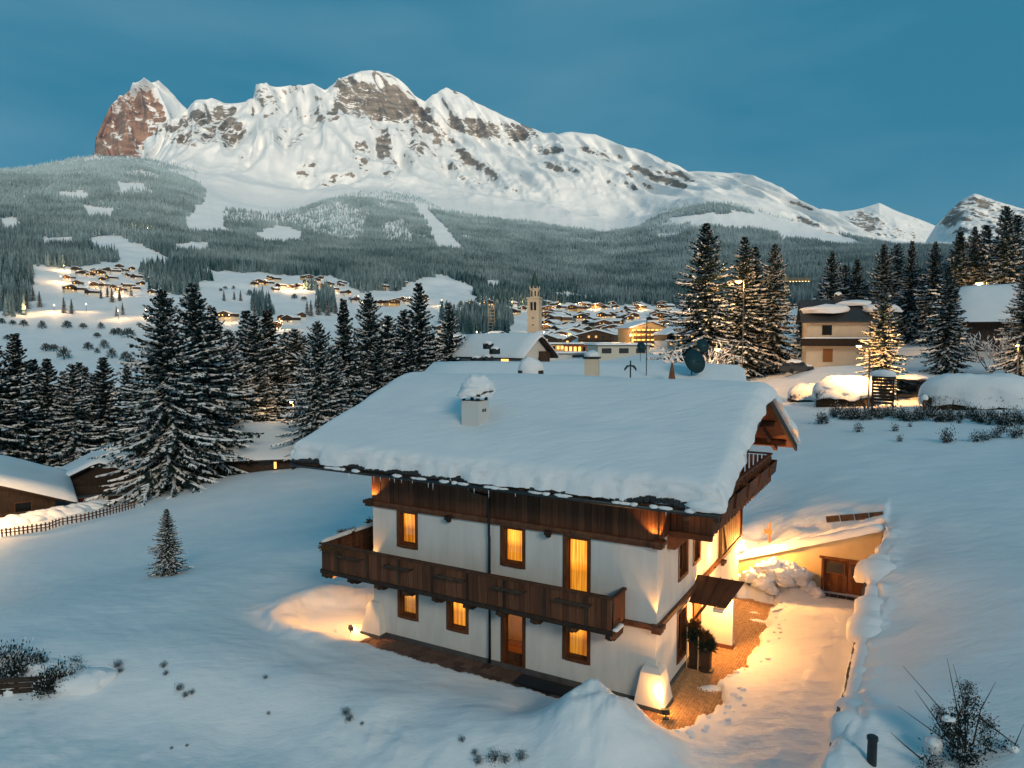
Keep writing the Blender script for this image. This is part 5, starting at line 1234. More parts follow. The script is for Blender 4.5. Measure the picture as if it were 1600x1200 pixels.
# ---------------------------------------------------------------- retaining wall beside the drive
rw = empty('retaining_wall', loc2w(0, 0, 0), HZ, 'stone retaining wall along the drive, capped with drooping snow lumps', 'wall')
ys = np.arange(-4.4, 13.6, .62)
for i, y in enumerate(ys):
    x0 = float(wall_x(y + .31)); w_ = loc2w(x0 + .75, y + .31); zt_ = max(.4, gz(w_[0], w_[1]) - .34)
    for z0_, z1_ in ((-.3, zt_ * .5), (zt_ * .5 + .012, zt_)):
        j = random.uniform(-.03, .03); s = MB(); s.box(x0 - .06 + j, x0 + .34, y + .008, y + .612, z0_, z1_); s.build('stone', STONE, rw)
yy_ = np.linspace(-4.2, 13.4, 120); V = []; m_ = 11      # one long drooping cornice of snow, lumpy where it has slumped
for y in yy_:
    x0 = float(wall_x(y)); w_ = loc2w(x0 + .75, y); zb_ = gz(w_[0], w_[1]) - .10
    lump = max(0.0, float(noise3(y * .55, 2.2, 4.4) + .5 * noise3(y * 1.5, 7.2, 1.4)) * 1.5); ww = .22 + .42 * lump + .05 * float(noise3(y * 4, 1, 1)); hh = .16 + .26 * lump
    for k in range(m_):
        a = math.pi * (1.12 - 1.12 * k / (m_ - 1)); V.append((x0 + .30 + math.cos(a) * ww * 1.25 + .05 * float(noise3(y * 2, k * .6, 3.3)), y, zb_ - .16 + math.sin(a) * hh - (.22 * lump if k < 2 else 0)))
me = grid_mesh('snow_cornice', np.array(V), len(yy_), m_, [SNOW], True); link(bpy.data.objects.new('snow_cornice', me), rw)
# shovelled pile against the garage
pb = MB(); rgp = random.Random(12)
for k in range(34):
    xx, yy = rgp.gauss(1.7, .75), rgp.gauss(12.75, .33); h_ = 1.15 * math.exp(-((xx - 1.7) / 1.2) ** 2 - ((yy - 12.8) / .7) ** 2) * rgp.uniform(.45, 1.0); r_ = rgp.uniform(.22, .50)
    w_ = loc2w(xx, yy); b0 = len(pb.v); P, nr_, nc_ = blob(w_[0], w_[1], gz(w_[0], w_[1]) + h_ * .65, r_ * 1.15, r_, r_ * .8, k * 2.1, n=20, m=11, amp=.42, freq=2.2)
    pb.v += [tuple(q) for q in P]
    for a in range(nr_ - 1):
        for q in range(nc_): pb.f.append((b0 + a*nc_ + q, b0 + a*nc_ + (q+1) % nc_, b0 + (a+1)*nc_ + (q+1) % nc_, b0 + (a+1)*nc_ + q)); pb.m.append(0)
tag(pb.build('snow_pile', SNOW, None, True), 'pile of shovelled snow lumps glowing beside the garage door', 'snow pile')
# ---------------------------------------------------------------- clutter of dark twigs poking out of the snow
def tuft_mesh(seed, n, rad, ln, up, m):
    return sprig_mesh(n, rad, seed, m, up, ln).mesh('tuft', [m])
DKGREEN = mat('dark_leaf', (0.016, 0.026, 0.022), .9)
def leafy(seed, n):
    rg = random.Random(seed); b = MB()
    for i in range(n):
        c = Vector((rg.gauss(0, .22), rg.gauss(0, .22), rg.gauss(.05, .20))); d_ = (c + Vector((0, 0, .35)) + Vector((rg.uniform(-.4, .4), rg.uniform(-.4, .4), rg.uniform(-.3, .3)))).normalized() * rg.uniform(.05, .12)
        w = d_.cross(Vector((rg.uniform(-1, 1), rg.uniform(-1, 1), rg.uniform(-1, 1)))).normalized() * rg.uniform(.015, .03); b.cur = 1 if rg.random() < .12 and c.z > .05 else 0
        b.face([c - w * .4, c + d_ * .5 - w, c + d_, c + d_ * .5 + w])
    b.cur = 0
    for k in range(5): b.tube([(0, 0, -.5), (rg.uniform(-.2, .2), rg.uniform(-.2, .2), .0), (rg.uniform(-.4, .4), rg.uniform(-.4, .4), rg.uniform(.2, .5))], [.018, .012, .004], 4, False)
    return b.mesh('foliage', [DKGREEN, TREESNOW])
SHRUBLEAF = leafy(77, 520)
STUFT = [SPRUCE[7][0], SPRUCE[1][0], SPRUCE[5][0], SPRUCE[2][0]]
TUFT = [tuft_mesh(61, 150, .28, .34, 1.0, DKGREEN), tuft_mesh(62, 110, .20, .30, .8, DKGREEN), tuft_mesh(63, 240, .45, .36, .9, DKGREEN), tuft_mesh(64, 80, .12, .45, 2.2, DKGREEN)]
def tuft(px, py, s, k, label, group, flat=1.0, name='buried_shrub', cat='shrub', zoff=0.0):
    p = hit(px, py)
    far_ = px > 1200; o = bpy.data.objects.new(name, SHRUBLEAF)
    s *= .62 if far_ else .75; flat *= 1.15
    o.location = (p[0], p[1], p[2] + zoff + .12 * s); o.rotation_euler = (random.uniform(-.2, .2), random.uniform(-.2, .2), random.uniform(0, 6.28)); o.scale = (s, s, s * flat)
    return tag(link(o), label, cat, group)
Lb, G = 'dark tip of a buried shrub poking from the foreground snow bank', 'buried shrubs in the foreground bank'
for px, py, s, k in [(184,1042,.5,1),(188,1050,.35,1),(256,1042,.4,3),(259,1054,.3,1),(281,1078,.45,1),(290,1088,.35,1),(300,1084,.3,3),(415,1060,.25,1),(420,1116,.2,1),(541,1116,.45,3),(546,1126,.4,1),(566,1132,.2,1),(268,1170,.15,1),(292,1166,.15,1),(722,1158,.3,1),(742,1178,.3,1),(748,1192,.45,0),(772,1188,.6,0),(790,1190,.45,1),(815,1186,.5,3),(1003,1070,.2,3)]:
    tuft(px, py, s, k, Lb, G)
Lb, G = 'dark hedge plant half buried in snow by the low board fence', 'hedge plants by the low board fence'
for px, py, s, k in [(5,1040,1.3,0),(28,1042,1.4,0),(15,1062,1.3,2),(40,1060,1.3,2),(55,1046,1.1,1),(66,1050,.9,1),(80,1076,1.3,2),(70,1082,1.2,2),(95,1066,1.2,0),(88,1080,1.1,0),(110,1074,1.0,0),(122,1060,.8,3),(118,1040,.6,3),(60,1036,.7,3),(2,1076,1.3,2)]:
    tuft(px, py, s, k, Lb, G, 1.2)
for i, (px, py, r_) in enumerate([(-8,1036,.7),(20,1030,.6),(48,1036,.5),(75,1052,.7),(103,1050,.6),(128,1066,.7),(150,1060,.6),(20,1070,.5)]):
    p = hit(px, py); o = blob_obj('snow_mound', None, p[0], p[1], p[2] - .05, r_ * 1.2, r_ * .8, r_ * .62, i * 1.9, n=22, m=10, amp=.3); tag(o, 'rounded snow mound over the half buried hedge by the low board fence', 'snow mound', 'snow mounds over the buried hedge')
p = hit(10, 1086); lf = empty('board_fence', p, R(8), 'low dark board fence half sunk in the snow among the hedge plants', 'fence')
for k in range(3): plank(lf, .4, 0, .12 + k * .2, 3.6, .05, .16, BOARD_ME, 'board')
for k in range(3): plank(lf, -1.2 + k * 1.5, .06, .25, .1, .1, .75, BOARD_ME, 'post')
# near right corner: evergreen shrub with bare shoots, globe lamp, post
p = hit(1500, 1188); ev = empty('evergreen_shrub', p, 0, 'large dark evergreen shrub with long bare shoots on the right snow slope', 'shrub')
for k, (dx, dy, dz, s) in enumerate([(0,0,.1,1.5),(-.15,.1,.7,1.4),(.1,0,1.1,1.2),(.25,.1,1.5,1.0),(-.35,0,.9,1.0),(.75,.1,.9,.8),(.7,0,.5,.9),(-.1,-.3,.3,1.2),(1.3,.1,.1,1.1),(-.9,-.2,.0,.9),(.2,.1,1.9,.7),(-.55,.1,1.25,.6)]):
    o = bpy.data.objects.new('foliage', SHRUBLEAF); o.location = (dx * .9, dy, dz * .9); o.scale = (s * .62, s * .62, s * .62); o.rotation_euler = (random.uniform(-.5, .5), random.uniform(-.5, .5), k); link(o, ev)
    if k % 4 == 0: blob_obj('snow_cap', ev, dx - .05, dy - .12, dz + .20, .15, .11, .07, k * 1.9, n=14, m=7, amp=.5)
s = MB()
for (a, b_) in [((0,0,0),(.1,0,2.0)),((.3,0,.2),(-1.35,.2,2.25)),((.2,0,.1),(-1.5,.1,1.3)),((.1,0,.2),(-.35,.1,2.5)),((.6,0,.3),(1.6,.1,-.1)),((.5,.1,1.0),(2.0,0,-.2)),((.3,0,.4),(.85,.1,1.9)),((-.9,0,0),(-1.7,0,.7)),((.2,.1,.1),(-.2,.1,2.35)),((1.1,0,-.2),(1.5,0,.9)),((-.2,0,.4),(-1.1,.1,1.7))]:
    m_ = ((a[0]+b_[0])/2 + random.uniform(-.15, .15), (a[1]+b_[1])/2, (a[2]+b_[2])/2 + random.uniform(-.05, .12)); s.tube([a, m_, b_], [.022, .014, .004], 5, False)
s.build('shoots', DARKTWIG, ev)
p = hit(1458, 1190); gl = empty('globe_lamp', p, 0, 'snow capped unlit globe lamp beside the evergreen shrub', 'lamp')
s = MB(); s.lathe([(.03, -.4), (.03, .16), (.06, .18), (.15, .24), (.20, .36), (.19, .48), (.12, .57), (.02, .60)], 0, 0, 20); s.build('globe', mat('opal_glass', (.6, .62, .63), .4), gl, True); blob_obj('snow_cap', gl, 0, 0, .48, .19, .19, .15, 2.2, n=16, m=8)
p = hit(1362, 1192); po = MB(); po.tube([(0, 0, -.5), (0, 0, .58)], .11, 10); po.lathe([(.13, .58), (.13, .66), (.10, .68)], 0, 0, 12)
o = tag(po.build('bollard', METAL), 'dark round bollard sunk in the snow at the foot of the drive wall', 'bollard'); o.location = p
lump_o = MB()
# snow blocks and litter along the drive edge
for i in range(46):
    yy = random.uniform(-2.0, 11.5); xx = float(np.interp(yy, [-1.6, 0.2, 1.2, 2.6, 4.5, 7.5, 12.0], [1.3, 2.1, 2.2, 1.8, 2.3, 2.35, 2.0])) + random.uniform(-.25, .5)
    w_ = loc2w(xx, yy); r_ = random.uniform(.03, .10)
    b0 = len(lump_o.v); P, nr_, nc_ = blob(w_[0], w_[1], gz(w_[0], w_[1]) + .01, r_ * 1.3, r_, r_ * .8, i * 1.7, n=8, m=4, amp=.3)
    lump_o.v += [tuple(q) for q in P]
    for a in range(nr_ - 1):
        for k in range(nc_): lump_o.f.append((b0 + a*nc_ + k, b0 + a*nc_ + (k+1) % nc_, b0 + (a+1)*nc_ + (k+1) % nc_, b0 + (a+1)*nc_ + k)); lump_o.m.append(0)
o = tag(lump_o.build('snow_crumbs', SNOW, None, True), 'crumbs of shovelled snow along the edge of the cobbles', 'snow', kind='stuff')

# ================================================================== picket fence on the left crest
fp = [(0,836),(40,831),(75,826),(95,818),(130,812),(165,803),(212,790)]
pts = [hit(a, b_ + 3) for a, b_ in fp]
fence = empty('picket_fence', pts[3], 0, 'brown picket fence along the left snow crest, snow heaped behind it', 'fence')
PICK = bevel_box_mesh('picket', BEAM, .1)
tot = 0
for a, b_ in zip(pts[:-1], pts[1:]):
    d_ = b_ - a; L_ = math.hypot(d_[0], d_[1]); n_ = max(2, int(L_ / .30)); yaw = math.atan2(d_[1], d_[0])
    for k in range(n_):
        q = a + d_ * (k + .5) / n_; q[2] = gz(q[0], q[1]); plank(fence, q[0] - pts[3][0], q[1] - pts[3][1], q[2] - pts[3][2] + .30, .11, .04, .72 * random.uniform(.85, 1.1), PICK, 'picket', (0, 0, yaw))
    m_ = (a + b_) / 2 - pts[3]
    for zz in (.28, .50):
        r_ = math.atan2(d_[2], L_); plank(fence, m_[0], m_[1] + .03, m_[2] + zz, math.hypot(L_, d_[2]), .04, .07, PICK, 'rail', (0, -r_, yaw))
ba, bb_ = hit(0, 822), hit(150, 792)
for i in range(9):
    t_ = i / 8; q = np.array(hit(-15 + 165 * t_, 833 - 38 * t_)) + np.array([-.3, 1.6, 0]); q[2] = gz(q[0], q[1])
    o = blob_obj('snow_bank', None, q[0], q[1], q[2] - .1, 1.9, 1.0, 1.05 - .35 * t_, i * 1.3, n=22, m=10, amp=.25)
    tag(o, 'heaped snow behind the picket fence, warm in lamp light', 'snow bank', 'snow heaps behind the picket fence')
p = col_at(-30, 72); lamp('lamp_light', 'POINT', (p[0], p[1], p[2] + 3.2), 1300, (1, .55, .2), .2)
sl = empty('street_lamp', p, 0, 'street lamp at the road behind the picket fence', 'street lamp'); s = MB(); s.tube([(0, 0, -.3), (0, 0, 3.6), (.5, 0, 3.9)], .05, 8); s.build('pole', METAL, sl); s = MB(); s.box(.35, .75, -.1, .1, 3.72, 3.86); s.build('head', METAL, sl)

# ================================================================== houses
WINLIT = emit_mat('lit_window', (1.0, .45, .10), 2.2)
WINDIM = emit_mat('dim_window', (1.0, .50, .16), .8)
CREAM = mat('cream_wall', (.60, .52, .40), .9, vary=(.6, .08, (1, 1, 1)))
WHITEW = mat('white_wall', (.62, .61, .58), .9, vary=(.6, .08, (1, 1, 1)), objrand=.1)
SHEET = mat('dark_sheet_roof', (.045, .047, .05), .5, metal=.3)
def house_parts(t, w, d, hw, rise, over=.8, wall=WHITEW, upper=DARKW, roofm=DARKW, split=.5, snow=.45, winrows=2, wincols=3, lit=.5, balcony=True, snowname='snow_layer', wins=True, side_wins=True, shape=.0):
    """gable house: ridge along local Y, gable towards -Y, base z=0"""
    b = MB(); b.box(-w/2, w/2, -d/2, d/2, -2.5, hw * split); b.build('wall', wall, t)
    u = MB(); e = .03
    u.box(-w/2 - e, w/2 + e, -d/2 - e, d/2 + e, hw * split, hw)
    for y in (-d/2 - e, d/2 + e): u.face([(-w/2, y, hw), (w/2, y, hw), (0, y, hw + rise)] if y < 0 else [(w/2, y, hw), (-w/2, y, hw), (0, y, hw + rise)])
    u.build('upper_storey', upper, t)
    sl_ = rise / (w / 2); ox = w / 2 + over; oz = hw - over * sl_; r = MB(); th = .22
    for s_ in (-1, 1):
        q = [(s_ * ox, -d/2 - over, oz), (0, -d/2 - over, hw + rise), (0, d/2 + over, hw + rise), (s_ * ox, d/2 + over, oz)]
        if s_ > 0: q = [q[1], q[0], q[3], q[2]]
        r.hexa([(a, b_, c + .02) for a, b_, c in q] + [(a, b_, c + .02 + th) for a, b_, c in q])
    r = r.build('roof', roofm, t)
    if snow:
        nx, ny = 17, 9; xs = np.concatenate([[-1.03], np.linspace(-1, 1, nx), [1.03]]) * ox; ys_ = np.concatenate([[-1.03], np.linspace(-1, 1, ny), [1.03]]) * (d/2 + over)
        V = []
        for iy, y in enumerate(ys_):
            for ix, x in enumerate(xs):
                xb = max(-ox, min(ox, x)); zb_ = hw + rise + th - sl_ * math.sqrt(xb * xb + .15) + .02 + .1
                ed = 0 if (ix in (0, len(xs) - 1) or iy in (0, len(ys_) - 1)) else (.72 if (ix in (1, len(xs) - 2) or iy in (1, len(ys_) - 2)) else 1)
                V.append((x, y, zb_ - .12 + snow * ed * (1 + .18 * float(noise3(x * .4 + w, y * .4 + d, 1.0)))))
        me = grid_mesh(snowname, np.array(V), len(ys_), len(xs), [SNOW], True); link(bpy.data.objects.new(snowname, me), r)
    if wins:
        ww, wh = min(1.2, w / (wincols * 2)), min(1.3, hw / winrows * .5)
        for j in range(winrows):
            for i in range(wincols):
                x = -w/2 + w * (i + .5) / wincols; z = hw * (j + .35) / winrows
                f = MB(); f.box(x - ww/2 - .1, x + ww/2 + .1, -d/2 - .07, -d/2 - .035, z - .1, z + wh + .1); f = f.build('window', FRAMEW, t)
                f2 = MB(); f2.box(x - ww/2, x + ww/2, -d/2 - .085, -d/2 - .072, z, z + wh); f2.build('pane', (WINLIT if random.random() < .5 else WINDIM) if random.random() < lit else DARKGLASS, f)
        if side_wins:
            for s_ in (-1, 1):
                for i in range(max(2, int(d / 4))):
                    y = -d/2 + d * (i + .5) / max(2, int(d / 4)); z = hw * .2
                    for z in [hw * (j + .35) / winrows for j in range(winrows)]:
                        f = MB(); f.box(s_ * (w/2 + .035), s_ * (w/2 + .07), y - ww/2, y + ww/2, z, z + wh); f.build('window', WINLIT if random.random() < lit * .7 else DARKGLASS, t)
    if balcony:
        b = MB(); b.box(-w/2 * .9, w/2 * .9, -d/2 - 1.0, -d/2 - .04, hw * split - .12, hw * split); b.box(-w/2 * .9, w/2 * .9, -d/2 - 1.05, -d/2 - .98, hw * split, hw * split + .9); b.build('balcony', DARKW, t)
    return t
def house_at(px, dist, rz, label, w, d, hw, rise, name='house', zoff=0.0, group=None, **kw):
    p = col_at(px, dist); t = empty(name, (p[0], p[1], p[2] + zoff), rz, label, 'house', group)
    return house_parts(t, w, d, hw, rise, **kw)
# left chalets
house_at(-22, 86, R(34), 'snowed-in chalet with a dark overhanging eave beyond the picket fence', 10, 12, 3.6, 2.0, snow=.85, over=1.6, lit=0, name='chalet', wincols=2)
h2 = house_at(160, 96, R(24), 'low white chalet with a red shutter and dark timber gable beside the tallest spruce', 9.6, 11, 3.4, 2.4, snow=.40, over=1.2, lit=0, name='chalet', split=.72, wins=False)
for xx, m_, wd in ((-2.6, mat('red_shutter', (.22, .02, .02), .6), .9), (.6, DARKW, 1.5), (3.4, DARKW, 1.0)):
    s = MB(); s.box(xx, xx + wd, -5.57, -5.52, .55, 1.85); f = s.build('shutter', m_, h2); 
house_at(418, 90, R(104), 'long low house with a broad snow roof left of the chalet', 13, 15, 3.0, 2.6, snow=.5, over=1.0, lit=0, split=.05, name='house', wincols=2, balcony=False)
s = MB(); s.box(-.12, .12, -.02, .02, -.35, .35); o = tag(s.build('wall_light', WINLIT), 'small glowing wall light on the long low house', 'lamp'); p = at(430, 727, 80.0); o.location = p
# houses just behind the chalet
nb = house_at(905, 66, R(76), 'neighbouring house whose wide snow roof shows above the chalet ridge', 13, 26, 5.6, 2.2, snow=.5, over=1.0, lit=0, name='house', balcony=False)
zc = lambda px, py, r: at(px, py, r)
def small(name, label, cat, px, py, r, fn, rz=0.0, group=None):
    t = empty(name, at(px, py, r), rz, label, cat, group); fn(t); return t
def chim(t):
    s = MB(); s.box(-.55, .55, -.5, .5, -1.6, .9); s.build('stack', CREAM, t); s = MB(); s.hexa([(-.62, -.56, .9), (.62, -.56, .9), (.62, .56, .9), (-.62, .56, .9), (-.70, -.62, 1.06), (.70, -.62, 1.06), (.70, .62, 1.06), (-.70, .62, 1.06)]); s.build('cap', METAL, t); blob_obj('snow_cap', t, 0, 0, 1.06, .62, .56, .5, 3.0)
small('roof_chimney', 'cream chimney with dark cap and snow hat on the neighbouring roof', 'chimney', 925, 578, 58, chim, R(-14))
def vane(t):
    s = MB(); s.tube([(0, 0, -.6), (0, 0, .95)], .06, 8); s.build('pipe', METAL, t)
    for s_ in (-1, 1):
        q = MB(); q.tube([(0, 0, .55), (s_ * .25, 0, .50), (s_ * .42, 0, .28), (s_ * .46, 0, .12)], [.05, .09, .08, .02], 6); q.build('cowl', METAL, t)
small('roof_vent', 'dark umbrella shaped vent pipe on the neighbouring roof', 'vent', 985, 582, 58, vane)
def dormer(t):
    s = MB(); s.box(-1.0, 1.0, -.6, .6, -.3, .02); s.build('edge', DARKW, t); blob_obj('snow_cap', t, 0, 0, .05, 1.02, .8, 1.0, 6.0, n=26, m=12, amp=.1)
small('snow_topped_dormer', 'low dark dormer under a round snow dome on the neighbouring roof', 'dormer', 829, 579, 57, dormer)
def mast(t):
    s = MB(); s.tube([(0, 0, -1), (0, 0, 3.9)], .04, 6); s.build('mast', METAL, t)
    for z_, L_ in ((3.5, .5), (3.0, .9), (2.4, .7)):
        q = MB(); q.tube([(-L_ / 2, 0, z_), (L_ / 2, .1, z_)], .025, 5); q.build('cross_bar', METAL, t)
small('tv_aerial', 'thin television aerial mast with crossbars on the neighbouring roof', 'aerial', 1010, 568, 62, mast)
def peak(t):
    s = MB(); s.hexa([(-.28, -.2, -.6), (.28, -.2, -.6), (.28, .2, -.6), (-.28, .2, -.6), (-.04, -.1, .9), (.04, -.1, .9), (.04, .1, .9), (-.04, .1, .9)]); s.build('spike', FRAMEW, t)
small('roof_finial', 'reddish pointed finial at the end of the neighbouring roof', 'finial', 1050, 584, 60, peak)
def dish(t):
    s = MB(); n_ = 22; prof = [(0.02, 0.0), (.45, .06), (.85, .22), (1.0, .32)]; s.lathe(prof, 0, 0, n_); o = s.build('reflector', mat('dish_paint', (.018, .060, .070), .5), t, True); o.rotation_euler = (R(72), 0, R(25))
    q = MB(); q.tube([(0, .1, 0), (0, .25, -1.2), (0, .25, -2.6)], .05, 6); q.build('mount', METAL, t)
    q = MB(); q.tube([(0, 0, .0), (.35, -.75, .1)], .025, 5); q.build('feed_arm', METAL, t)
small('satellite_dish', 'large dark satellite dish, the lower of two beside the tall spruces', 'dish', 1082, 566, 62, dish).scale = (1.05,) * 3
d2_ = small('satellite_dish', 'small pale satellite dish mounted just above the dark one', 'dish', 1096, 541, 63, dish); d2_.scale = (.62,) * 3
d2_.children[0].data = d2_.children[0].data.copy(); d2_.children[0].data.materials[0] = mat('pale_dish', (.42, .47, .46), .5)
small('satellite_dish', 'dark tilted satellite dish on the far side of the neighbouring roof', 'dish', 1001, 543, 75, dish).scale = (.55,) * 3
hp = house_at(786, 98, R(50), 'white house with a steep gable and skylights in its snow', 5.6, 11.0, 9.0, 2.2, zoff=1.8, snow=.5, over=1.0, lit=.1, split=.86, name='house', wincols=2, winrows=3, upper=WHITEW, balcony=False)
s = MB(); s.box(.8, 2.84, -5.84, -5.56, 2.4, 9.2); s.build('loggia', DARKW, hp)
for z_ in (3.2, 5.8):
    s = MB(); s.box(.7, 2.9, -6.4, -5.85, z_, z_ + .9); s.build('balcony', BEAM, hp)
for k, (px, py) in enumerate([(763,540),(773,548),(762,560),(745,562)]):
    def sk(t):
        s = MB(); s.box(-.5, .5, -.4, .4, -.4, .25); s.build('frame', METAL, t); blob_obj('snow_cap', t, 0, 0, .25, .55, .45, .3, k * 1.0, n=14, m=7)
    small('skylight', 'small dark skylight box under snow on the steep white house', 'skylight', px, py, 84, sk, R(30), 'skylights on the steep white house')
# ---------------------------------------------------------------- right-hand plateau
ch_ = house_at(1318, 118, R(72), 'cream house with dark sheet roof partly bared of snow and a long dark balcony', 8.5, 11.0, 6.9, 2.7, snow=0, over=.9, wall=CREAM, upper=CREAM, roofm=SHEET, split=.5, lit=.0, wins=False, balcony=False, name='house')
for y in np.linspace(-6.8, 6.8, 34):
    s = MB(); s.hexa([(-5.15, y - .02, 7.87), (-5.15, y + .02, 7.87), (-.1, y + .02, 11.39), (-.1, y - .02, 11.39), (-5.15, y - .02, 7.93), (-5.15, y + .02, 7.93), (-.1, y + .02, 11.45), (-.1, y - .02, 11.45)]) if False else None
s = MB(); s.box(-5.6, -4.25, -6.9, 6.4, 3.0, 3.15); s.box(-5.62, -5.5, -6.9, 6.4, 3.15, 4.1); s.build('balcony', DARKW, ch_)
snow_strip(ch_, (-5.56, -6.8, 4.1), (-5.56, 6.3, 4.1), .16, .18, 3.0)
for y, z, hh, m_ in ((-3.4, 4.6, 1.4, DARKGLASS), (2.8, 4.6, 1.4, DARKGLASS), (-3.8, .6, 2.0, mat('green_shutter', (.02, .09, .08), .5)), (2.6, .7, 1.9, mat('ochre_shutter', (.25, .10, .03), .6))):
    s = MB(); s.box(-4.34, -4.28, y - .65, y + .65, z, z + hh); s.build('window', m_, ch_)
for k, (dx, dy, dz, a, b_, h_) in enumerate([(-2.3,4.4,8.25,2.3,2.6,.9),(-2.5,-2.9,8.15,2.2,3.4,.9),(-1.0,1.0,9.1,1.2,2.4,.6)]):
    blob_obj('snow_patch', ch_, dx, -dy, dz, a, b_, h_, k * 2.2, n=26, m=10, amp=.25)
for k, (dy, z) in enumerate(((1.0, 9.4), (-5.6, 9.0))):
    s = MB(); s.box(-.5, .5, dy - .5, dy + .5, z - .8, z + 1.2); o = s.build('chimney', METAL, ch_); blob_obj('snow_cap', o, 0, dy, z + 1.2, .55, .55, .4, k)
house_at(1600, 124, R(52), 'grey shed with a steep snow covered roof behind the broad snowy spruce', 9, 13, 5.4, 4.0, snow=.5, over=1.4, lit=0, split=.05, name='shed', balcony=False, wins=False)
BROWNLEAF = mat('brown_hedge', (.055, .035, .018), .95, objrand=.2)
def hedge(name, label, px, py, dist, w, d, h, hs, seed, group=None):
    p = col_at(px, dist); a = float(ray(px, 560)[0]); t = empty(name, p, -a, label, 'hedge', group)
    b = MB(); rg = random.Random(seed)
    for i in range(1500):
        x, y, z = rg.uniform(-w/2, w/2), rg.uniform(-d/2, d/2), rg.uniform(-.2, h * .75)
        if rg.random() < .7: y = -d/2 + rg.uniform(-.1, .25)
        dv = Vector((rg.uniform(-1, 1), rg.uniform(-1, .3), rg.uniform(-.4, 1))).normalized() * rg.uniform(.12, .3); wv = dv.cross(Vector((rg.uniform(-1, 1), rg.uniform(-1, 1), 1))).normalized() * .05
        b.face([(x - wv.x, y - wv.y, z - wv.z), (x + dv.x * .5 - wv.x, y + dv.y * .5 - wv.y, z + dv.z * .5), (x + dv.x, y + dv.y, z + dv.z), (x + dv.x * .5 + wv.x, y + dv.y * .5 + wv.y, z + dv.z * .5)])
    b.build('leaves', BROWNLEAF, t)
    b = MB(); b.box(-w/2 * .93, w/2 * .93, -d/2 * .9, d/2 * .9, -.5, h * .6); b.build('core', BROWNLEAF, t)
    n, m_ = 44, 16; V = []
    for i in range(m_ + 1):
        tt = -.35 + (math.pi / 2 + .35) * i / m_
        for k in range(n):
            a_ = 2 * math.pi * k / n; cx_, sx2 = math.cos(a_), math.sin(a_); se = (abs(cx_) ** 3 + abs(sx2) ** 3) ** (-1 / 3)
            r_ = math.cos(tt) ** .55 if tt > 0 else 1 - .1 * tt * tt
            V.append((cx_ * se * r_ * (w/2 + .25), sx2 * se * r_ * (d/2 + .22), h * .62 + max(math.sin(tt), -.34) * hs))
    V = np.array(V); dsp = fbm(V[:, 0] * .7 + seed, V[:, 1] * .7, V[:, 2] * .7, 4); V[:, 2] += dsp * .30; V[:, 1] += dsp * .25
    me = grid_mesh('snow_cap', V, m_ + 1, n, [SNOW], True, wrap=True); link(bpy.data.objects.new('snow_cap', me), t); return t
hedge('snowy_hedge', 'tall square hedge under a thick glowing snow block by the slatted board', 1322, 0, 79, 5.6, 2.6, 2.0, 1.7, 3)
hedge('snowy_hedge', 'long low hedge under a great smooth snow dome at the plateau edge', 1535, 0, 76, 9.2, 3.4, 1.5, 2.1, 8)
hedge('snowy_hedge', 'small snowy hedge mound left of the tall square hedge', 1262, 0, 84, 3.4, 2.0, .9, 1.2, 5)
p = col_at(1381, 72); a = float(ray(1381, 560)[0])
sb = empty('slatted_board', p, -a - .25, 'tall dark slatted wooden board on legs with a snow cap', 'board')
for k in range(9): plank(sb, 0, 0, .95 + k * .29, 1.85, .06, .22, BOARD_ME, 'slat')
for x in (-.85, .85): plank(sb, x, .07, 1.6, .12, .12, 4.0, BOARD_ME, 'post')
for x in (-.85,): plank(sb, x - .5, -.55, .55, .11, .11, 2.3, BOARD_ME, 'brace', (R(-38), R(-35), 0))
blob_obj('snow_cap', sb, 0, 0, 3.5, 1.1, .38, .42, 4.4, n=24, m=8)
p = col_at(1426, 82); s = MB(); s.box(-1.3, 1.3, 0, 3.0, -1.0, 2.0); dk = empty('dark_shelter', p, -float(ray(1426, 560)[0]), 'dark open shelter mouth between the slatted board and the domed hedge', 'shelter')
s = MB(); s.box(-1.3, -1.15, 0, 3, -1, 2.0); s.box(1.15, 1.3, 0, 3, -1, 2.0); s.box(-1.15, 1.15, 2.9, 3, -1, 2.0); s.box(-1.3, 1.3, 0, 3, 2.0, 2.15); s.build('shell', DARKGLASS, dk); blob_obj('snow_cap', dk, 0, 1.5, 2.2, 1.5, 1.7, .35, 8.8)
p = col_at(1447, 74); s = MB(); s.tube([(0, 0, -.3), (0, 0, 1.1)], .12, 8); o = tag(s.build('gate_post', FRAMEW), 'short post with a snow cap beside the dark shelter', 'post'); o.location = p; blob_obj('snow_cap', o, 0, 0, 1.1, .3, .3, .35, 1.1, n=12, m=7)
# saplings and hedge tips along the plateau edge
Lb, G = 'dark clipped hedge tip standing in a row along the plateau edge', 'hedge tips along the plateau edge'
for i, px in enumerate(list(np.linspace(1282, 1602, 84))):
    py = np.interp(px, [1282, 1300, 1350, 1450, 1520, 1600], [660, 652, 651, 652, 656, 662]) + random.uniform(-5, 7)
    px += random.uniform(-6, 6); p = hit(px, py); o = bpy.data.objects.new('hedge_plant', SHRUBLEAF); s_ = random.uniform(.45, 1.0); o.scale = (s_, s_, s_ * 1.9); o.rotation_euler = (0, 0, i * 1.3); o.location = (p[0], p[1], p[2] + .2 * s_); tag(link(o), Lb, 'shrub', G)
for _q in ():
    pass
Lb, G = 'lone dark sapling in the snow below the plateau hedge row', 'saplings below the hedge row'
for px, py, s_, k in [(1341,675,1.2,3),(1398,674,1.0,3),(1406,690,.8,1),(1422,667,.6,1),(1481,690,1.6,3),(1478,692,.9,1)]: tuft(px, py, s_, k, Lb, G, 1.5, 'sapling', 'sapling')
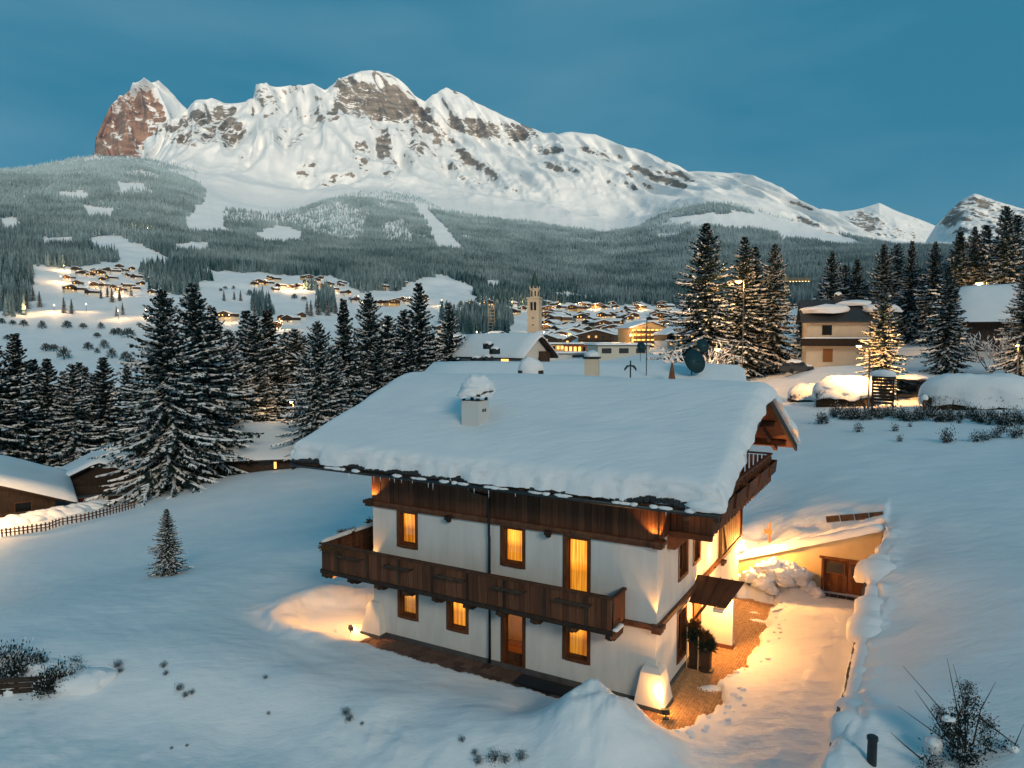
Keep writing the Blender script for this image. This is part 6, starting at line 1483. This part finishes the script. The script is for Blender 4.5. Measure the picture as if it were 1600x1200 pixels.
Lb, G = 'dark evergreen bush clump on the right end of the snow slope', 'bush clumps on the right end of the slope'
for px, py, s_, k in [(1525,690,1.4,2),(1540,688,1.2,2),(1556,684,1.4,2),(1566,676,1.4,0),(1585,684,1.5,0),(1594,680,1.2,3)]: tuft(px, py, s_, k, Lb, G, 1.2, 'evergreen_bush', 'bush')
# car and low wall by the cream house
p = col_at(1245, 104); o = empty('parked_car', p, R(12), 'dark car buried under snow in front of the cream house', 'car')
s = MB(); s.hexa([(-2.1, -.85, .25), (2.1, -.85, .25), (2.1, .85, .25), (-2.1, .85, .25), (-2.1, -.85, .95), (2.0, -.85, .9), (2.0, .85, .9), (-2.1, .85, .95)]); s.hexa([(-1.6, -.8, .95), (1.1, -.8, .92), (1.1, .8, .92), (-1.6, .8, .95), (-1.3, -.7, 1.5), (.6, -.7, 1.5), (.6, .7, 1.5), (-1.3, .7, 1.5)]); s.build('body', mat('car_paint', (.03, .035, .04), .35, spec=.5), o)
for x in (-1.3, 1.35):
    for y in (-.86, .86):
        s = MB(); s.tube([(x, y - .1, .33), (x, y + .1, .33)], .33, 14); s.build('wheel', RUBBER, o)
s = MB(); s.box(-1.1, .5, -.79, -.775, 1.0, 1.4); s.build('side_window', DARKGLASS, o)
blob_obj('snow_cap', o, -.35, 0, 1.5, 1.15, .8, .35, 2.0); blob_obj('snow_cap', o, 1.6, 0, .92, .55, .8, .25, 3.0, n=14, m=7)

# ---------------------------------------------------------------- street lamps
def street_lamp(px, py, dist, label, style, e, xoff=0.0, head=1.0, to=None):
    top = at(px, py, dist); bx = col_at(px + xoff, dist); t = empty('street_lamp', bx, 0, label, 'street lamp')
    d_ = top - bx; s = MB()
    if style == 'curve': s.tube([(0, 0, -.5), (0, 0, d_[2] - .6), (d_[0] * .25, d_[1] * .25, d_[2] - .05), (d_[0] * .7, d_[1] * .7, d_[2] + .1), (d_[0], d_[1], d_[2])], [.09, .075, .065, .06, .05], 8)
    else: s.tube([(0, 0, -.5), (0, 0, d_[2] + .3), (d_[0], d_[1], d_[2] + .25)], [.09, .07, .05], 8)
    s.build('pole', mat('lamp_pole', (.16, .15, .14), .5, metal=.5), t)
    s = MB(); s.hexa([(d_[0] - .32, d_[1] - .14, d_[2] + .05), (d_[0] + .32, d_[1] - .14, d_[2] + .05), (d_[0] + .32, d_[1] + .14, d_[2] + .05), (d_[0] - .32, d_[1] + .14, d_[2] + .05), (d_[0] - .2, d_[1] - .1, d_[2] + .2), (d_[0] + .2, d_[1] - .1, d_[2] + .2), (d_[0] + .2, d_[1] + .1, d_[2] + .2), (d_[0] - .2, d_[1] + .1, d_[2] + .2)]); s.build('head', METAL, t)
    s = MB(); s.lathe([(.02, d_[2] - .14 * head), (.16 * head, d_[2] - .08), (.22 * head, d_[2] + .045)], d_[0], d_[1], 12); s.build('bulb', emit_mat('street_bulb', (1, .55, .16), 26), t)
    if to is not None: lamp('light', 'SPOT', (d_[0], d_[1], d_[2] - .3), e, (1, .46, .13), .2, t, to=tuple(np.array(to) - bx), spot=R(125), blend=.7)
    else: lamp('light', 'POINT', (d_[0], d_[1], d_[2] - .4), e, (1, .52, .18), .25, t)
    return t
street_lamp(1154, 440, 112, 'tall street lamp glowing among the spruce branches', 'straight', 3000, 6, 2.2)
street_lamp(1530, 443, 128, 'street lamp glowing under the dark spruces above the shed', 'straight', 3000, 7, 2.2)
street_lamp(1342, 541, 75.5, 'curved street lamp leaning over the glowing square hedge', 'curve', 8000, 17, 1.0, col_at(1362, 84) + np.array([0, 0, 2.2]))
street_lamp(1121, 546, 92, 'orange street lamp on a bent pole beside the satellite dishes', 'curve', 700, 26, 1.5)
street_lamp(1155, 592, 96, 'low orange lamp at the road behind the bent pole', 'straight', 500, 3, 1.2)
street_lamp(455, 628, 93, 'small orange lamp in the dark grove left of the chalet roof', 'straight', 500, 2, 1.0)
street_lamp(505, 540, 110, 'small orange lamp between the spruces behind the chalet roof', 'straight', 600, 2, 1.0)
street_lamp(598, 508, 140, 'orange lamp twinkling between the two tallest roof spruces', 'straight', 700, 2, 1.2)
street_lamp(1590, 540, 96, 'small orange lamp inside the broad snowy spruce', 'straight', 120, 1, .7)

# ================================================================== village houses
TIMBER = wood_mat('village_timber', (.05, .028, .016), (.13, .07, .04), (2, 2, 1))
OCHRE = mat('ochre_wall', (.55, .36, .17), .9, objrand=.15)
def proto(w, d, hw, rise, **kw):
    t = empty('village_house', (0, 0, -500)); house_parts(t, w, d, hw, rise, **kw); return t
PROTO = [proto(12, 13, 5.6, 2.4, lit=.45, wincols=3, side_wins=False, snow=.7), proto(15, 14, 6.2, 2.6, lit=.6, wall=CREAM, wincols=4, side_wins=False, snow=.7), proto(11, 12, 5.0, 2.6, lit=.3, upper=TIMBER, roofm=TIMBER, wincols=2, side_wins=False, snow=.7),
         proto(20, 15, 7.4, 2.6, lit=.5, wall=OCHRE, upper=TIMBER, wincols=5, winrows=3, side_wins=False, snow=.8), proto(9, 10, 4.4, 2.2, lit=.2, split=.3, wincols=2, winrows=1, side_wins=False, snow=.6, balcony=False)]
DESC = ['dark timber', 'wide cream', 'small brown timber', 'large ochre', 'tiny dark']
used = set()
def village(px, py, k, rz, label, group, s=1.0):
    p = hit(px, py, 200)
    if p is None: return
    src = PROTO[k]
    if k in used: t = copy_tree(src)
    else: t = src; used.add(k)
    t.location = p; t.rotation_euler = (0, 0, rz); t.scale = (s, s, s); tag(t, f'{DESC[k]} house with snowy roof {label}', 'house', f'{group}, {DESC[k]}')
    return t
rg = random.Random(5)
A_ = [(120,425),(133,430),(147,426),(141,433),(156,431),(167,426),(181,428),(193,426),(222,425),(122,447),(110,456),(128,457),(152,450),(166,450),(180,452),(189,457),(201,452),(145,462),(215,437),(236,440),(160,440),(175,438)]
for i, (px, py) in enumerate(A_): village(px, py, (0, 2, 4, 2, 1, 0)[i % 6], rg.uniform(-.9, .9), 'in the hamlet on the left hillside', 'hamlet on the left hillside', .85)
B_ = [(403,445),(440,451),(455,452),(470,451),(484,446),(500,450),(510,452),(520,456),(540,461),(553,470),(535,446),(480,438),(548,441),(502,436),(600,452),(625,472),(637,474),(590,477),(612,478),(385,412),(372,413),(430,440),(420,446)]
for i, (px, py) in enumerate(B_): village(px, py, (1, 0, 2, 0, 3, 2, 4)[i % 7], rg.uniform(-.9, .9), 'strung along the mid hillside road', 'hillside road', .85)
for i in range(26):
    px = rg.uniform(100, 250) if i % 2 else rg.uniform(380, 660); py = rg.uniform(420, 462) if i % 2 else rg.uniform(436, 474); village(px, py, rg.choice((0, 2, 4, 1)), rg.uniform(-.9, .9), 'in the hamlet on the left hillside' if i % 2 else 'strung along the mid hillside road', 'hamlet on the left hillside' if i % 2 else 'hillside road', .8)
C_ = [(357,500),(430,515),(456,505),(443,502),(688,545),(690,520),(745,545),(775,535),(735,478),(762,478),(800,478),(789,487),(803,492),(816,486),(728,545),(470,498)]
for i, (px, py) in enumerate(C_): village(px, py, (1, 2, 0, 4, 1, 0, 1, 0, 2, 1, 2, 0)[i % 12], rg.uniform(-.8, .8), 'beyond the spruce grove near the church', 'beyond the spruce grove', .9)
n_ = 0; placed_pts = []
while n_ < 125:
    px = rg.uniform(846, 1150); py = rg.uniform(477, 546)
    if 968 < px < 1038 and 505 < py < 560: continue
    if any(abs(px - a) < 10 and abs(py - b_) < 3.6 for a, b_ in placed_pts): 
        if rg.random() < .97: continue
    placed_pts.append((px, py)); village(px, py, rg.choice((0, 1, 2, 3, 1, 0, 3)), rg.uniform(-1.2, 1.2), 'in the town beyond the chalet roof', 'town', rg.uniform(.8, 1.05)); n_ += 1
for i, t in enumerate(PROTO):
    if i not in used:
        for c in list(t.children_recursive) + [t]: bpy.data.objects.remove(c)
# long low lit buildings between chalet roof and town
def block(px, py, w, d, h, rz, label, wall, lit, name='long_building', floors=1, n=8, snowh=.8):
    p = hit(px, py, 150); t = empty(name, p, rz, label, 'building'); b = MB(); b.box(-w/2, w/2, -d/2, d/2, -3, h); b.build('wall', wall, t)
    b = MB(); b.box(-w/2 - .8, w/2 + .8, -d/2 - .8, d/2 + .8, h, h + .3); r = b.build('roof', DARKW, t)
    V = [(x, y, h + .28 + (snowh if 0 < ix < 8 and 0 < iy < 5 else 0) * (1 + .15 * math.sin(ix * 2 + iy))) for iy, y in enumerate((-d/2 - .85, -d/2 - .75, -d/6, d/6, d/2 + .75, d/2 + .85)) for ix, x in enumerate(np.concatenate([[-w/2 - .85], np.linspace(-w/2 - .75, w/2 + .75, 7), [w/2 + .85]]))]
    me = grid_mesh('snow_layer', np.array(V), 6, 9, [SNOW], True); link(bpy.data.objects.new('snow_layer', me), r)
    for f in range(floors):
        for k in range(n):
            x = -w/2 + w * (k + .5) / n; z = h * (f + .28) / floors; q = MB(); q.box(x - w / n * .28, x + w / n * .28, -d/2 - .06, -d/2 - .02, z, z + h / floors * .48); q.build('window', WINLIT if random.random() < lit else DARKGLASS, t)
    return t
block(870, 548, 30, 10, 3.4, R(-8), 'long low lit building left of the pale hall', OCHRE, .8, n=14)
block(925, 552, 26, 10, 4.2, R(-12), 'long low building with a red band and lit windows', mat('red_band', (.30, .10, .06), .8), .8, n=12)
block(965, 556, 24, 14, 4.6, R(14), 'pale flat hall with snow on its roof below the hotel', mat('pale_hall', (.52, .50, .42), .8), .1, n=3)
block(880, 560, 38, 8, 2.2, R(-4), 'low flat roofed shed with a white edge behind the chalet roof', WHITEW, .0, n=2)
block(300, 366, 34, 12, 5, 0, 'long dark ski lift station at the foot of the piste', DARKW, .0, n=6)
# the hotel with lit balconies
p = hit(1004, 543, 150); ht = empty('hotel', p, R(20), 'big timber fronted hotel with four lit balcony floors', 'hotel')
rr0 = math.hypot(p[0], p[1]); W_ = 62 / F * rr0; Hh = 38 / F * rr0
house_parts(ht, W_, W_ * .7, Hh * .78, Hh * .24, over=1.2, wall=OCHRE, upper=OCHRE, roofm=TIMBER, wins=False, balcony=False, snow=.8)
for f in range(4):
    z = Hh * .78 * (f + .12) / 4; b = MB(); b.box(-W_/2, W_/2, -W_*.35 - 1.4, -W_*.35 - .05, z - .3, z - .1); b.box(-W_/2, W_/2, -W_*.35 - 1.45, -W_*.35 - 1.35, z - .1, z + .8); b.build('balcony', TIMBER, ht)
    for k in range(8):
        x = -W_/2 + W_ * (k + .5) / 8; q = MB(); q.box(x - .8, x + .8, -W_*.35 - .09, -W_*.35 - .04, z, z + Hh * .12); q.build('window', WINLIT, ht)
# the church tower
d_t = 560.0; p = col_at(835, d_t); tw = empty('church_tower', p, R(-16), 'tall pale stone bell tower with belfry arches and a dark green spire', 'tower')
m2p = d_t / F; z_of = lambda py: float(at(835, py, d_t)[2] - p[2])
LIME = mat('tower_stone', (.55, .43, .31), .9, bump=(2, .4, .1), vary=(.15, .10, (1, 1, 1)))
hw_ = 9.3 * m2p; zb_ = z_of(486); zm = z_of(472)
b = MB(); b.box(-hw_, hw_, -hw_, hw_, -6, zb_); b.build('shaft', LIME, tw)
b = MB(); b.box(-hw_ * 1.06, hw_ * 1.06, -hw_ * 1.06, hw_ * 1.06, zb_, zb_ + .5); b.build('string_course', LIME, tw)
b = MB(); z2 = z_of(467)
for sx in (-1, 1):
    for sy in (-1, 1): b.box(sx * hw_ * .55, sx * hw_ * .98, sy * hw_ * .55, sy * hw_ * .98, zb_ + .5, z2)
for sx in (-1, 1):
    for (ax) in (0, 1):
        zt0 = zb_ + (z2 - zb_) * .72; a_, c_ = -hw_ * .55, hw_ * .55
        if ax == 0: b.box(a_, c_, sx * hw_ * .70, sx * hw_ * .96, zt0, z2); b.box(-hw_ * .07, hw_ * .07, sx * hw_ * .70, sx * hw_ * .94, zb_ + .5, zt0)
        else: b.box(sx * hw_ * .70, sx * hw_ * .96, a_, c_, zt0, z2); b.box(sx * hw_ * .70, sx * hw_ * .94, -hw_ * .07, hw_ * .07, zb_ + .5, zt0)
b.build('belfry', LIME, tw)
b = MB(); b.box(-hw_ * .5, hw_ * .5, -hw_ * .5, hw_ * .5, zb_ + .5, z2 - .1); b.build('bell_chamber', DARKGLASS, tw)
z3 = z_of(466); b = MB(); b.box(-hw_ * 1.14, hw_ * 1.14, -hw_ * 1.14, hw_ * 1.14, z2, z2 + 1.0); b.build('cornice', LIME, tw)
z4 = z_of(451); b = MB(); b.lathe([(hw_ * .80, z2 + 1.0), (hw_ * .80, z4 - 1.2), (hw_ * .92, z4 - .8), (hw_ * .92, z4)], 0, 0, 8); b.build('lantern', LIME, tw)
for k in range(8):
    a_ = math.pi / 8 + k * math.pi / 4; q = MB(); r_ = hw_ * .76; q.box(-.5, .5, -.12, .12, z2 + 2.0, z4 - 2.0); o = q.build('lantern_window', DARKGLASS, tw); o.location = (r_ * math.cos(a_), r_ * math.sin(a_), 0); o.rotation_euler = (0, 0, a_ + math.pi / 2)
for k in range(8):
    a_ = k * math.pi / 4; q = MB(); q.lathe([(.45, z4), (.35, z4 + 1.2), (.02, z4 + 2.0)], hw_ * .86 * math.cos(a_), hw_ * .86 * math.sin(a_), 6); q.build('pinnacle', LIME, tw)
zs = z_of(423); b = MB(); b.lathe([(hw_ * .78, z4), (hw_ * .62, z4 + (zs - z4) * .25), (hw_ * .42, z4 + (zs - z4) * .5), (hw_ * .20, z4 + (zs - z4) * .8), (.05, zs)], 0, 0, 8); b.build('spire', mat('spire_copper', (.018, .05, .045), .6), tw)
for z_ in (z_of(497), z_of(508)):
    for x in (-hw_ * .12, hw_ * .12): q = MB(); q.box(x - .3, x + .3, -hw_ - .05, -hw_ - .01, z_ - .6, z_ + .6); q.build('slit_window', DARKGLASS, tw)
# tower crane in scaffold and the long lit jib
p = hit(768, 522, 200); r0 = math.hypot(p[0], p[1]); cr = empty('scaffold_tower', p, 0, 'slim lit scaffold tower left of the church', 'tower'); hh = 46 / F * r0; wd = 4.5 / F * r0
for sx in (-1, 1):
    for sy in (-1, 1): s = MB(); s.tube([(sx * wd, sy * wd, -1), (sx * wd, sy * wd, hh)], .16, 5); s.build('leg', OCHRE, cr)
for k in range(9):
    z = hh * (k + .5) / 9; s = MB(); s.box(-wd, wd, -wd, wd, z, z + .5); s.build('deck', OCHRE, cr)
a_, b_ = at(1186, 439, 420.), at(1266, 438, 455.); cj = empty('crane', col_at(1225, 437.), 0, 'construction crane with a long jib strung with warm lights', 'crane'); c0 = np.array(cj.location)
s = MB(); s.tube([tuple(a_ - c0), tuple(b_ - c0)], .45, 4); s.tube([tuple(a_ - c0 + [0, 0, 1.6]), tuple(b_ - c0 + [0, 0, 1.2])], .2, 4); s.build('jib', mat('crane_paint', (.35, .22, .08), .6), cj)
s = MB(); mt = (a_ + b_) / 2 - c0; s.tube([(mt[0], mt[1], -2), (mt[0], mt[1], mt[2] + 3)], .6, 4); s.build('mast', mat('crane_paint', (.35, .22, .08), .6), cj)
for k in range(16):
    q = a_ - c0 + (b_ - a_) * (k + .5) / 16; s = MB(); s.lathe([(.05, q[2] - .7), (.28, q[2] - .55), (.05, q[2] - .4)], q[0], q[1], 6); s.build('bulb', emit_mat('crane_bulb', (1, .55, .2), 9) if k == 0 else bpy.data.materials['crane_bulb'], cj)
# street lights of the valley: lamp, pole and pool of light
def far_lamp(px, py, e, hgt=7.0, k=0):
    p = hit(px, py, 180)
    if p is None: return
    t = empty('village_street_lamp', p, 0, 'far street lamp glowing over the snowy village roads', 'street lamp', 'far village street lamps')
    s = MB(); s.tube([(0, 0, -.5), (0, 0, hgt)], .12, 5); s.build('pole', METAL, t); s = MB(); s.lathe([(.05, hgt - .1), (.32, hgt + .2), (.28, hgt + .6), (.05, hgt + .9)], 0, 0, 8); s.build('bulb', FARBULB, t)
    lamp('light', 'POINT', (0, 0, hgt + 1.4), e * 1.5, (1, .56, .22), .5, t)
FARBULB = emit_mat('far_bulb', (1, .62, .25), 16)
for px, py, e in [(100,424,9e3),(95,442,1e4),(140,452,6e3),(185,462,9e3),(205,463,8e3),(135,488,2.5e3),(85,490,6e3),(40,494,3e3),(185,499,4e3),(228,497,3e3),(210,360,9e3),(232,362,9e3),(450,456,7e3),(475,455,7e3),(520,458,7e3),(560,472,6e3),(410,447,5e3),(640,474,6e3),(690,478,5e3),(765,475,6e3),(800,480,5e3),(820,478,5e3),
                  (745,536,5e3),(850,536,6e3),(845,520,5e3),(900,482,1.1e4),(930,484,1.1e4),(960,490,8e3),(890,545,3.5e3),(930,545,3.5e3),(985,548,5e3),(1035,520,6e3),(1020,500,6e3),(1045,495,7e3),(1060,505,5e3),(1080,490,7e3),(1070,530,3e3),(870,492,7e3),(1000,485,8e3),(110,640,1500),(145,618,2500),(690,525,3e3),(358,505,4e3),(440,516,4e3)]:
    far_lamp(px, py, e)

# ================================================================== lit lamps round the chalet
WARM = (1.0, 0.42, 0.09)
t = flood(-13.0, -.55, .0, R(150), 'floodlight on the slabs at the far corner of the front wall')
lamp('light', 'POINT', (0, -.25, .42), 28, WARM, .06, t)
lamp('light', 'SPOT', tuple(loc2w(-13.3, -.75, 2.50)), 240, WARM, .05, None, to=tuple(loc2w(-13.9, -.4, 0)), spot=R(118), blend=.25)
t = flood(.55, -.62, .0, R(205), 'floodlight on the cobbles at the foot of the near buttress')
lamp('light', 'SPOT', (0, -.20, .36), 190, WARM, .05, t, to=(0, -1.5, 5.5), spot=R(120))
lamp('light', 'POINT', (.1, -.3, .7), 90, WARM, .1, t)
hw = lambda x, y, z: tuple(loc2w(x, y, z))
def ledge(x, y, z, e, to, spot=R(70)):
    s = MB(); s.box(-.04, .04, -.04, .04, 0, .04)
    o = s.build('ledge_light', METAL, chalet); o.location = (x, y, z)
    lamp('light', 'SPOT', (x, y, z + .08), e, WARM, .03, chalet, to=to, spot=spot)
ledge(.16, -.16, 2.82, 120, (.02, .0, 5.6)); ledge(-.1, -.22, 5.68, 60, (-.1, 0, 7.6), R(110)); ledge(.2, .05, 5.68, 60, (.1, .3, 7.6), R(110))
ledge(-HL - .1, -.18, 2.82, 90, (-HL, 0, 5.6)); ledge(-HL + .1, -.2, 5.68, 60, (-HL + .1, 0, 7.6), R(110))
ledge(.25, 6.9, 2.82, 120, (.12, 6.7, 5.7), R(80))
lamp('light', 'POINT', (.9, 7.1, 3.2), 170, WARM, .08, chalet)
lamp('light', 'POINT', (.95, 4.9, 2.05), 360, WARM, .08, chalet)
s = MB(); s.box(.12, .30, 12.2, 12.4, 2.35, 2.6); s.build('wall_lantern', LAMPGLOW, chalet)
lamp('light', 'POINT', (.75, 12.9, 2.3), 800, WARM, .12, chalet)
lamp('light', 'POINT', (1.3, 7.6, 5.4), 60, WARM, .1, chalet)
lamp('light', 'POINT', (.8, 9.5, 6.6), 30, WARM, .1, chalet)

# ================================================================== winter air
hz = MB(); hz.box(-9000, 9000, -3700, 9900, -120, 2700)
m = bpy.data.materials.new('haze_air'); m.use_nodes = True
n, l = m.node_tree.nodes, m.node_tree.links; n.clear()
o_ = n.new('ShaderNodeOutputMaterial'); v = n.new('ShaderNodeVolumePrincipled'); v.inputs['Color'].default_value = (0.22, 0.60, 0.88, 1); v.inputs['Density'].default_value = 2.8e-5; v.inputs['Anisotropy'].default_value = 0.0
l.new(v.outputs[0], o_.inputs['Volume'])
tag(hz.build('haze', m), 'thin cold blue winter air over the valley', 'haze', kind='stuff')
